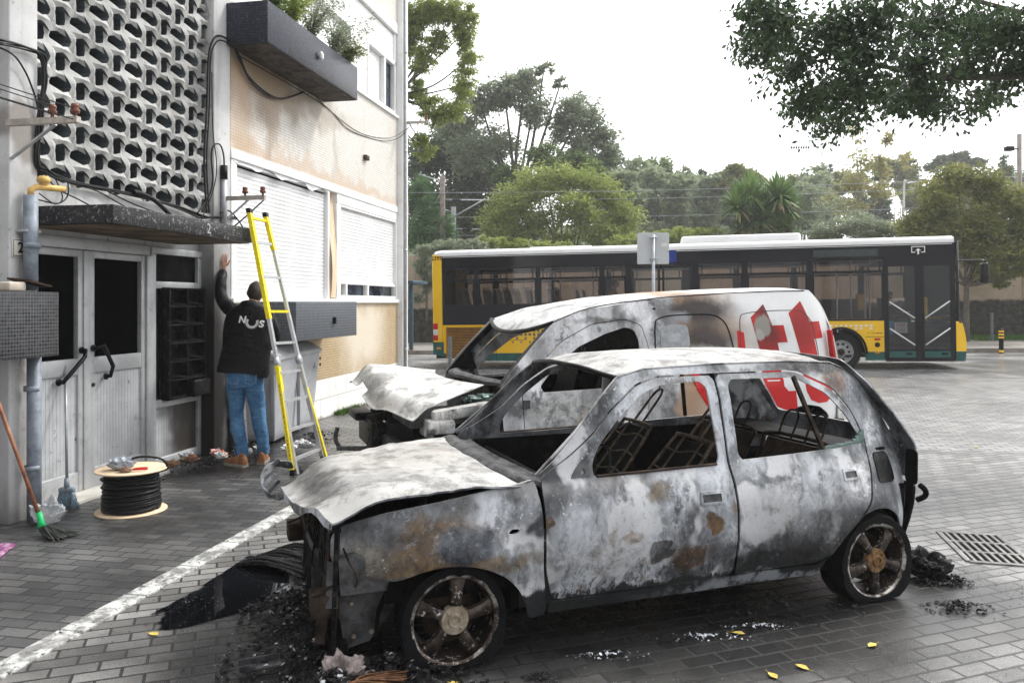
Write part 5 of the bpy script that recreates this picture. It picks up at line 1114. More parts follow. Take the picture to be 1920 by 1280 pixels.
for (y0, y1, near) in ((0, .05, True), (BWd, BWd-.05, False)):
    # dark window band
    hol = []
    for (a, b) in wins: hol.append(rect(a, b, 1.24 if (a > -.8 and near) else 1.74, 2.68))
    if near: hol.append(rect(-5.25, -3.70, 1.27, 2.69))
    else: hol.append(rect(-5.25, -3.9, 1.74, 2.68)); hol.append(rect(1.0, 2.0, 1.5, 2.6))
    mb = MB(); mb.prism([(-10.29,1.20),(.88 if near else 2.43,1.20),(.88 if near else 2.43,3.055),(-10.29,3.055)], lambda p: Vector((p[0], y0, p[1])), lambda p: Vector((p[0], y1, p[1])), hol)
    fixn(P(mb, 'window_band', M_bc))
    for (a, b) in wins+([] if near else [(-5.25,-3.9), (1.0,2.0)]):
        z0 = 1.24 if (a > -.8 and near) else 1.74
        mb = MB(); s_ = 1 if near else -1; mb.box(a, b, min(y0+s_*.015, y0+s_*.02), max(y0+s_*.015, y0+s_*.02), z0, 2.68); w_ = P(mb, 'window', M_tint)
        mb = MB(); mb.rbox(a, b, min(y0, y0+s_*.03)-.001, max(y0, y0+s_*.03), 2.365, 2.43, .006)
        if near or True:
            fb = .03
            mb.box(a, a+fb, min(y0, y0+s_*.025), max(y0, y0+s_*.025)-.001, z0, 2.365); mb.box(b-fb, b, min(y0, y0+s_*.025), max(y0, y0+s_*.025)-.001, z0, 2.365)
            mb.box(a+.06, a+.09, min(y0, y0+s_*.025), max(y0, y0+s_*.025)-.001, 2.43, 2.66); mb.box(b-.09, b-.06, min(y0, y0+s_*.025), max(y0, y0+s_*.025)-.001, 2.43, 2.66)
        P(mb, 'window_bar', M_bb, w_)
    # lower yellow and green
    arches = [-.14, -6.6]
    def lower(x0, x1, z0, z1, m, nm):
        mb = MB(); poly = [(x0,z0)]
        for ac in sorted(arches):
            if x0 < ac < x1:
                for k in range(17):
                    t = math.pi*(1-k/16); p = (ac+.56*math.cos(t), .40+.60*math.sin(t))
                    if p[1] >= z0 and p[1] <= z1: poly.append(p)
                    elif k in (0, 16): poly.append((ac+(-.56 if k == 0 else .56), z0))
        poly += [(x1,z0), (x1,z1)]
        if z1 < 1:
            for ac in sorted(arches, reverse=True):
                if x0 < ac < x1: pass
        poly += [(x0,z1)]
        mb.prism(poly, lambda p: Vector((p[0], y0, p[1])), lambda p: Vector((p[0], y1, p[1]))); fixn(P(mb, nm, m))
    xe = .88 if near else 2.43
    lower(-10.29, xe, .44, 1.195, M_by, 'yellow_side_panel')
    for a, b in ((-10.29, -7.16), (-6.04, -.70), (.42, xe)): 
        mb = MB(); zb = .23; mb.prism([(a, .36 if a < -10 else zb), (min(b, a+1.2), zb), (b, zb), (b, .435), (a, .435)], lambda p: Vector((p[0], y0+.002*(1 if near else -1), p[1])), lambda p: Vector((p[0], y1, p[1]))); fixn(P(mb, 'green_skirt', M_bg))
# black rim lines, gloss top band
mb = MB(); mb.box(-10.29, TF, -.004, -.001, 2.72, 3.05); P(mb, 'gloss_band', M_bb)
mb = MB(); mb.box(-10.27, 2.40, -.008, -.002, 3.02, 3.035); P(mb, 'band_trim', M_bw)
# destination panel and stop-request pictogram
mb = MB(); mb.box(-.76, .74, -.007, -.005, 2.78, 2.95); P(mb, 'side_display', simple('display_glass', (.05,.06,.06), .1))
mb = MB()
for a, b, c, d in ((1.49,1.80,2.965,2.985), (1.49,1.51,2.85,2.965), (1.78,1.80,2.85,2.965), (1.49,1.58,2.83,2.85), (1.71,1.80,2.83,2.85), (1.625,1.665,2.79,2.88)): mb.box(a, b, -.008, -.005, c, d)
mb.prism([(1.58,2.88),(1.71,2.88),(1.645,2.935)], lambda p: Vector((p[0],-.008,p[1])), lambda p: Vector((p[0],-.005,p[1]))); P(mb, 'entry_pictogram', M_bw)
mb = MB(); mb.box(-4.40, -4.08, -.009, -.005, 2.74, 3.05); P(mb, 'blue_panel', simple('blue_vinyl', (.01,.04,.25), .3))
# rear
mb = MB(); mb.rbox(-10.575, -10.29, -.003, .28, .72, 3.12, .05, seg=3); mb.rbox(-10.575, -10.29, BWd-.28, BWd+.003, .72, 3.12, .05, seg=3); mb.box(-10.56, -10.5, .28, BWd-.28, .75, 1.7); mb.box(-10.56, -10.5, .28, BWd-.28, 2.8, 3.1); P(mb, 'rear_corner', M_by)
mb = MB(); mb.box(-10.55, -10.52, .28, BWd-.28, 1.7, 2.8); P(mb, 'rear_window', M_bc)
mb = MB(); mb.prism([(-10.57,.42),(-10.27,.34),(-10.27,.735),(-10.57,.735)], lambda p: Vector((p[0],-.004,p[1])), lambda p: Vector((p[0],BWd+.004,p[1]))); fixn(P(mb, 'rear_bumper', M_bg))
for (z0, z1, m) in ((.79,.93,M_red2), (.935,1.08,M_clear), (1.085,1.25,M_red2)):
    mb = MB(); mb.rbox(-10.56, -10.43, -.012, .05, z0, z1, .01); P(mb, 'tail_lamp', m)
mb = MB(); mb.rbox(-10.47, -10.35, -.01, .0, .55, .60, .008); P(mb, 'side_marker', M_amber)
mb = xf(text_mb('2295', .15, .001, .002), Matrix.Translation((-10.435, -.006, 3.0)) @ Matrix.Rotation(R(90), 4, 'X')); P(mb, 'fleet_number', M_rubber)
# engine grille
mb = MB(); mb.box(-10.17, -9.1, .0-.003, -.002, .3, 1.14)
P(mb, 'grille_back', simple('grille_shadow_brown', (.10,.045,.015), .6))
mb = MB()
for k in range(20): z = .33+k*.041; mb.box(-10.17, -9.1, -.02, -.003, z, z+.013)
mb.box(-10.2,-10.17,-.02,-.002,.3,1.15); mb.box(-9.1,-9.07,-.02,-.002,.3,1.15)
P(mb, 'engine_grille', simple('grille_slats', (.42,.2,.02), .4, var=.3, scale=3))
# checker motif of small squares
mb = MB(); mg = MB()
for i in range(24):
    for j in range(5):
        x = -9.06+i*.115; s_ = .075-.012*abs(j-1.5)
        if j in (3,4) and (i+j) % 2: continue
        (mb if i > 1 else mg).box(x-s_/2, x+s_/2, -.003, -.001, 1.13-j*.1-s_/2, 1.13-j*.1+s_/2)
P(mb, 'square_pattern', simple('grey_vinyl', (.12,.12,.11), .4)).name = 'square_pattern'
mb = MB()
for i in range(9):
    for j in range(2):
        if j == 1 and i % 3 == 1: continue
        mb.box(-.40+i*.115, -.335+i*.115, -.003, -.001, 1.08-j*.07-.02, 1.08-j*.07+.02)
P(mb, 'square_pattern', M_bw)
mb = MB()
for x in (-8.83, -7.78, -6.0, -4.9, -3.7, -2.2): mb.box(x, x+.012, -.0025, -.001, .24, 1.19)
for z in (.78,): mb.box(-8.5, -8.0, -.0025, -.001, z, z+.008)
mb.box(.42, .88, -.003, -.001, .80, .812); P(mb, 'panel_joint', M_rubber)
mb = MB(); [mb.box(.46+.033*k, .485+.033*k, -.004, -.001, .88+.004*(k%2), .92-.005*(k%3)) for k in range(6) if k != 2]; P(mb, 'faint_print', simple('dull_gold', (.55,.33,.02), .5))
mb = MB(); [mb.box(.665+.018*k, .679+.018*k, -.004, -.001, .882, .902) for k in range(8) if k != 4]; mb.box(.83,.86,-.004,-.001,.888,.896); P(mb, 'faint_print', M_rubber)
mb = MB(); mb.rbox(.62,.76,-.012,0,.72,.77,.01); P(mb, 'side_marker', M_red2)
mb = MB(); mb.lathe([(0,0),(.03,0),(.03,.01),(.045,.01),(.045,0),(.06,0),(.06,.008),(0,.008)], 18, M=Matrix.Translation((.69,0,.61)) @ RX); P(mb, 'charging_socket', M_rubber)
mb = MB(); mb.rbox(.63,.75,-.012,0,.40,.43,.006); P(mb, 'side_marker', M_amber)
# roof
mb = MB(); prof = [(0,3.055), (.0,3.13), (.05,3.19), (.2,3.225), (1.25,3.25), (2.3,3.225), (2.45,3.19), (2.5,3.13), (2.5,3.055)]
vs = [(x, y, z-.02*(x < -10.4)) for x in (-10.5, -10.35, TF+.02) for (y, z) in prof]; L9 = 9
mb.add(vs, [(i*9+j, i*9+j+1, (i+1)*9+j+1, (i+1)*9+j) for i in range(2) for j in range(8)]+[tuple(range(8,-1,-1)), tuple(range(18,27))], True); fixn(P(mb, 'roof', M_bw), R(40))
mb = MB(); mb.rbox(-3.95, -.95, .5, 2.0, 3.2, 3.44, .08, seg=3); P(mb, 'roof_unit', M_bw)
mb = MB(); mb.rbox(-8.0, -6.3, .7, 1.8, 3.2, 3.29, .04, seg=3); P(mb, 'roof_unit', M_bw)
# front
def fx(z): 
    Q = [(.2,2.73), (.42,2.76), (.72,2.76), (1.04,2.70), (1.14,2.67), (2.64,2.53), (3.1,2.55), (3.15,2.5)]
    for (z0, x0), (z1, x1) in zip(Q, Q[1:]):
        if z <= z1: return x0+(x1-x0)*(z-z0)/(z1-z0)
    return 2.5
def front(z0, z1, m, nm, yr=(0, BWd), x_in=TF, e=0.):
    mb = MB(); NZ_, NY_ = 8, 16; vs = []
    for k in range(NZ_+1):
        z = z0+(z1-z0)*k/NZ_
        for j in range(NY_+1):
            q = j/NY_; y = yr[0]+(yr[1]-yr[0])*q; b = 1-abs(2*q-1)**6; vs.append((x_in+(fx(z)-x_in)*max(.0, b if 0 < j < NY_ else 0)+e, y, z))
    mb.add(vs, [(k*(NY_+1)+j, k*(NY_+1)+j+1, (k+1)*(NY_+1)+j+1, (k+1)*(NY_+1)+j) for k in range(NZ_) for j in range(NY_)], True); return P(mb, nm, m)
def frontside(z0, z1, m, nm):   # wrap-around corner seen from the side
    for y in (0., BWd):
        mb = MB(); e = .02 if y == 0 else -.02
        mb.prism([(TF,z0)]+[(fx(z0+(z1-z0)*k/6)-.06, z0+(z1-z0)*k/6) for k in range(7)]+[(TF,z1)], lambda p: Vector((p[0], y+.05*((p[0]-TF)/.3)*(1 if y == 0 else -1), p[1])), lambda p: Vector((p[0], y+e+.06*((p[0]-TF)/.3)*(1 if y == 0 else -1), p[1]))); fixn(P(mb, nm, m))
front(1.16, 2.62, M_tint, 'windscreen'); frontside(1.16, 2.62, M_tint2, 'windscreen_return'); front(2.62, 3.12, M_bb, 'destination_box'); frontside(2.62, 3.14, M_bb, 'front_corner')
front(.44, 1.16, M_by, 'front_panel'); frontside(.44, 1.12, M_by, 'front_corner'); front(.20, .44, M_bg, 'front_bumper'); frontside(.20, .435, M_bg, 'front_corner')
mb = MB(); mb.tube([(2.50,-.02,1.16), (2.50,-.02,3.1)], .03, 6); P(mb, 'front_post', M_bb)
# mirror
mb = MB(); mb.tube(sm([(2.5,.0,2.60), (2.7,-.05,2.61), (3.05,-.1,2.60), (3.1,-.1,2.52)]), .022, 8); mm = P(mb, 'mirror_arm', M_bb)
mb = MB(); mb.rbox(2.99, 3.13, -.22, .0, 2.05, 2.54, .03); P(mb, 'mirror_head', M_bb, mm)
# doors: entrance leaves with crossed white bars
def leaf(a, b, z0, z1, nm='door'):
    mb = MB()
    for (x0, x1) in ((a, a+.06), (b-.06, b)): mb.rbox(x0, x1, -.01, .03, z0, z1, .006)
    mb.rbox(a+.06, b-.06, -.008, .028, z1-.07, z1, .006); mb.rbox(a+.06, b-.06, -.008, .028, .45, .50, .006); mb.rbox(a+.06,b-.06,-.008,.028,z0,z0+.05,.006)
    d = P(mb, nm, M_bb); mb = MB(); mb.box(a+.06, b-.06, .008, .014, .5, z1-.07); P(mb, 'door_glass', M_tint2, d)
    mb = MB(); mb.box(a+.06, b-.06, -.005, .02, z0+.05, .45); k = P(mb, 'kick_panel', M_bg, d)
    mb = MB(); mb.rbox((a+b)/2+.08, (a+b)/2+.22, -.009, -.004, .36, .41, .006); P(mb, 'grip', M_rubber, d); return d
dA = leaf(.90, 1.62, .25, 2.58); dB = leaf(1.70, 2.40, .25, 2.58)
for d, a, b, sgn in ((dA, .98, 1.54, 1), (dB, 1.78, 2.33, -1)):
    for zc in (1.45, .80):
        mb = MB(); h = .2*sgn; mb.tube([(a, -.012, zc+h), (b, -.012, zc-h)], .017, 8); P(mb, 'crossed_bar', M_bw, d)
leaf(-5.25, -4.5, .25, 2.67); leaf(-4.45, -3.70, .25, 2.67)
mb = MB(); mb.box(.88, 2.43, -.002, .05, 2.58, 2.72); mb.box(.88,2.43,.0,.05,.2,.25); mb.box(1.62,1.70,-.006,.04,.25,2.58); mb.box(2.40,2.46,-.004,.05,.25,2.72); mb.box(.85,.9,-.003,.05,.25,2.6); P(mb, 'door_portal', M_bb)
# floor, ceiling, seats, poles
mb = MB(); mb.box(-10.5, 2.4, .06, BWd-.06, .30, .36); mb.box(-10.5, -7.0, .06, BWd-.06, .36, 1.0); P(mb, 'floor', M_bc)
mb = MB(); mb.box(-10.5, 2.4, .06, BWd-.06, 2.78, 2.84); P(mb, 'ceiling', simple('bus_ceiling', (.3,.29,.28), .6))
M_seat = simple('bus_seat', (.16,.14,.16), .6, var=.3, scale=9); M_rail = simple('bus_white_rail', (.7,.7,.7), .3)
def bseat(x, y, zf=1.0):
    mb = MB(); mb.prism([(x+.42, zf+.40), (x+.0, zf+.42), (x-.16, zf+1.12), (x-.21, zf+1.12), (x-.07, zf+.34), (x+.42, zf+.33)], lambda p: Vector((p[0], y-.21, p[1])), lambda p: Vector((p[0], y+.21, p[1])))
    mb.box(x, x+.3, y-.05, y+.05, zf, zf+.34); s_ = fixn(P(mb, 'seat', M_seat))
    mb = MB(); mb.tube([(x-.19, y-.17, zf+1.08), (x-.20, y-.17, zf+1.18), (x-.20, y+.17, zf+1.18), (x-.19, y+.17, zf+1.08)], .014, 6); P(mb, 'grab_handle', M_rail, s_)
for i, x in enumerate((-9.65, -9.0, -8.45, -7.85, -7.25)):
    for y in (.32, .76, 1.75, 2.2): bseat(x, y, 1.0)
for x in (-6.5, -5.9, -3.2, -2.5, -1.9):
    for y in (.32, 2.2): bseat(x, y, .95 if x < -5 else .6)
mb = MB()
for x in (-8.7, -7.2, -6.3, -5.45, -3.6, -2.4, -.6, .3, .75):
    for y in (.95,): mb.tube([(x, y, .36), (x, y, 2.78)], .018, 6)
mb.tube([(-10, .95, 2.62), (.8, .95, 2.62)], .016, 6); mb.tube([(-10, 1.6, 2.62), (.8, 1.6, 2.62)], .016, 6)
for x in (-.2, .45): mb.tube([(x, .12, .5), (x, .12, 2.5)], .02, 6)
P(mb, 'handrail', M_rail)
mb = MB(); mb.rbox(.40,.62,.75,.9,1.45,1.85,.03); P(mb, 'ticket_machine', simple('ticket_yellow', (.6,.4,.02), .4))
mb = MB(); mb.rbox(1.85,2.05,.7,.85,1.1,1.75,.03); P(mb, 'ticket_machine', simple('ticket_yellow_dark', (.5,.33,.02), .4))
mb = MB(); mb.rbox(1.75, 2.6, .6, BWd-.1, .36, 1.18, .15); mb.rbox(1.0,1.75,1.0,1.1,.36,1.25,.02); P(mb, 'driver_cab', M_bb)
mb = MB(); mb.prism([(1.25,.75),(1.7,.75),(1.65,.87),(1.38,.9),(1.28,1.75),(1.18,1.75)], lambda p: Vector((p[0],1.55,p[1])), lambda p: Vector((p[0],2.05,p[1]))); mb.box(1.3,1.6,1.7,1.9,.36,.76); fixn(P(mb, 'driver_seat', M_bc))
mb = MB(); SW = Matrix.Translation((2.0,1.8,1.28)) @ Matrix.Rotation(R(-25),4,'Y'); mb.tube([SW @ Vector((.22*math.cos(k*.3142), .22*math.sin(k*.3142), 0)) for k in range(21)], .014, 8, cap=False); mb.tube([SW @ Vector((0,-.2,0)), SW @ Vector((0,.2,0))], .012, 6); mb.tube([(2.0,1.8,1.27),(2.12,1.8,.95)], .03, 8); P(mb, 'steering_wheel', M_rubber)
# posters inside the entrance
mb = MB(); mb.box(.98, 1.08, .05, .055, .85, 1.18); P(mb, 'blue_notice', simple('blue_notice', (.02,.22,.42), .4))
mb = MB(); mb.box(1.12, 1.46, .30, .305, .88, 1.14); nb = P(mb, 'notice', M_bw)
mb = MB(); mb.box(1.12,1.16,.296,.299,.88,1.14); mb.box(1.18,1.44,.296,.299,.99,1.0)
for k in range(3): mb.box(1.20,1.42,.296,.299,.91+k*.025,.918+k*.025); mb.box(1.20,1.42,.296,.299,1.04+k*.03,1.05+k*.03)
P(mb, 'notice_print', M_red2, nb)
mb = MB(); mb.box(-4.02,-3.9, .0205,.0225,1.9,1.98)
# wheels
def bwheel(x, near=True):
    T = Matrix.Translation((x, .03 if near else BWd-.03, .435)) @ (RX if near else RX @ Matrix.Rotation(math.pi, 4, 'X'))
    mb = MB(); mb.lathe([(.28,-.02), (.33,.0), (.44,-.005), (.475,-.04), (.48,-.26), (.3,-.28)], 40, M=T); t_ = P(mb, 'wheel', M_rubber); fixn(t_, R(40))
    mb = MB(); mb.lathe([(0,-.02), (.08,-.02), (.10,-.05), (.10,-.0), (.13,-.02), (.15,-.08), (.24,-.07), (.27,-.03), (.285,-.005), (.295,-.02)], 40, M=T)
    r_ = P(mb, 'rim', simple('bus_rim', (.42,.42,.42), .4, .3, var=.2, scale=20, dirt=((.1,.09,.08), .6)), t_); fixn(r_, R(40))
    mb = MB()
    for k in range(10): q = T @ Vector((.195*math.cos(k*.628), .195*math.sin(k*.628), -.07)); mb.lathe([(0,.006),(.03,.006),(.03,0)], 10, M=Matrix.Translation(q) @ T.to_3x3().to_4x4())
    P(mb, 'rim_holes', M_black, t_)
    mb = MB(); mb.lathe([(0,.01),(.05,.01),(.06,0),(.075,-.005),(.078,-.04)], 20, M=T); P(mb, 'hub', M_rustm, t_)
for x in (-.14, -6.6): bwheel(x); bwheel(x, False)
for x in (-.14, -6.6):
    for y0, y1 in ((.06, .42), (BWd-.42, BWd-.06)):
        vs = []; mb = MB()
        for k in range(13): t = math.pi*k/12; vs += [(x-.56*math.cos(t), y0, .4+.6*math.sin(t)), (x-.56*math.cos(t), y1, .4+.6*math.sin(t))]
        mb.add(vs, [(2*k, 2*k+1, 2*k+3, 2*k+2) for k in range(12)])
        mb.box(x-.56, x+.56, (y1 if y0 < 1 else y0)-.01, (y1 if y0 < 1 else y0)+.01, .35, 1.0); P(mb, 'wheel_housing', M_black)
for x in (-.14, -6.6):
    mb = MB(); mb.tube([(x-.585*math.cos(math.pi*k/16), -.01, .4+.625*math.sin(math.pi*k/16)) for k in range(17)], .028, 6); P(mb, 'arch_trim', M_rubber)
# ------------------------------------------------------------ people
def skin(verts, edges, radii, sub=2, root=0):
    me = bpy.data.meshes.new('s'); me.from_pydata([Vector(v) for v in verts], edges, []); me.update()
    o = bpy.data.objects.new('s', me); COL.objects.link(o); o.modifiers.new('k', 'SKIN')
    for i, sv in enumerate(me.skin_vertices[0].data):
        r_ = radii[i]; sv.radius = r_ if isinstance(r_, tuple) else (r_, r_); sv.use_root = (i == root)
    ss = o.modifiers.new('u', 'SUBSURF'); ss.levels = sub; ss.render_levels = sub
    apply_mods(o); m = o.data; mb = MB(); mb.add([v.co.copy() for v in m.vertices], [tuple(p.vertices) for p in m.polygons], True); bpy.data.objects.remove(o); bpy.data.meshes.remove(m); return mb
def merge(*mbs):
    r_ = MB()
    for m in mbs: o = len(r_.v); r_.v += m.v; r_.f += [tuple(i+o for i in f) for f in m.f]; r_.sm += m.sm
    return r_
def head_mb(c, tilt, yaw, s=1.):
    """head with brow, nose, chin, ears; +y is the face direction"""
    bm = bmesh.new(); bmesh.ops.create_uvsphere(bm, u_segments=32, v_segments=24, radius=1)
    for v in bm.verts:
        x, y, z = v.co
        w_ = .078*(1-.12*max(0, -z)**1.5-.12*max(0, y)*max(0, -z)); d_ = .098; h_ = .118
        X, Y, Z = x*w_, y*d_, z*h_
        if y > 0 and z < -.2: Y *= 1-.12*abs(z); X *= 1-.2*(abs(z)-.2)
        n_ = math.exp(-((x)/.16)**2)*(math.exp(-((z+.12)/.2)**2)) if y > .5 else 0; Y += .026*n_
        e_ = (math.exp(-((abs(x)-.42)/.18)**2)*math.exp(-((z-.05)/.12)**2)) if y > .4 else 0; Y -= .012*e_
        b_ = math.exp(-((z-.22)/.12)**2) if y > .6 else 0; Y += .004*b_
        m_ = math.exp(-((z+.5)/.06)**2)*math.exp(-(x/.3)**2) if y > .5 else 0; Y -= .004*m_
        Y += (.006*math.exp(-((z+.82)/.14)**2) if y > .3 else 0)
        v.co = (X*s, Y*s, Z*s)
    M = Matrix.Translation(c) @ Matrix.Rotation(yaw, 4, 'Z') @ Matrix.Rotation(tilt, 4, 'X')
    mb = MB(); mb.bm(bm, M, True)
    for sg in (-1, 1):
        bm = bmesh.new(); bmesh.ops.create_uvsphere(bm, u_segments=12, v_segments=8, radius=1)
        for v in bm.verts: v.co = Vector((v.co.x*.010, v.co.y*.02, v.co.z*.033))*s
        mb.bm(bm, M @ Matrix.Translation((sg*.080*s, -.005, -.005)) @ Matrix.Rotation(sg*.35, 4, 'Z'), True)
    return mb, M
def hair_mb(M, s=1., low=-.62):
    bm = bmesh.new(); bmesh.ops.create_uvsphere(bm, u_segments=40, v_segments=28, radius=1); kill = []
    for v in bm.verts:
        x, y, z = v.co; lim = (-.93 if y < -.25 else low+.05) if y < .15 else low+.1+(y-.15)*1.7
        if z < lim: kill.append(v); continue
        k = 1+.03*nz3(x, y, z, 9); v.co = Vector((x*.083*k, y*.103*k-.002, z*.124*k))*s
    bmesh.ops.delete(bm, geom=kill, context='VERTS'); mb = MB(); mb.bm(bm, M, True); return mb
def hand_mb(wrist, palm, tip_dir, side_dir, curl, s=1., thumb=1):
    """palm + five fingers; tip_dir fingers, side_dir towards the thumb, curl towards palm normal"""
    w_, t, sd, cv = Vector(wrist), Vector(tip_dir).normalized(), Vector(side_dir).normalized(), Vector(curl).normalized()
    pc = w_+t*.055*s; parts = [skin([w_-t*.03*s, w_+t*.015*s, w_+t*.05*s, w_+t*.085*s], [(0,1),(1,2),(2,3)], [(.026*s,.02*s), (.026*s,.017*s), (.038*s,.015*s), (.037*s,.013*s)], 2)]
    # flatten palm along curl axis
    P0 = parts[0]; P0.v = [tuple(Vector(v)-cv*((Vector(v)-pc).dot(cv))*(.0) ) for v in P0.v]
    for k, (o_, L, r_) in enumerate(((.028,.072,.0085), (.010,.08,.009), (-.010,.075,.0088), (-.028,.058,.0075))):
        b = w_+t*.075*s+sd*o_*s; f = (t+sd*o_*2.2).normalized(); p = [b-f*.02*s, b+f*.012*s]
        for j, q in enumerate((.42, .32, .26)): f = (f+cv*.10*(j+1)).normalized(); p.append(p[-1]+f*L*q*s)
        parts.append(skin(p, [(i, i+1) for i in range(len(p)-1)], [r_*s, r_*1.05*s, r_*.98*s, r_*.9*s, r_*.72*s], 2))
    b = w_+t*.02*s+sd*.022*s; f = (sd*.9+t*.75).normalized(); p = [b, b+f*.03*s]; f2 = (f*.7+t*.6+cv*.2).normalized(); p += [p[-1]+f2*.03*s, p[-1]+f2*.055*s]
    parts.append(skin(p, [(0,1),(1,2),(2,3)], [.013*s, .011*s, .0095*s, .008*s], 2)); return merge(*parts)
n = NT('skin_tone', rough=.5); n.col(n.mix(n.rng(n.noise(30, 4), .35, .7), (.42,.22,.14), (.52,.29,.19))); M_skin = n.m
n = NT('dark_hair', rough=.6); n.col(n.mix(n.rng(n.noise(1, 4, v=n.mapv((160,160,30))), .4, .6), (.012,.009,.007), (.05,.038,.03))); n.bump(n.noise(1, 3, v=n.mapv((200,200,40))), .8, .004); M_hair = n.m
n = NT('black_jacket_cloth', rough=.6, spec=.12); n.col((.005,.005,.006)); n.bump(n.noise(4, 4, .6), .9, .05); n.bump(n.noise(400, 2), .2, .002); n.rough(n.rng(n.noise(6, 4), .3, .7, .38, .62)); M_jack = n.m
n = NT('blue_denim', rough=.8)
z = n.sep()[2]; f = n.noise(5, 5, .65); wr = n.noise(1, 5, .6, v=n.mapv((7, 7, 16)), dist=1.5)
c = n.mix(n.rng(f, .3, .7), (.035,.11,.24), (.10,.25,.44)); c = n.mix(n.math('MULTIPLY', n.rng(wr, .5, .68), .4), c, (.22,.38,.55)); n.col(c); n.bump(wr, .9, .03); n.bump(n.noise(350, 2), .25, .002); M_denim = n.m
n = NT('tan_boot_leather', rough=.55); n.col(n.mix(n.rng(n.noise(18, 4), .35, .7), (.16,.06,.02), (.34,.15,.06))); n.bump(n.noise(60, 3), .3, .003); M_boot = n.m
M_sole = simple('boot_sole', (.28,.25,.21), .7, var=.2, scale=30)
pers = thing('person', 'person in black hooded jacket and blue jeans reaching up to the blackened pilaster', 'person', (-2.68, 8.1, 0))
SH = dict(pel=(-.03,.0,.99), sp=(-.045,.06,1.2), ch=(-.045,.14,1.46), nk=(-.02,.20,1.61), ls=(-.215,.17,1.565), le=(-.425,.40,1.70), lw=(-.475,.62,2.0), rs=(.145,.16,1.555), re=(.20,.12,1.27), rw=(.10,.34,1.20), lh=(-.12,.0,.95), lk=(-.135,.05,.53), la=(-.045,-.03,.09), rh=(.07,.0,.95), rk=(.09,.06,.53), ra=(.12,.10,.09))
def body_from(S, scale=1.):
    K = list(S); V_ = [S[k] for k in K]; I = {k: i for i, k in enumerate(K)}
    E_ = [('pel','sp'),('sp','ch'),('ch','nk'),('ch','ls'),('ls','le'),('le','lw'),('ch','rs'),('rs','re'),('re','rw'),('pel','lh'),('lh','lk'),('lk','la'),('pel','rh'),('rh','rk'),('rk','ra')]
    rad = dict(pel=(.13,.1), sp=(.12,.09), ch=(.14,.1), nk=.052, ls=.058, le=.04, lw=.027, rs=.058, re=.04, rw=.027, lh=.08, lk=.055, la=.038, rh=.08, rk=.055, ra=.038)
    return skin(V_, [(I[a], I[b]) for a, b in E_], [rad[k] for k in K], 2, 0)
hm, HM = head_mb((-.012,.285,1.752), R(-24), R(8), 1.0)
neck = skin([(-.02,.18,1.56), (-.017,.23,1.66), (-.012,.27,1.74)], [(0,1),(1,2)], [.06,.055,.05], 2)
hL = hand_mb((-.48,.655,2.03), None, (-.02,.05,1), (1,.1,.1), (.05,1,.0), 1.0)
bodyo = fixn(merge(body_from(SH), neck, hm, hL).build('body', M_skin, pers), R(60))
hair_mb(HM).build('hair', M_hair, pers)
mb = MB(); g0 = [HM @ Vector((sg*.083, y, z)) for sg, y, z in ((-1,-.02,.02), (-1,.05,.022), (-1,.1,.02))]; mb.tube(g0, .002, 5); g0 = [HM @ Vector((.083, y, .02)) for y in (-.02,.05,.1)]; mb.tube(g0, .002, 5); mb.build('glasses', M_rubber, pers)
# jacket: torso shell by rings, plus sleeves
def ringtube(secs, n=28, cap=False):
    """secs: (centre, rx, ry, yaw)"""
    mb = MB(); vs = []
    for (c, rx, ry, yw) in secs:
        for k in range(n):
            t = 2*math.pi*k/n; x, y = rx*abs(math.cos(t))**.85*math.copysign(1, math.cos(t)), ry*abs(math.sin(t))**.85*math.copysign(1, math.sin(t))
            p = Vector((x*math.cos(yw)-y*math.sin(yw), x*math.sin(yw)+y*math.cos(yw), 0))+Vector(c); q = .012*nz3(p.x, p.y, p.z, 7)+.008*nz3(p.x, p.y, p.z*2.2, 16); vs.append(p+(p-Vector(c)).normalized()*q)
    mb.add(vs, [(i*n+k, i*n+(k+1) % n, (i+1)*n+(k+1) % n, (i+1)*n+k) for i in range(len(secs)-1) for k in range(n)], True)
    if cap: mb.add([vs[k] for k in range(n)], [tuple(range(n-1,-1,-1))], True); mb.add([vs[-n+k] for k in range(n)], [tuple(range(n))], True)
    return mb
jk = ringtube([((-.045,-.02,.95), .248, .155, .06), ((-.045,-.01,.98), .255, .165, .06), ((-.035,.01,1.08), .245, .155, .06), ((-.025,.04,1.2), .24, .15, .05), ((-.02,.08,1.34), .248, .155, .03), ((-.015,.115,1.46), .255, .155, .0), ((-.02,.14,1.54), .24, .145, 0), ((-.025,.155,1.60), .18, .125, 0), ((-.025,.17,1.635), .11, .095, 0), ((-.02,.19,1.66), .075, .075, 0)])
jk.v = [(v[0], v[1], v[2]+(-.07*smooth01((v[0]+.0)/.25)*smooth01((1.1-v[2])/.15))) for v in jk.v]
slL = skin([(-.17,.15,1.53), (-.27,.22,1.59), (-.37,.34,1.655), (-.43,.41,1.72), (-.458,.5,1.84), (-.475,.60,1.97), (-.478,.63,2.0)], [(i,i+1) for i in range(6)], [.085,.082,.072,.068,.062,.05,.044], 2)
slR = skin([(.12,.15,1.52), (.185,.15,1.44), (.225,.13,1.33), (.225,.14,1.24), (.17,.24,1.20), (.10,.34,1.2)], [(i,i+1) for i in range(5)], [.085,.08,.07,.066,.058,.05], 2)
hood_ = skin([(-.13,.15,1.62), (-.03,.085,1.61), (.08,.15,1.62)], [(0,1),(1,2)], [.055,.075,.055], 2); hood2 = skin([(-.06,.1,1.54), (.0,.1,1.54)], [(0,1)], [.06,.06], 2)
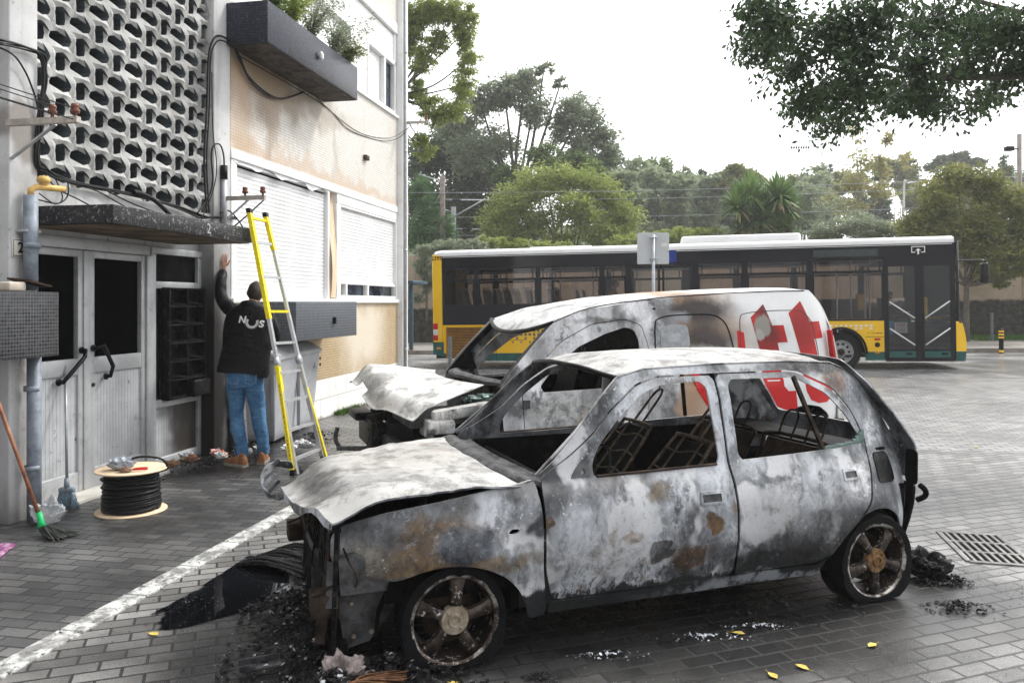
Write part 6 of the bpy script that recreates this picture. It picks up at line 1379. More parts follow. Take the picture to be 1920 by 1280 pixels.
def wrinkle(mb, a=.006, s=16):
    out = []
    for v in mb.v: q = a*nz3(v[0], v[1], v[2]*1.8, s)+a*.6*nz3(v[0]*1.5, v[1], v[2]*3, s*1.8); out.append((v[0]+q, v[1]-q, v[2]+q*.4))
    mb.v = out; return mb
jmb = merge(jk, wrinkle(slL), wrinkle(slR), wrinkle(hood_), wrinkle(hood2))
jo = fixn(jmb.build('jacket', M_jack, pers), R(70))
from mathutils.bvhtree import BVHTree
bv = BVHTree.FromPolygons([Vector(v) for v in jmb.v], [f for f in jmb.f])
def onback(mb, x, z, rot=0., nm='logo'):
    out = []
    for v in mb.v:
        X = x+v[0]*math.cos(rot)-v[1]*math.sin(rot); Z = z+v[0]*math.sin(rot)+v[1]*math.cos(rot)
        h = bv.ray_cast(Vector((X, -1, Z)), Vector((0,1,0))); y = h[0].y if h[0] else 0; out.append((X, y-.005+(.003 if v[2] > 0 else 0), Z))
    mb.v = out; return mb
def subdiv_text(ch, size, bold):
    mb = text_mb(ch, size, .001, bold); return mb
lg = merge(onback(subdiv_text('N', .095, .003), -.045, 1.475, -.08), onback(subdiv_text('S', .095, .003), .145, 1.43, -.16))
ring = []
for k in range(21):
    t = math.pi*(.88+1.24*k/20)-.1; q = MB(); c_, s_ = math.cos(t), math.sin(t); q.box(-.0035,.0035,.040,.066,-.001,.001); q.v = [(v[1]*c_-v[0]*s_, v[1]*s_+v[0]*c_, v[2]) for v in q.v]; ring.append(onback(q, .055, 1.452))
merge(lg, *ring).build('back_print', simple('white_print', (.75,.75,.75), .5, var=.03), jo)
# jeans
def legring(p):
    out = []
    for i, (c, rx, ry) in enumerate(p): out.append((c, rx, ry, 0))
    return wrinkle(ringtube(out, 22, True), .006, 22)
jl = legring([((-.115,.01,.88), .105,.12), ((-.125,.02,.78), .10,.108), ((-.13,.04,.66), .085,.092), ((-.135,.05,.54), .072,.078), ((-.125,.03,.46), .068,.074), ((-.105,.01,.36), .068,.076), ((-.085,0,.28), .062,.07), ((-.065,-.01,.2), .058,.066), ((-.055,-.02,.15), .06,.07), ((-.05,-.02,.095), .058,.068)])
jr = legring([((.045,.01,.88), .105,.12), ((.055,.02,.78), .098,.106), ((.07,.05,.66), .084,.09), ((.085,.06,.54), .071,.077), ((.095,.06,.46), .067,.073), ((.105,.07,.36), .068,.076), ((.115,.08,.28), .062,.07), ((.12,.09,.2), .058,.066), ((.12,.10,.15), .06,.07), ((.12,.10,.10), .058,.068)])
hp = ringtube([((-.035,.0,.80), .15,.115,0), ((-.035,.0,.86), .182,.135,0), ((-.035,-.005,.94), .185,.14,0), ((-.038,.0,1.02), .17,.12,0), ((-.038,.005,1.07), .162,.11,0)], 28, True)
jn = fixn(merge(jl, jr, hp).build('jeans', M_denim, pers), R(70))
mb = MB()
for x0 in (-.16, .02):
    ps = [(x0,-.150,.93), (x0+.005,-.152,.85), (x0+.055,-.150,.83), (x0+.105,-.148,.85), (x0+.11,-.148,.93)]
    mb.tube(ps, .0018, 5)
mb.build('pocket_stitching', simple('pale_stitching', (.3,.35,.45), .8), jn)
mb = ringtube([((-.038,.0,1.035), .170,.122,0), ((-.038,.0,1.065), .168,.118,0)], 28); mb.build('belt', simple('brown_belt', (.3,.08,.03), .5), pers)
def boot(cx, cy, yaw, nm='boot'):
    M = Matrix.Translation((cx, cy, 0)) @ Matrix.Rotation(yaw, 4, 'Z')
    sec = [(-.10,.030,.055), (-.085,.038,.105), (-.04,.042,.125), (.0,.041,.11), (.05,.044,.08), (.10,.050,.065), (.145,.046,.055), (.175,.03,.04)]
    mb = MB(); n_ = 14; vs = []
    for (y, w_, h_) in sec:
        for k in range(n_): t = math.pi*k/(n_-1); vs.append(M @ Vector((w_*math.cos(t), y, .02+h_*max(0, math.sin(t))**.8)))
    mb.add(vs, [(i*n_+k, i*n_+k+1, (i+1)*n_+k+1, (i+1)*n_+k) for i in range(len(sec)-1) for k in range(n_-1)]+[tuple(range(n_-1,-1,-1)), tuple(range((len(sec)-1)*n_, len(sec)*n_))], True); b_ = mb.build(nm, M_boot, pers)
    mb = MB(); pts = [(w_+.006, y) for (y, w_, h_) in sec]; poly = [(p[0], p[1]) for p in pts]+[(-p[0], p[1]) for p in reversed(pts)]
    mb.prism(poly, lambda p: M @ Vector((p[0], p[1], .032)), lambda p: M @ Vector((p[0], p[1], .002))); fixn(mb.build('sole', M_sole, b_), R(40))
boot(-.075, -.06, R(62)); boot(.115, .10, R(8))
# seated figures on the bus
def seated(loc, rz, label, shirt, s=1., arms=True):
    t = thing('person', label, 'person', loc, rz)
    S = dict(pel=(0,0,.1), sp=(-.03,0,.3), ch=(-.04,0,.5), nk=(-.02,0,.64), ls=(-.03,.18,.57), le=(.06,.22,.34), lw=(.30,.17,.36), rs=(-.03,-.18,.57), re=(.06,-.22,.34), rw=(.30,-.17,.36), lh=(.05,.09,.1), lk=(.42,.1,.12), la=(.45,.1,-.3), rh=(.05,-.09,.1), rk=(.42,-.1,.12), ra=(.45,-.1,-.3))
    h_, M = head_mb((.02,0,.80), 0, -math.pi/2, 1.)
    hl = hand_mb((.32,.17,.37), None, (1,0,.15), (0,-1,0), (0,0,-1)); hr = hand_mb((.32,-.17,.37), None, (1,0,.15), (0,1,0), (0,0,-1))
    fixn(merge(body_from(S), h_, skin([(-.03,0,.58),(0,0,.7)], [(0,1)], [.055,.05], 2), hl, hr).build('body', M_skin, t), R(60))
    hair_mb(M).build('hair', M_hair, t)
    tor = ringtube([((0,0,.05), .16,.19,0), ((-.02,0,.2), .15,.18,0), ((-.04,0,.4), .15,.2,0), ((-.04,0,.55), .13,.21,0), ((-.03,0,.62), .07,.1,0)], 20)
    sl = [skin([S[a+'s'], S[a+'e'], S[a+'w']], [(0,1),(1,2)], [.075,.06,.045], 2) for a in 'lr']
    fixn(merge(tor, *sl).build('jacket', shirt, t), R(70))
    fixn(merge(*[skin([S[a+'h'], S[a+'k'], S[a+'a']], [(0,1),(1,2)], [.095,.075,.055], 2) for a in 'lr']).build('trousers', M_jack, t), R(70))
    return t
def bus_pt(x, y, z):
    v = bus.rotation_euler.to_matrix() @ Vector((x, y, z)); return (8.25+v.x, 19.6+v.y, v.z)
seated(bus_pt(1.42, 1.8, 1.0), math.atan2(-.1903, .9817), 'bus driver in dark uniform seen through the front door glass', M_jack)
seated(bus_pt(-5.75, 1.25, 1.45), math.atan2(-.1903, .9817), 'bus passenger with orange top in the middle of the bus', simple('orange_cloth', (.6,.22,.04), .8, var=.3))
n = NT('warning_sticker_print', rough=.5); z_ = n.sep()[2]; n.col(n.mix(n.rng(n.noise(1, 4, .8, v=n.mapv((60,60,130))), .5, .55), (.75,.6,.03), (.12,.03,.01))); M_stk = n.m
# ------------------------------------------------------------ ladder
lad = thing('ladder', 'yellow and aluminium folding ladder leaning on the canopy edge', 'ladder', (-2.06, 8.0, 0))
LO = Vector((-2.06, 8.0, 0))
M_ly = simple('yellow_ladder_paint', (.82,.66,.02), .35, var=.12, scale=9, dirt=((.3,.2,.05), .5)); M_al = simple('aluminium', (.55,.56,.57), .35, .6, var=.1, scale=10)
bn0, tn0 = Vector((-2.097,7.69,.0)), Vector((-2.653,8.067,2.577)); bf0, tf0 = Vector((-2.015,8.36,.0)), Vector((-2.56,8.33,2.57))
def lp_(a, b, t): return a+(b-a)*t-LO
n_mid, f_mid = .40, .40
midn, midf = bn0+(tn0-bn0)*.40, bf0+(tf0-bf0)*.40
midf = Vector((-2.30, 8.22, 1.03)) 
tf0 = Vector((-2.565, 8.31, 2.56))
def P3(*a): return Vector(a)-LO
# lower outer rails widen to the ground, upper section parallel
for nm, A, B, C, D, lab in (('rail', bn0, midn, midn, tn0, None),):
    pass
def rail_pts(b, m_, t): return [b, m_, t]
nb, nm_, nt = Vector((-2.10,7.66,0)), Vector((-2.335,7.93,1.06)), Vector((-2.655,8.06,2.58))
fb, fm, ft = Vector((-1.97,8.34,0)), Vector((-2.20,8.24,1.06)), Vector((-2.565,8.30,2.565))
def seg(a, b, t0, t1): return a+(b-a)*t0, a+(b-a)*t1
for (b, m_, t, nearside) in ((nb, nm_, nt, True), (fb, fm, ft, False)):
    p, q = seg(b, m_, 0, .98); mb = MB(); mb.bar(p-LO, q-LO, .035, .075, (0,1,0)); 
    lo_ = mb.build('lower_rail', M_ly, lad)
    if not nearside: lo_.data.materials.clear(); lo_.data.materials.append(M_al); lo_['label'] = 'bare aluminium lower rail'
    mb = MB(); p2 = p+Vector((.03,.03,0)); mb.bar(p2-LO, q-LO, .02, .05, (0,1,0)); mb.build('inner_rail', M_al if nearside else M_ly, lad)
    p, q = seg(m_, t, 0, .30); mb = MB(); mb.bar(p-LO, q-LO, .03, .065, (0,1,0)); mb.build('upper_rail', M_al, lad)
    p, q = seg(m_, t, .28 if nearside else .75, .985); mb = MB(); mb.bar(p-LO, q-LO, .038, .075, (0,1,0)); mb.build('upper_rail', M_ly, lad)
    if not nearside: p, q = seg(m_, t, .3, .75); mb = MB(); mb.bar(p-LO, q-LO, .028, .06, (0,1,0)); mb.build('upper_rail', M_al, lad)
    p, q = seg(m_, t, .98, 1.01); mb = MB(); mb.bar(p-LO, q-LO, .042, .082, (0,1,0)); mb.build('end_cap', M_rubber, lad)
    mb = MB(); mb.bar(b-LO, b+Vector((0,0,.05))-LO, .045, .09, (0,1,0)); mb.build('foot', M_rubber, lad)
    mb = MB(); c_ = m_-LO; mb.lathe([(0,.025),(.045,.025),(.055,.015),(.055,-.015),(.045,-.025),(0,-.025)], 20, c_, Matrix.Rotation(R(78), 4, 'Y')); mb.build('hinge', M_galv, lad)
for k, t in enumerate((.12, .38, .64, .90)):
    a, b = nb+(nm_-nb)*t, fb+(fm-fb)*t; mb = MB(); mb.bar(a-LO, b-LO, .04, .025); mb.build('rung', M_al, lad)
for k, t in enumerate((.12, .33, .56, .79, .95)):
    a, b = nm_+(nt-nm_)*t, fm+(ft-fm)*t; mb = MB(); mb.bar(a-LO, b-LO, .045, .025); mb.build('rung', M_al if k not in (1,4) else M_ly, lad)
mb = MB()
for k in range(0): t = .12+k*.045; p = nb+(nm_-nb)*t+Vector((.0,-.04,0))-LO; mb.box(p.x-.006, p.x+.007, p.y-.002, p.y+.0, p.z-.004, p.z+.003)
p = nb+(nm_-nb)*.12+Vector((0,-.0385,0))-LO; q = nb+(nm_-nb)*.8+Vector((0,-.0385,0))-LO; mb.bar(p, q, .015, .002, (0,1,0))
mb.build('warning_sticker', M_stk, lad)
# ------------------------------------------------------------ grey container beside the wall
cab = thing('waste_container', 'tall tapered grey metal container with dented lid behind the ladder', 'container', (-2.76, 9.28, 0), R(87))
n = NT('grey_container_paint', .1, .45); c = n.mix(n.rng(n.noise(2, 5), .35, .7), (.33,.34,.36), (.43,.44,.46)); c = n.mix(n.rng(n.noise(7, 6, .8), .61, .65), c, (.04,.04,.04)); c = n.mix(n.math('MULTIPLY', n.rng(n.sep()[2], .15, .0), .7), c, (.06,.05,.05)); n.col(c); n.bump(n.noise(3, 3), .3, .03); M_cont = n.m
def taper(z0, z1, e0, e1, L=1.52, D=.78, off_=(0,0), lift=0):
    vs = []
    for z, e in ((z0, e0), (z1, e1)): vs += [(-e, -e*.6, z), (L+e, -e*.6, z), (L+e, D+e*.6, z), (-e, D+e*.6, z)]
    mb = MB(); mb.add(vs, [(3,2,1,0), (4,5,6,7), (0,1,5,4), (1,2,6,5), (2,3,7,6), (3,0,4,7)]); return mb
mb = taper(.03, .98, -.02, .09)
for x in (.02, .0): pass
bd_ = mb.build('tank', M_cont, cab)
b2_ = bd_.modifiers.new('b', 'BEVEL'); b2_.width = .012; b2_.segments = 2; apply_mods(bd_)
mb = taper(.98, 1.03, .12, .12); l_ = mb.build('rim', M_cont, cab)
mb = MB(); mb.add([(-.11,-.07,1.03), (1.63,-.07,1.03), (1.63,.85,1.03), (-.11,.85,1.03), (-.06,.08,1.13), (1.58,.08,1.13), (1.58,.7,1.15), (-.06,.7,1.15)], [(3,2,1,0), (4,5,6,7), (0,1,5,4), (1,2,6,5), (2,3,7,6), (3,0,4,7)]); l_ = mb.build('lid', M_cont, cab); b2_ = l_.modifiers.new('b', 'BEVEL'); b2_.width = .015; b2_.segments = 2; apply_mods(l_)
mb = MB(); mb.rbox(-.085,-.06,-.03,.02,.1,.96,.008); mb.rbox(.7,.72,-.075,-.03,.03,.9,.005); mb.build('corner_strip', M_cont, cab)
mb = MB(); mb.lathe([(0,.012),(.02,.012),(.02,0)], 12, M=Matrix.Translation((1.45,-.10,.9)) @ RX); mb.lathe([(0,.012),(.02,.012),(.02,0)], 12, M=Matrix.Translation((1.45,-.10,.82)) @ RX); mb.build('lock', M_rubber, cab)
# ------------------------------------------------------------ cable drum with tools
dr_ = thing('cable_drum', 'plywood cable drum wound with black cable on the pavers', 'cable drum', (-3.02, 6.33, 0))
n = NT('plywood', rough=.6); n.col(n.mix(n.rng(n.noise(1, 4, v=n.mapv((3,14,3))), .35, .65), (.62,.47,.3), (.75,.6,.42))); M_ply = n.m
for z in (0.0, .325): mb = MB(); mb.lathe([(0,0), (.262,0), (.265,.003), (.265,.009), (.262,.012), (0,.012)], 48, (0,0,z)); mb.build('flange', M_ply, dr_)
mb = MB(); mb.lathe([(.1,.012),(.1,.325)], 24); mb.build('core', M_ply, dr_)
mb = MB(); pts = []
for k in range(17*24):
    t = k/24; z = .022+.0172*t; r_ = .196+.016*math.exp(-((z-.07)/.08)**2)+.003*math.sin(t*2.3)+.0025*math.sin(k*.8); pts.append((r_*math.cos(t*2*math.pi), r_*math.sin(t*2*math.pi), z+.002*math.sin(k*.37)))
mb.tube(pts, .0092, 6); mb.lathe([(.185,.012),(.185,.325)], 32)
for j in range(5):
    z0 = .05+.05*j; pts = [((.213+.004*math.sin(k*.7+j))*math.cos(k*.2618), (.213+.004*math.sin(k*.7+j))*math.sin(k*.2618), z0+.02*math.sin(k*.2618*1+j)) for k in range(25)]; mb.tube(pts, .008, 6, cap=False)
mb.build('wound_cable', M_cable, dr_)
mb = MB(); mb.tube(sm([(.19,.05,.3), (.25,.08,.32), (.24,.02,.40), (.16,-.02,.43), (.06,-.04,.43), (.0,-.06,.40), (-.02,-.07,.35)]), .009, 8); mb.build('cable_end', M_cable, dr_)
tb = thing('plastic_bag', 'small grey plastic bag lying on top of the cable drum', 'bag', (-3.07, 6.26, .338))
def crumple(rx, ry, rz, seed, m, name, par, amp=.35):
    bm = bmesh.new(); bmesh.ops.create_icosphere(bm, subdivisions=4, radius=1)
    for v in bm.verts:
        q = v.co.normalized(); k = 1+amp*mnoise.noise(q*2.2+Vector((seed,0,0)))+amp*.6*abs(mnoise.noise(q*5+Vector((0,seed,0))))-amp*.3*abs(mnoise.noise(q*11+Vector((0,0,seed))))
        v.co = Vector((q.x*rx*k, q.y*ry*k, max(-.0, q.z*.5+.5)*rz*k*1.2))
    mb = MB(); mb.bm(bm, None, False); o = mb.build(name, m, par); return fixn(o, R(25))
M_film = NT('clear_film', rough=.12); M_film.col((.6,.62,.64)); M_film.b.inputs['Transmission Weight'].default_value = .55; M_film.b.inputs['IOR'].default_value = 1.15; M_film = M_film.m
crumple(.10,.06,.075, 3., simple('grey_film', (.33,.36,.4), .25, var=.4, scale=20), 'film', tb)
pl_ = thing('pliers', 'red handled pliers lying on the cable drum', 'pliers', (-2.93, 6.2, .34), R(20))
mb = MB(); mb.tube(sm([(-.02,.0,.015), (.03,.02,.018), (.09,.025,.016)]), .008, 8); mb.tube(sm([(-.02,.0,.015), (.03,-.015,.018), (.09,-.02,.016)]), .008, 8); mb.build('grip', simple('red_grip', (.5,.02,.02), .35), pl_)
mb = MB(); mb.prism([(-.075,-.006),(-.02,-.014),(-.005,0),(-.02,.014),(-.075,.006)], lambda p: Vector((p[0],p[1],.02)), lambda p: Vector((p[0],p[1],.008))); mb.build('jaw', M_galv, pl_)
gl_ = thing('glove', 'crumpled brown work glove on the cable drum', 'glove', (-2.99, 6.17, .338)); crumple(.05,.03,.03, 8., simple('brown_leather', (.22,.14,.1), .7, var=.4, scale=20), 'leather', gl_)
# ------------------------------------------------------------ brooms, bag, mat
br = thing('mop', 'brown handled mop with green collar and wet dark strands leaning at left', 'mop', (-3.36, 5.62, 0))
M_wood = simple('stained_handle', (.26,.11,.06), .5, var=.4, scale=9)
mb = MB(); a_ = Vector((.02,.02,.14)); b_ = Vector((-.37,.08,1.10)); mb.tube([a_, b_], .0135, 10); mb.build('handle', M_wood, br)
mb = MB(); mb.tube([(.035,.02,.06), (.03,.02,.10), (.015,.02,.17)], [.032,.022,.018], 12); mb.build('collar', simple('green_plastic', (.01,.42,.12), .35, var=.15), br)
M_brs = simple('dark_wet_fibres', (.035,.04,.035), .5, var=.6, scale=60)
mb = MB(); r3 = random.Random(5)
for k in range(220):
    x0, y0 = .04+r3.uniform(-.03,.03), .02+r3.uniform(-.02,.02); L = r3.uniform(.06,.24); an = r3.uniform(-.75,.25); dx, dy = L*math.cos(an), L*math.sin(an)
    mb.tube([(x0,y0,.075), (x0+dx*.3,y0+dy*.3,.045+r3.uniform(-.01,.02)), (x0+dx*.8,y0+dy*.8,.012+r3.uniform(0,.02)), (x0+dx,y0+dy,.006+r3.uniform(0,.012))], .0045, 4)
mb.build('mop_strands', M_brs, br)
b2 = thing('broom', 'grey handled broom with blue grey bristles standing by the entrance step', 'broom', (-3.57, 6.40, 0))
mb = MB(); mb.tube([(0,0,.2), (-.18,.30,1.12)], .012, 10); mb.build('handle', simple('grey_handle', (.3,.32,.33), .4, .3), b2)
mb = MB(); mb.rbox(-.06,.06,-.025,.025,.13,.17,.012); mb.tube([(0,0,.16),(-.01,.01,.24)], [.025,.016], 10); mb.build('head', simple('grey_blue_plastic', (.18,.22,.26), .4), b2)
mb = MB()
for k in range(260):
    x = r3.uniform(-.055,.055); y = r3.uniform(-.02,.02); mb.tube([(x,y,.14), (x*1.25+r3.uniform(-.01,.01),y*1.4,.07), (x*1.6+r3.uniform(-.03,.03),y*2+r3.uniform(-.03,.03),.004)], .0025, 4)
mb.build('bristles', simple('blue_grey_bristle', (.2,.27,.33), .5, var=.5, scale=60), b2)
pb = thing('plastic_bag', 'clear crumpled plastic bag on the pavers between mop and broom', 'bag', (-3.46, 5.95, 0)); crumple(.11,.08,.13, 1.3, M_film, 'film', pb, .5)
mt_ = thing('door_mat', 'crumpled purple mat at the lower left edge', 'mat', (-3.62, 5.25, 0))
n = NT('purple_mat', rough=.8); n.col(n.mix(n.rng(n.noise(11, 6, .8), .45, .6), (.18,.05,.14), (.4,.26,.36))); n.bump(n.noise(60, 4), .5, .006); M_mat = n.m
def matf(u, v): return (-.45+.8*u-.1*v, -.25+.42*v, .012+.05*math.exp(-((u-.35)/.3)**2)*math.exp(-((v-.6)/.3)**2)+.012*nz3(u*3, v*3, 0, 2))
gridsurf(matf, 24, 16, (0,0,-.01)).build('cloth', M_mat, mt_)
mb = gridsurf(lambda u, v: matf(u*.94+.03, v*.06-.05), 24, 3, (0,0,-.008)); mb.build('hem', simple('dark_hem', (.02,.015,.02), .8), mt_)
# ------------------------------------------------------------ litter behind the person, burnt debris, leaves
def scatter(name, m, boxes, count, smin, smax, seed, hmax, label, cat, flat=.3, kind='stuff'):
    rr_ = random.Random(seed); mb = MB()
    for k in range(count):
        bx_ = rr_.choice(boxes); t = rr_.random()*2*math.pi; q = math.sqrt(rr_.random()) if rr_.random() < .6 else abs(rr_.gauss(0,.45)); x = bx_[0]+bx_[2]*q*math.cos(t); y = bx_[1]+bx_[3]*q*math.sin(t)
        h = hmax*(1-min(1,q))**1.2*(.3+.7*rr_.random()); s = rr_.uniform(smin, smax)*(1-.5*min(1,q)); n_ = rr_.choice((4,5,6)); M = Matrix.Translation((x,y,.006+h+s*.12)) @ Matrix.Rotation(rr_.uniform(-1.1,1.1),4,(rr_.uniform(-1,1),rr_.uniform(-1,1),.2)) @ Matrix.Rotation(rr_.random()*6.28,4,'Z')
        a = rr_.uniform(.25,1); ring = [Vector((s*math.cos(6.283*i/n_)*rr_.uniform(.6,1), s*a*math.sin(6.283*i/n_)*rr_.uniform(.6,1), rr_.uniform(-.15,.15)*s)) for i in range(n_)]
        vs = [M @ v for v in ring]+[M @ (v*.8+Vector((0,0,flat*s*rr_.uniform(.3,1)))) for v in ring]
        vs = [Vector((v.x, v.y, max(.004, v.z))) for v in vs]
        mb.add(vs, [tuple(range(n_-1,-1,-1)), tuple(range(n_,2*n_))]+[(i,(i+1)%n_,(i+1)%n_+n_,i+n_) for i in range(n_)])
    o = mb.build(name, m); return tag(o, label, cat, None, kind)
n = NT('wet_char', rough=.35, spec=.2); c = n.mix(n.rng(n.noise(28, 6, .8), .52, .62), (.006,.006,.007), (.05,.05,.05)); c = n.mix(n.rng(n.noise(60, 4, .8), .62, .67), c, (.5,.5,.5)); n.col(c); n.rough(n.rng(n.noise(30, 3), .4, .6, .15, .6)); n.bump(n.noise(60, 5, .8), .9, .01); M_wchar = n.m
sp_front = [(-.95,3.72,.42,.5), (-.75,3.35,.35,.25), (-1.15,4.25,.3,.4), (-.55,3.5,.45,.2), (-1.05,4.7,.25,.3)]
scatter('burnt_debris', M_wchar, sp_front, 2600, .006, .045, 1, .10, 'heap of wet black burnt debris below the nose of the hatchback', 'debris')
scatter('grey_debris_flakes', simple('pale_ash_flakes', (.34,.35,.36), .5, var=.6, scale=30), sp_front, 420, .004, .018, 2, .11, 'pale ash flakes scattered over the black debris at the car nose', 'debris')
scatter('burnt_debris', M_wchar, [(.6,4.35,.5,.5), (1.3,4.3,.7,.28), (2.5,4.75,.14,.16), (2.6,4.7,.12,.1), (2.4,4.3,.2,.1)], 700, .006, .035, 3, .03, 'black burnt crumbs under and behind the hatchback', 'debris')
scatter('burnt_debris', M_wchar, [(.35,3.36,.16,.07), (.13,3.5,.1,.06)], 320, .004, .016, 4, .02, 'small pile of black shards beside the front wheel', 'debris')
scatter('white_debris_flakes', simple('white_ash_flakes', (.6,.62,.66), .4, var=.4, scale=30), [(.40,3.36,.12,.06), (.95,3.92,.28,.06), (.45,3.72,.2,.06), (1.25,4.05,.2,.05)], 260, .004, .014, 5, .015, 'white melted flakes on the pavers below the doors', 'debris')
scatter('green_glass_crumbs', M_gglass, [(.28,3.14,.08,.04), (.2,3.05,.1,.04)], 120, .003, .008, 6, .01, 'green glass crumbs at the bottom edge of the picture', 'glass crumbs')
scatter('burnt_debris', M_wchar, [(-3.25,8.0,.35,.5), (-3.0,8.9,.3,.4), (-2.9,8.5,.3,.3), (-2.4,9.6,.3,.6), (-3.45,7.3,.25,.4)], 1100, .006, .04, 7, .09, 'black litter and cinders heaped behind the person', 'debris')
rr = random.Random(11)
pc = [('white',(.75,.75,.74)), ('orange',(.6,.16,.05)), ('pale green',(.25,.5,.35)), ('brown',(.25,.14,.08)), ('pink',(.6,.35,.35)), ('grey',(.4,.4,.42))]
for k, (x, y, ci) in enumerate(((-3.0,8.22,1), (-2.98,8.18,0), (-2.72,8.62,0), (-2.66,8.55,2), (-2.42,8.62,0), (-2.35,8.9,0), (-3.3,7.75,3), (-3.22,8.0,3), (-3.1,8.35,4), (-2.8,8.4,5), (-2.25,8.75,5), (-3.35,8.2,5))):
    o = thing('paper_scrap', ('crumpled %s paper scrap in the litter '+('left of the boots','between the boots and the container','right of the boots by the ladder')[0 if x < -2.9 else 1 if x < -2.5 else 2]) % pc[ci][0], 'paper', (x, y, .05), rr.random()*6, 'paper scraps in the litter by the wall')
    crumple(.05+.03*rr.random(), .035+.02*rr.random(), .05, k*1.7, simple('paper_'+pc[ci][0].replace(' ','_'), pc[ci][1], .7, var=.25, scale=20), 'scrap', o, .6)
# larger pieces in the heap
scatter('grit', simple('pale_grit', (.35,.34,.33), .7, var=.6, scale=40), [(-2.9,5.2,1.2,1.6), (-1.8,4.4,1.1,.9), (.5,3.4,1.6,.5), (2.9,4.6,1.1,1.0), (-1.2,4.0,.7,.7)], 2600, .0012, .0045, 12, .0, 'fine pale grit scattered over the foreground pavers', 'grit')
scatter('cinders', M_wchar, [(-2.9,5.6,1.1,1.6), (-2.2,4.4,.9,.8), (.8,3.4,1.8,.5), (2.9,4.5,.8,.9), (2.6,4.9,.5,.5)], 1500, .0015, .008, 13, .0, 'black cinders scattered over the foreground pavers', 'cinders')
o = thing('burnt_hose', 'black ribbed sheet of melted trim lying over the white kerb', 'trim', (-1.42, 5.05, 0), R(-28)); mb = MB()
for k in range(16): mb.tube(sm([(-.24,-.20+k*.026,.015), (-.05,-.19+k*.025,.06+.015*math.sin(k)), (.22,-.16+k*.023,.04+.01*math.sin(k*2)), (.34,-.15+k*.022,.015)], 4), .009, 5)
mb.build('ribs', simple('melted_black_trim', (.012,.012,.012), .25, var=.5, scale=30, bump=.5), o); mb = gridsurf(lambda u, v: (-.24+.56*u, -.2+.39*v, .01+.045*math.sin(math.pi*u)), 8, 8); mb.build('backing', M_wchar, o)
o = thing('crumpled_fibre', 'brown burnt wire bundle in front of the flat front tyre', 'wire bundle', (-.62, 3.25, 0)); mb = MB()
for k in range(90):
    a0 = rr.uniform(-.3,.3); mb.tube(sm([(-.16+rr.uniform(-.03,.03),-.1+rr.uniform(-.04,.04),.01+rr.uniform(0,.03)), (-.03+a0*.1,a0*.2,.07+rr.uniform(0,.04)), (.14+rr.uniform(-.04,.04),.1+a0*.3,.04+rr.uniform(0,.03))], 4), .0028, 4)
mb.build('strands', simple('rusty_wire', (.12,.055,.025), .6, .3, var=.6, scale=40), o)
o = thing('melted_lump', 'pale pinkish melted lump in the debris under the front wing', 'melted lump', (-.72, 3.42, 0)); crumple(.09,.07,.09, 5., simple('melted_plastic', (.3,.25,.24), .5, var=.6, scale=12, bump=.3, dirt=((.05,.04,.04), .8)), 'lump', o, .6)
o = thing('metal_offcut', 'bent pale metal channel in the debris left of the car', 'metal piece', (-1.12, 3.55, .03), R(25)); mb = MB(); mb.rbox(-.09,.09,-.03,.03,0,.012,.004); mb.rbox(-.09,.09,.02,.03,0,.04,.004); mb.rbox(-.09,-.02,-.03,-.022,0,.03,.003); mb.build('channel', M_greym, o)
o = thing('tyre_remnant', 'charred heap of tyre and bumper behind the rear wheel', 'tyre remains', (2.50, 4.80, 0)); crumple(.13,.10,.12, 9., M_wchar, 'lump', o, .4)

ylf = simple('yellow_leaf', (.6,.45,.1), .6, var=.25, scale=30)
for k, (px_, py_, lab) in enumerate(((-.262,3.44,'yellow leaf on the pavers below the front wheel'), (1.125,3.97,'yellow leaf on the pavers under the front door'), (1.73,3.83,'yellow leaf on the pavers in front of the rear wheel'), (1.31,3.60,'small yellow leaf at the bottom edge right of centre'), (-1.78,3.96,'yellow leaf by the puddle edge'), (1.15,3.52,'torn yellow leaf at the bottom edge'), (5.3,9.1,'brown leaf far right on the pale pavers'))):
    o = thing('fallen_leaf', lab, 'leaf', (px_, py_, .007), rr.random()*6); mb = MB(); mb.add([(0,-.035,.0), (.016,-.01,.006), (.018,.012,.004), (0,.035,.002), (-.018,.012,.006), (-.016,-.01,.003)], [(0,1,2,3), (0,3,4,5)]); mb.tube([(0,-.035,0),(0,-.055,.002)], .0012, 4); mb.build('blade', ylf, o)
# ------------------------------------------------------------ drain grate
dg_ = thing('drain_grate', 'cast iron drain grate in the pavers behind the hatchback', 'drain', (3.17, 5.36, .004), R(-13.6)); mb = MB()
GX, GY = .19, .34
for y in (-GY, GY): mb.rbox(-GX, GX, y-.018, y+.018, -.03, .006, .003)
for x in (-GX, GX): mb.rbox(x-.018, x+.018, -GY, GY, -.03, .006, .003)
for y in (-.117, .117): mb.rbox(-GX, GX, y-.014, y+.014, -.03, .005, .003)
for k in range(7): x = -GX+.045+k*(2*GX-.09)/6; mb.rbox(x-.011, x+.011, -GY, GY, -.025, .004, .003)
mb.build('bars', simple('cast_iron', (.16,.155,.15), .45, .4, var=.4, scale=14, bump=.3), dg_); mb = MB(); mb.box(-GX, GX, -GY, GY, -.0035, -.0015); mb.build('pit', M_black, dg_)
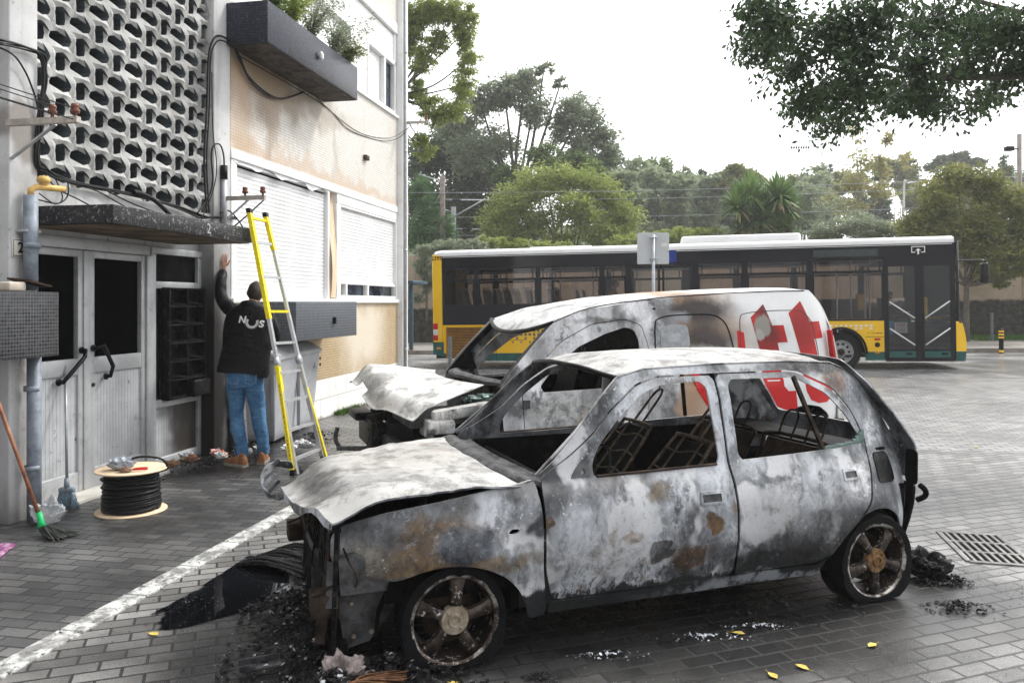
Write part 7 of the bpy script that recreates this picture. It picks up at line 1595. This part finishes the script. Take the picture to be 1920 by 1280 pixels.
# ------------------------------------------------------------ street furniture
sg_ = thing('road_sign', 'back of a square white road sign on a galvanised pole before the bus', 'road sign', (3.35, 18.9, gz(3.35,18.9)), R(-2))
zg = gz(3.35, 18.9); S_ = 18.9/1496
mb = MB(); mb.tube([(0,0,0), (0,0,1.65+(567-440)*S_-zg)], .038, 12); mb.build('pole', M_galv, sg_)
zt, zb_ = 1.65+(567-436)*S_-zg, 1.65+(567-495)*S_-zg
mb = MB(); mb.rbox(-.375,.375,-.0,.05,zb_,zt,.07,Matrix.Translation((0,.05,0)),3); mb.v = [(v[0], .045+(.02 if v[1] > .075 else 0), v[2]) for v in mb.v]; mb.build('plate', simple('sign_back', (.6,.62,.64), .35, .3, var=.06, scale=2), sg_)
for z in (zb_+.12, zt-.12): mb = MB(); mb.rbox(-.09,.09,-.045,.045,z-.02,z+.02,.01); mb.build('clamp', M_galv, sg_)
mb = MB(); mb.box(.2,.33,.040,.0435,zb_+.42,zb_+.5); mb.build('sticker', M_white, sg_)
def bollard(x, y, h, striped, label):
    t = thing('bollard', label, 'bollard', (x, y, gz(x, y)+(.14 if y > 27.5 else 0)), 0, 'striped bollards' if striped else 'grey bollards')
    if not striped:
        mb = MB(); mb.lathe([(.05,0),(.05,h-.02),(.04,h),(0,h+.005)], 16); mb.build('post', simple('grey_bollard', (.13,.14,.15), .5, var=.2), t)
    else:
        mb = MB(); mb.lathe([(.065,0),(.065,h*.6),(.07,h*.6),(.07,h-.02),(.055,h),(0,h+.01)], 18); mb.build('post', M_rubber, t)
        for k in range(3): mb = MB(); z = h*.62+k*h*.125; mb.lathe([(.0715,z),(.0725,z+.005),(.0725,z+h*.06),(.0715,z+h*.065)], 18); mb.build('yellow_band', M_by, t)
        mb = MB(); mb.lathe([(.068,.03),(.068,.1)], 18); mb.build('yellow_band', M_by, t)
bollard(-1.59, 20.5, .92, False, 'grey bollard seen between the open bonnet and the bus grille'); bollard(1.78, 20.3, .98, False, 'grey bollard seen through the van windscreen opening'); bollard(17.2, 28.6, 1.0, False, 'grey bollard on the far pavement before the grass')
bollard(-3.66, 27.3, .95, True, 'black and yellow bollard at the corner of the building'); bollard(14.9, 24.3, .74, True, 'black and yellow bollard in the road right of the bus')
sh_ = thing('bus_shelter', 'dark blue framed bus shelter glimpsed behind the building corner', 'bus shelter', (-4.2, 28.6, gz(-4,28.6)+.14), R(-11)); M_shf = simple('blue_grey_frame', (.04,.08,.11), .4)
mb = MB(); mb.rbox(.55,.68,-.06,.06,0,2.35,.02); mb.rbox(-1.6,-1.48,-.06,.06,0,2.35,.02); mb.rbox(-1.7,.85,-.5,1.2,2.35,2.48,.03); mb.build('frame', M_shf, sh_); mb = MB(); mb.box(-1.48,.55,-.01,.01,.3,2.3); mb.build('glass_wall', glass('shelter_glass', (.6,.68,.7)), sh_); mb = MB(); mb.rbox(.0,.45,-.04,-.02,1.1,1.75,.01); mb.build('timetable', M_white, sh_)
# retaining wall along the far pavement
rw = thing('retaining_wall', 'long concrete retaining wall, pale above and mossy black below, behind the bus', 'wall', (*ud(32.8, 0), 0), BR-R(90))
n = NT('weathered_wall', rough=.85); x, y, z = n.sep(); f = n.noise(.9, 6, .7); st = n.noise(1, 5, .7, v=n.mapv((2.5,2.5,.25)))
c = n.mix(n.rng(f, .3, .7), (.36,.29,.21), (.5,.42,.32)); c = n.mix(n.math('MULTIPLY', n.rng(st, .5, .7), .5), c, (.16,.13,.1))
zz = n.math('ADD', z, n.math('MULTIPLY', n.math('SUBTRACT', n.noise(2.5, 5), .5), .3)); zz = n.math('SUBTRACT', zz, n.math('MULTIPLY', x, .0157)); c = n.mix(n.rng(zz, 1.62, 1.50), c, n.mix(n.rng(n.noise(5, 6, .8), .4, .65), (.018,.018,.014), (.08,.075,.055))); n.col(c); n.bump(n.noise(30, 5, .8), .6, .03); n.bump(n.math('SINE', n.math('MULTIPLY', x, 1.9)), .0, .01); M_wall = n.m
mb = MB(); 
for k in range(-14, 22): x0 = k*2.6; g0_ = .0157*(x0-8.25); mb.rbox(x0+.008, x0+2.592, 0, .35, -.8+g0_, 4.0+g0_, .01)
mb.build('wall_panels', M_wall, rw); mb = MB(); mb.rbox(-37, 57, -.03, .38, 0, .01, .003); 
M_green = simple('kerb_grass', (.07,.16,.02), .85, var=.5, scale=20, bump=.5)
# grass strip at the foot of the wall
r4 = random.Random(21); mb = MB()
for k in range(9000):
    d_ = r4.uniform(11, 30); s_ = r4.uniform(31.4, 32.7); x, y = ud(s_, d_); h = r4.uniform(.08,.24); a = r4.random()*6.28; z = gz(x,y)+.13; w_ = .02
    mb.add([(x-w_*math.cos(a), y-w_*math.sin(a), z), (x+w_*math.cos(a), y+w_*math.sin(a), z), (x+r4.uniform(-.08,.08), y+r4.uniform(-.08,.08), z+h)], [(0,1,2)])
tag(mb.build('grass_verge', M_green), 'bright green grass strip at the foot of the retaining wall', 'grass', None, 'stuff')
r4 = random.Random(22); mb = MB()
for k in range(500):
    s_ = 11.0+abs(r4.gauss(0,.45)); x, y = BW(s_, -4.78+abs(r4.gauss(0,.06)))[:2]; h = r4.uniform(.02,.1); a = r4.random()*6.28
    mb.add([(x-.006, y, 0), (x+.006, y, 0), (x+h*.6*math.cos(a), y+h*.6*math.sin(a), h)], [(0,1,2)])
tag(mb.build('weeds', M_green), 'small weeds at the foot of the white plinth', 'weeds', None, 'stuff')
# railway masts and wires beyond the wall
def mast(x, y, h, label, m):
    t = thing('catenary_mast', label, 'mast', (x, y, 1.5)); mb = MB(); mb.rbox(-.13,.13,-.13,.13,0,h,.02); mb.build('post', m, t)
    mb = MB(); mb.tube([(0,0,h-2.4),(2.2,-.2,h-1.2)], .04, 6); mb.tube([(0,0,h-.8),(-2.2,-.1,h-4.0)], .035, 6); mb.tube([(0,0,h-1.2),(2.6,0,h-1.25)], .04, 6); mb.tube([(0,0,h-.3),(-1.2,0,h+.1)], .03, 6); mb.build('cantilever', M_galv, t)
    mb = MB()
    for q in ((.5,-.05,h-1.25), (-.5,-.05,h-1.5)): mb.tube([q, (q[0]+.5,q[1],q[2])], .08, 8)
    mb.build('insulator', M_rubber, t)
M_mast = simple('weathered_mast', (.3,.26,.24), .7, var=.2)
mast(-3.55, 40.7, 1.65+237*.0272-1.5, 'taller brown catenary mast left of the bus', M_mast); mast(-3.2, 43.7, 1.65+179*.0292-1.5, 'shorter grey catenary mast beside the taller one', M_galv)
mast(-5.7, 43, 5.6, 'catenary mast at the building corner', M_mast)
for k, (z0, z1) in enumerate(((7.3,7.1), (7.0,6.8), (6.2,6.0), (5.3,5.2), (4.6,4.6))):
    mb = MB(); mb.tube([(-8+ (60*i/12), 41+.6*k-(.19*60*i/12), z0+(z1-z0)*i/12-.25*math.sin(math.pi*((i%6)/6))) for i in range(13)], .018, 4)
    tag(mb.build('overhead_wire', M_galv), 'overhead railway wire stretched before the trees', 'wire', 'overhead railway wires')
pp = thing('lamp_column', 'tall pole with floodlights at the right edge behind the trees', 'lamp column', (20.35, 32.0, 1.0)); mb = MB(); mb.tube([(0,0,0),(0,0,7.4)], .09, 8); mb.build('pole', M_mast, pp)
for q in ((-.35,0,6.8), (-.35,0,3.7)): mb = MB(); mb.rbox(q[0]-.22,q[0]+.1,-.12,.12,q[2]-.08,q[2]+.1,.03); mb.tube([(0,0,q[2]),(q[0],0,q[2])], .03, 6); mb.build('floodlight', M_rubber, pp)
st_ = thing('street_lamp', 'pale street lamp far off among the trees on the right', 'street lamp', (28.5, 58, 3)); mb = MB(); mb.tube(sm([(0,0,0),(0,0,6.9),(.3,0,7.3),(1.2,0,7.4)]), .07, 6); mb.build('pole', M_white, st_); mb = MB(); mb.rbox(.9,1.6,-.12,.12,7.34,7.46,.03); mb.build('lamp_head', M_white, st_)
o = thing('line_insulator', 'ribbed insulator hanging on a wire below the dark branches', 'insulator', (8.9, 24.6, 6.42)); mb = MB(); mb.tube([(-.62,0,0),(.62,0,.03)], .012, 5)
for k in range(8): mb.lathe([(.02,-.02),(.055,0),(.02,.02)], 10, M=Matrix.Translation((-.28+k*.075,0,0)) @ Matrix.Rotation(R(90),4,'Y'))
mb.build('sheds', M_rubber, o); mb = MB(); mb.tube([(-18,3.5,-.3),(-.6,0,0)], .006, 4); mb.tube([(.6,0,.03),(14,-2.8,.6)], .006, 4); mb.build('line_wire', M_cable, o)
# ------------------------------------------------------------ vegetation
import numpy as np
def leafmat(name, c1, c2, c3, scale=.8, trans=.45, rough=.5):
    n = NT(name, rough=rough); f = n.noise(scale, 3, .6); g = n.noise(scale*9, 3, .7)
    c = n.mix(n.rng(f, .35, .65), c1, c2); c = n.mix(n.rng(g, .5, .75), c, c3); n.col(c)
    t = n.t; tr = t.nodes.new('ShaderNodeBsdfTranslucent'); t.links.new(c, tr.inputs['Color']); mx = t.nodes.new('ShaderNodeMixShader'); mx.inputs[0].default_value = trans
    out = [q for q in t.nodes if q.type == 'OUTPUT_MATERIAL'][0]; t.links.new(n.b.outputs[0], mx.inputs[1]); t.links.new(tr.outputs[0], mx.inputs[2]); t.links.new(mx.outputs[0], out.inputs[0]); return n.m
def leaf_mesh(name, pts, size, m, parent, seed, aspect=.5, droop=.3, dirs=None):
    rg = np.random.default_rng(seed); N_ = len(pts); pts = np.asarray(pts)
    d = rg.normal(size=(N_, 3)); d[:, 2] = d[:, 2]*.5-droop
    if dirs is not None: d = d*.5+np.asarray(dirs)
    d /= np.linalg.norm(d, axis=1)[:, None]; s_ = np.cross(d, rg.normal(size=(N_, 3))); s_ /= np.linalg.norm(s_, axis=1)[:, None]
    L = size*rg.uniform(.6, 1.3, (N_, 1)); nrm = np.cross(d, s_)
    v = np.stack([pts, pts+d*L*.5+s_*L*aspect*.5+nrm*L*.06, pts+d*L, pts+d*L*.5-s_*L*aspect*.5+nrm*L*.06], 1).reshape(-1, 3)
    me = bpy.data.meshes.new(name); me.vertices.add(N_*4); me.vertices.foreach_set('co', v.astype(np.float32).ravel()); me.loops.add(N_*4); me.loops.foreach_set('vertex_index', np.arange(N_*4, dtype=np.int32))
    me.polygons.add(N_); me.polygons.foreach_set('loop_start', np.arange(0, N_*4, 4, dtype=np.int32)); me.polygons.foreach_set('loop_total', np.full(N_, 4, dtype=np.int32)); me.update(calc_edges=True); me.validate()
    me.materials.append(m); o = bpy.data.objects.new(name, me); COL.objects.link(o); o.parent = parent; return o
M_bark = simple('grey_bark', (.11,.095,.08), .9, var=.4, scale=6, bump=.6); M_barkl = simple('pale_bark', (.28,.26,.23), .9, var=.3, scale=6, bump=.4)
def tree(name, label, cat, loc, H, clumps, nleaf, lsize, lm, bark, seed, trunk_r=.16, trunk_h=.35, group=None, aspect=.5, droop=.3, bare=0, spread=.5, density_pow=.5, trunk_lean=(0,0), twig=True):
    """clumps: (x,y,z,rx,ry,rz) relative; limbs run from the trunk fork to every clump"""
    rr_ = random.Random(seed); rg = np.random.default_rng(seed)
    t = thing(name, label, cat, loc, 0, group); mb = MB()
    fork = Vector((trunk_lean[0], trunk_lean[1], H*trunk_h)); mb.tube(sm([(0,0,-.3), (fork.x*.3,fork.y*.3,fork.z*.5), fork], 5), [trunk_r*(1-.03*i) for i in range(11)], 8)
    pts = []; dirs = []; tot = sum((c[3]*c[4]*c[5])**(2/3) for c in clumps)
    for c in clumps:
        C_ = Vector(c[:3]); mid = (fork+C_)/2+Vector((rr_.uniform(-.3,.3), rr_.uniform(-.3,.3), -.1*abs(C_.z-fork.z)+rr_.uniform(-.2,.2))); L = sm([fork, mid, C_], 5); mb.tube(L, [trunk_r*.36*(1-.08*i)+.008 for i in range(len(L))], 6)
        nc = int(nleaf*(c[3]*c[4]*c[5])**(2/3)/tot); nt = max(5, int(nc/45)); tips = []
        for k in range(nt):
            u_ = rg.normal(size=3); u_ /= np.linalg.norm(u_); rad = rr_.random()**density_pow; tips.append(np.array([C_.x+u_[0]*c[3]*rad, C_.y+u_[1]*c[4]*rad, C_.z+u_[2]*c[5]*rad]))
            if twig and k % 3 == 0: T_ = Vector(tips[-1]); m2 = (C_+T_)/2+Vector((rr_.uniform(-.1,.1),)*3); mb.tube([C_, m2, T_], [trunk_r*.16+.004, trunk_r*.09+.003, .004], 4)
        per = max(1, nc//nt); sp = spread*min(c[3:6])
        for T_ in tips:
            q = T_+rg.normal(size=(per, 3))*np.array([sp, sp, sp*.65])*.42; pts.append(q); dirs.append(np.tile((T_-np.array(C_))*.25/np.array(c[3:6]), (per, 1)))
    mb.build('trunk', bark, t)
    leaf_mesh('crown', np.concatenate(pts), lsize, lm, t, seed, aspect, droop, np.concatenate(dirs)); return t
def at_px(px, py, Y): return ((px-960)/1496*Y, Y, 1.65+(567-py)/1496*Y)     # notebook helper: where a thing seen there stands at distance Y
def cl(lst, Y, base, sc_=1.):
    out = []
    for (px, py, rx, rz) in lst:
        x, y, z = at_px(px, py, Y); out.append((x-base[0], rr.uniform(-1,1)*rx/1496*Y*.5, z-base[2], rx/1496*Y, rx/1496*Y*.9, rz/1496*Y))
    return out
L_mid = leafmat('leaf_mid_green', (.10,.16,.05), (.18,.25,.08), (.26,.32,.13)); L_dark = leafmat('leaf_dark_green', (.065,.10,.05), (.11,.16,.075), (.19,.25,.13)); L_yel = leafmat('leaf_yellow_green', (.22,.28,.06), (.34,.40,.11), (.45,.48,.18), .6)
L_grey = leafmat('leaf_grey_green', (.19,.23,.15), (.28,.32,.21), (.38,.42,.3)); L_olive = leafmat('leaf_olive', (.15,.17,.045), (.27,.28,.08), (.38,.37,.14), 1.1); L_near = leafmat('leaf_near_dark', (.03,.055,.025), (.065,.105,.045), (.12,.17,.07), 1.8, .4, .35)
L_hz = leafmat('leaf_far_hazed', (.22,.27,.16), (.32,.37,.22), (.4,.44,.3), .2)  # lighter leaves: haze of the distance put into the leaf colour
def T(name, label, px, Y, base_z, lst, nleaf, ls, lm, seed, **k):
    b = ((px-960)/1496*Y, Y, base_z); return tree(name, label, 'tree', b, max(c[1] for c in [(0, 1.65+(567-q[1])/1496*Y) for q in lst])-base_z, cl(lst, Y, b), nleaf, ls, lm, k.pop('bark', M_bark), seed, **k)
# big airy tree behind the rear of the bus
T('broadleaf_tree', 'tall airy grey green tree rising over the rear of the bus with bare forks showing', 965, 48, 1.5, [(860,230,42,36), (900,190,38,32), (945,170,35,38), (985,150,32,30), (1000,205,34,36), (1050,235,32,30), (1090,215,40,34), (1125,250,34,30), (930,265,40,34), (880,290,42,36), (1080,280,34,28), (1020,130,14,12), (1050,160,12,12), (1140,290,30,24)], 26000, .24, L_grey, 31, trunk_r=.42, trunk_h=.42, spread=.55, density_pow=.6)
T('eucalyptus_tree', 'dark green drooping tree filling the left behind the catenary masts', 850, 52, 1.5, [(800,300,40,40), (850,280,42,46), (900,320,44,48), (790,370,40,42), (860,380,46,48), (920,400,44,44), (780,430,36,36), (960,360,36,40), (880,440,50,30)], 34000, .3, L_dark, 32, trunk_r=.4, trunk_h=.2, droop=.9, spread=.6)
T('bushy_tree', 'bright green bushy tree left behind the masts', 790, 41, 1.5, [(785,360,26,34), (800,400,30,34), (790,440,34,30), (830,430,28,28)], 11000, .17, leafmat('leaf_fresh', (.07,.15,.05), (.13,.24,.09), (.2,.3,.14)), 33, trunk_r=.14, trunk_h=.2)
T('broadleaf_tree', 'wide yellow green tree directly behind the middle of the bus', 1060, 40, 1.5, [(960,380,44,36), (1000,345,42,34), (1050,330,44,34), (1100,345,42,34), (1145,375,40,34), (1170,410,34,32), (930,415,36,30), (1000,410,50,34), (1080,400,52,36), (1130,440,46,28), (960,445,44,22), (1050,450,50,20)], 36000, .17, L_yel, 34, trunk_r=.18, trunk_h=.22, spread=.6, density_pow=.7)
T('bushy_tree', 'mid green rounded tree between the airy tree and the yellow green tree', 1040, 46, 1.5, [(1020,300,36,26), (1080,310,40,26), (1110,330,36,24), (960,330,34,30)], 9000, .22, L_mid, 35, trunk_r=.2, trunk_h=.5)
T('feathery_tree', 'light green feathery tree overhanging beside the building corner', 740, 27, 0, [(775,40,26,40), (800,20,30,30), (845,25,34,26), (870,60,24,30), (790,110,26,26), (820,75,22,26), (880,110,20,26), (870,160,22,30), (850,200,26,24), (815,215,26,20), (800,190,20,16), (780,165,18,20), (785,260,16,16), (800,285,18,14), (760,60,22,60), (880,30,18,20)], 26000, .15, L_yel, 36, trunk_r=.09, trunk_h=.75, droop=.9, spread=.5, density_pow=.55, aspect=.3)
# distant wood on the slope: individual crowns
rr = random.Random(77)
for k in range(44):
    px = 1150+ (k*23.5) % 780 + rr.uniform(-10,10); Y = 66+rr.uniform(0,46); top = 345+rr.uniform(-30,35)-(12 if px > 1500 else 0); conif = rr.random() < .3
    tall = 90+rr.uniform(-15,25)
    if conif: lst = [(px, top+q*14, 7+q*3.2, 12) for q in range(6)]
    else: lst = [(px+rr.uniform(-26,26), top+rr.uniform(0,60), rr.uniform(16,28), rr.uniform(12,20)) for q in range(5)]
    bz = hz((px-960)/1496*Y, Y)-1.
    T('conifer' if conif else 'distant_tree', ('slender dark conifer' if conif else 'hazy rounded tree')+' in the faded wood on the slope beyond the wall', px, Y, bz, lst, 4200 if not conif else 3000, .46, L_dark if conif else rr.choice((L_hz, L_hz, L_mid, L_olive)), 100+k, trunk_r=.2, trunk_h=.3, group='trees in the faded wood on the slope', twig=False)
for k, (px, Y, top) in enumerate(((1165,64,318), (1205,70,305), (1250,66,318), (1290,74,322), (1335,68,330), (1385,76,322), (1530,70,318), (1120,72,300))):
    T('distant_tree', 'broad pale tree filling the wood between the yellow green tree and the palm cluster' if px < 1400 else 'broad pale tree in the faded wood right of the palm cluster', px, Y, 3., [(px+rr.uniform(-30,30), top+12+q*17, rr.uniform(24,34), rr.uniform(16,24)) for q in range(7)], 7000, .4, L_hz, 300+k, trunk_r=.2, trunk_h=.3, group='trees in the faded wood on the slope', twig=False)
T('umbrella_pine', 'flat topped pine standing above the far skyline on the right', 1790, 100, 8, [(1770,300,24,8), (1800,297,26,8), (1830,305,22,7), (1750,312,14,6)], 5000, .5, L_dark, 150, trunk_r=.3, trunk_h=.8)
T('birch', 'thin pale birch with sparse yellow leaves right of the palm cluster', 1610, 46, 1.5, [(1600,250,16,20), (1615,300,20,26), (1600,345,26,26), (1665,260,14,22), (1650,310,20,26), (1640,360,30,26), (1590,395,30,24), (1700,300,14,16), (1560,380,22,22)], 4200, .2, leafmat('leaf_pale_yellow', (.36,.34,.12), (.45,.42,.2), (.5,.48,.3)), 37, bark=M_barkl, trunk_r=.1, trunk_h=.35, spread=.7, density_pow=.8)
T('bare_tree', 'pale mostly leafless tree behind the bus roof unit', 1570, 42, 1.5, [(1530,360,26,24), (1560,390,28,24), (1600,410,30,20), (1540,420,26,18)], 1500, .16, L_grey, 38, bark=M_barkl, trunk_r=.12, trunk_h=.3, spread=.8)
T('olive_tree', 'dense olive green tree overhanging the wall at right with dark forked trunk', 1812, 28.3, .2, [(1760,370,40,34), (1800,335,38,30), (1850,345,40,34), (1895,375,38,36), (1730,420,36,34), (1780,420,44,38), (1840,420,48,38), (1900,430,40,40), (1760,470,40,30), (1870,475,44,30), (1930,450,36,44), (1835,465,44,30), (1720,450,28,24), (1880,510,26,18), (1950,400,30,40), (1850,505,34,20), (1905,500,30,24), (1870,530,14,12)], 52000, .13, L_olive, 39, trunk_r=.12, trunk_h=.35, spread=.6, density_pow=.6)
T('olive_tree', 'grey green bush tree behind the bus roof right of centre', 1640, 37, 1.5, [(1560,430,34,22), (1610,425,36,24), (1660,430,34,24), (1540,445,30,16), (1690,440,30,20)], 11000, .13, L_grey, 40, trunk_r=.1, trunk_h=.2)
T('wall_shrub', 'grey leaved shrub hanging over the wall behind the rear of the bus', 800, 33.2, 1.2, [(800,470,22,14), (795,500,18,16), (805,530,16,16), (830,460,30,12), (880,460,36,12), (790,555,12,12)], 9000, .11, L_grey, 41, trunk_r=.05, trunk_h=.4, droop=.7)
T('wall_shrub', 'low pale shrub on top of the wall behind the bus roof', 960, 36.5, 3.0, [(920,455,34,12), (980,460,36,10), (1040,462,40,9), (1230,445,40,14), (1280,440,36,14), (1180,450,40,12), (1330,440,30,12)], 14000, .12, L_yel, 42, trunk_r=.06, trunk_h=.2)
# dark near branch overhead
b = (7.6, 8.6, 0)
near = [(1420,20,50,34), (1400,70,26,20), (1440,90,44,34), (1470,40,50,40), (1480,130,44,34), (1530,180,48,36), (1500,200,30,24), (1545,235,28,20), (1560,60,60,50), (1600,160,56,44), (1620,100,50,40), (1650,30,60,46), (1680,180,50,36), (1720,120,56,44), (1740,190,40,32), (1750,40,60,46), (1800,130,44,30), (1830,60,56,48), (1860,170,36,28), (1840,200,30,16), (1900,60,60,56), (1900,130,40,26), (1960,100,50,60), (1590,215,36,22), (1780,215,22,12)]
cc = []
for (px, py, rx, rz_) in near:
    Y = 8.6+rr.uniform(-.9,.9); x, y, z = at_px(px, py, Y); cc.append((x-b[0], y-b[1], z, rx/1496*Y, .5, rz_/1496*Y))
rr_n = random.Random(9); tn = thing('overhanging_tree', 'dark leafy tree hanging into the upper right corner close to the camera', 'tree', b)
mb = MB(); fk = Vector((0,0,3.6)); mb.tube(sm([(0,0,-.2), (.1,0,1.8), fk, (.1,.1,5.2)], 5), .17, 10)
main = sm([(0,0,3.9), (-1.2,0,4.05), (-1.9,.0,4.1), (-2.9,0,4.08), (-3.9,0,4.25)], 6); mb.tube(main, [.075-.0023*i for i in range(len(main))], 8)
sec = sm([(0,0,4.2), (-.9,.2,4.5), (-1.4,.3,4.75), (-2.2,.2,4.9), (-3.3,0,5.1)], 6); mb.tube(sec, [.06-.0018*i for i in range(len(sec))], 8)
pts = []; dirs = []; rg = np.random.default_rng(5)
for c in cc:
    C_ = Vector(c[:3]); near_p = min(main+sec, key=lambda q: (q-C_).length); mb.tube(sm([near_p, (near_p+C_)/2+Vector((0,0,.06)), C_], 4), [.016-.0014*i for i in range(9)], 6)
    nt = int(33*c[3]*c[5]/.05)
    for k in range(max(6, nt)):
        u_ = rg.normal(size=3); u_ /= np.linalg.norm(u_); rad = rr_n.random()**.5; T_ = np.array(C_)+u_*np.array(c[3:6])*rad
        mb.tube([C_, (C_+Vector(T_))/2+Vector((0,0,.03)), T_], [.007,.004,.0025], 4)
        q = T_+rg.normal(size=(17, 3))*.08; pts.append(q); dirs.append(np.tile([0,0,-.25], (17, 1)))
mb.build('trunk', M_bark, tn); leaf_mesh('crown', np.concatenate(pts), .084, L_near, tn, 6, .45, .5, np.concatenate(dirs))
# yucca cluster: swords from several heads
yu = thing('yucca', 'clump of spiky green yucca heads with brown skirts above the bus roof', 'yucca', ((1425-960)/1496*36, 36, 1.5)); YB = Vector(((1425-960)/1496*36, 36, 1.5))
M_yu = leafmat('yucca_blade', (.10,.19,.05), (.18,.29,.08), (.3,.4,.16), .7, .3); M_yd = simple('dead_yucca_skirt', (.26,.19,.11), .9, var=.4, scale=5)
mbt, mbl, mbd = MB(), MB(), MB(); ry = random.Random(4)
for (px, py, r_) in ((1372,392,30), (1405,372,34), (1440,400,32), (1462,372,32), (1490,392,28), (1420,415,30), (1385,425,26), (1478,425,26), (1445,435,24)):
    px = 1427+(px-1427)*.84; x, y, z = at_px(px, py, 36); c = Vector((x, y+ry.uniform(-.5,.5), z))-YB; rad = r_/1496*36*1.75
    mbt.tube(sm([(c.x*.3, c.y*.3, 0), (c.x*.8, c.y, c.z*.5), c]), .12, 7)
    for k in range(240):
        th = ry.random()*6.283; el = ry.uniform(-.6,1.5); d = Vector((math.cos(th)*math.cos(el), math.sin(th)*math.cos(el), math.sin(el))); s_ = d.cross(Vector((0,0,1))).normalized()*.05; L = rad*ry.uniform(.8,1.1); e_ = c+d*L+Vector((0,0,-.16*L*math.cos(el))); m_ = c+d*L*.5
        (mbd if el < -.45 and ry.random() < .8 else mbl).add([c+s_*.6, c-s_*.6, m_-s_, m_+s_, e_], [(0,1,2,3), (3,2,4)])
    for k in range(30):
        th = ry.random()*6.283; d = Vector((math.cos(th)*.3, math.sin(th)*.3, -1)); s_ = Vector((-math.sin(th), math.cos(th), 0))*.04; mbd.add([c+s_, c-s_, c+d*.6*ry.uniform(.6,1.2)], [(0,1,2)])
mbt.build('trunk', M_bark, yu); mbl.build('leaf_blades', M_yu, yu); mbd.build('dead_leaves', M_yd, yu)
# planter shrubs on the navy balcony box
def shrub(s, d, z, label, stems, L, lm, seed, ls=.045, spread=.5, n_=9):
    t = bthing('planter_shrub', label, 'shrub', s, d, z, 'shrubs in the navy planter box'); rr_ = random.Random(seed); mb = MB(); pts = []
    for k in range(stems):
        an = rr_.random()*6.283; sp = rr_.uniform(.1,1)*spread; l_ = L*rr_.uniform(.5,1.1); e_ = Vector((math.cos(an)*sp, math.sin(an)*sp*.7-.1, l_)); P_ = sm([(rr_.uniform(-.05,.05),rr_.uniform(-.05,.05),0), (e_.x*.35, e_.y*.35, l_*.55), e_], 6); mb.tube(P_, [.006-.0004*i for i in range(len(P_))], 4)
        for p in P_[3:]:
            for j in range(n_): pts.append(tuple(p+Vector((rr_.gauss(0,.035), rr_.gauss(0,.035), rr_.gauss(0,.03)))))
    mb.build('stems', M_bark, t); leaf_mesh('foliage', np.array(pts), ls, lm, t, seed, .4, .1)
shrub(8.5, -4.45, 4.97, 'leafy shrub with orange flowers at the near end of the navy planter', 14, .35, L_mid, 51, .06, .35)
shrub(8.95, -4.45, 4.97, 'tall green twiggy shrub in the near half of the navy planter', 16, .5, L_yel, 52, .05, .4)
shrub(9.5, -4.45, 4.97, 'airy grey green shrub spreading in the middle of the navy planter', 18, .55, L_grey, 53, .045, .5)
shrub(10.1, -4.42, 4.97, 'loose branching shrub leaning out towards the window', 20, .55, L_grey, 54, .045, .6)
shrub(10.45, -4.42, 4.97, 'compact light green succulent shrub at the far end of the navy planter', 16, .26, leafmat('leaf_succulent', (.16,.2,.08), (.28,.3,.14), (.36,.36,.2)), 55, .055, .28)
# ------------------------------------------------------------ air
hb_ = bpy.data.materials.new('hazy_air'); hb_.use_nodes = True; t = hb_.node_tree; t.nodes.clear(); o_ = t.nodes.new('ShaderNodeOutputMaterial'); pv = t.nodes.new('ShaderNodeVolumePrincipled')
pv.inputs['Color'].default_value = (.97,.98,1,1); pv.inputs['Density'].default_value = .0010; pv.inputs['Anisotropy'].default_value = .2; t.links.new(pv.outputs[0], o_.inputs['Volume'])
mb = MB(); mb.box(-165, 205, -17, 222, -3.5, 42); hz_o = mb.build('haze', hb_); tag(hz_o, 'thin pale haze in the air', 'haze', None, 'stuff')
hz_o.display_type = 'WIRE'
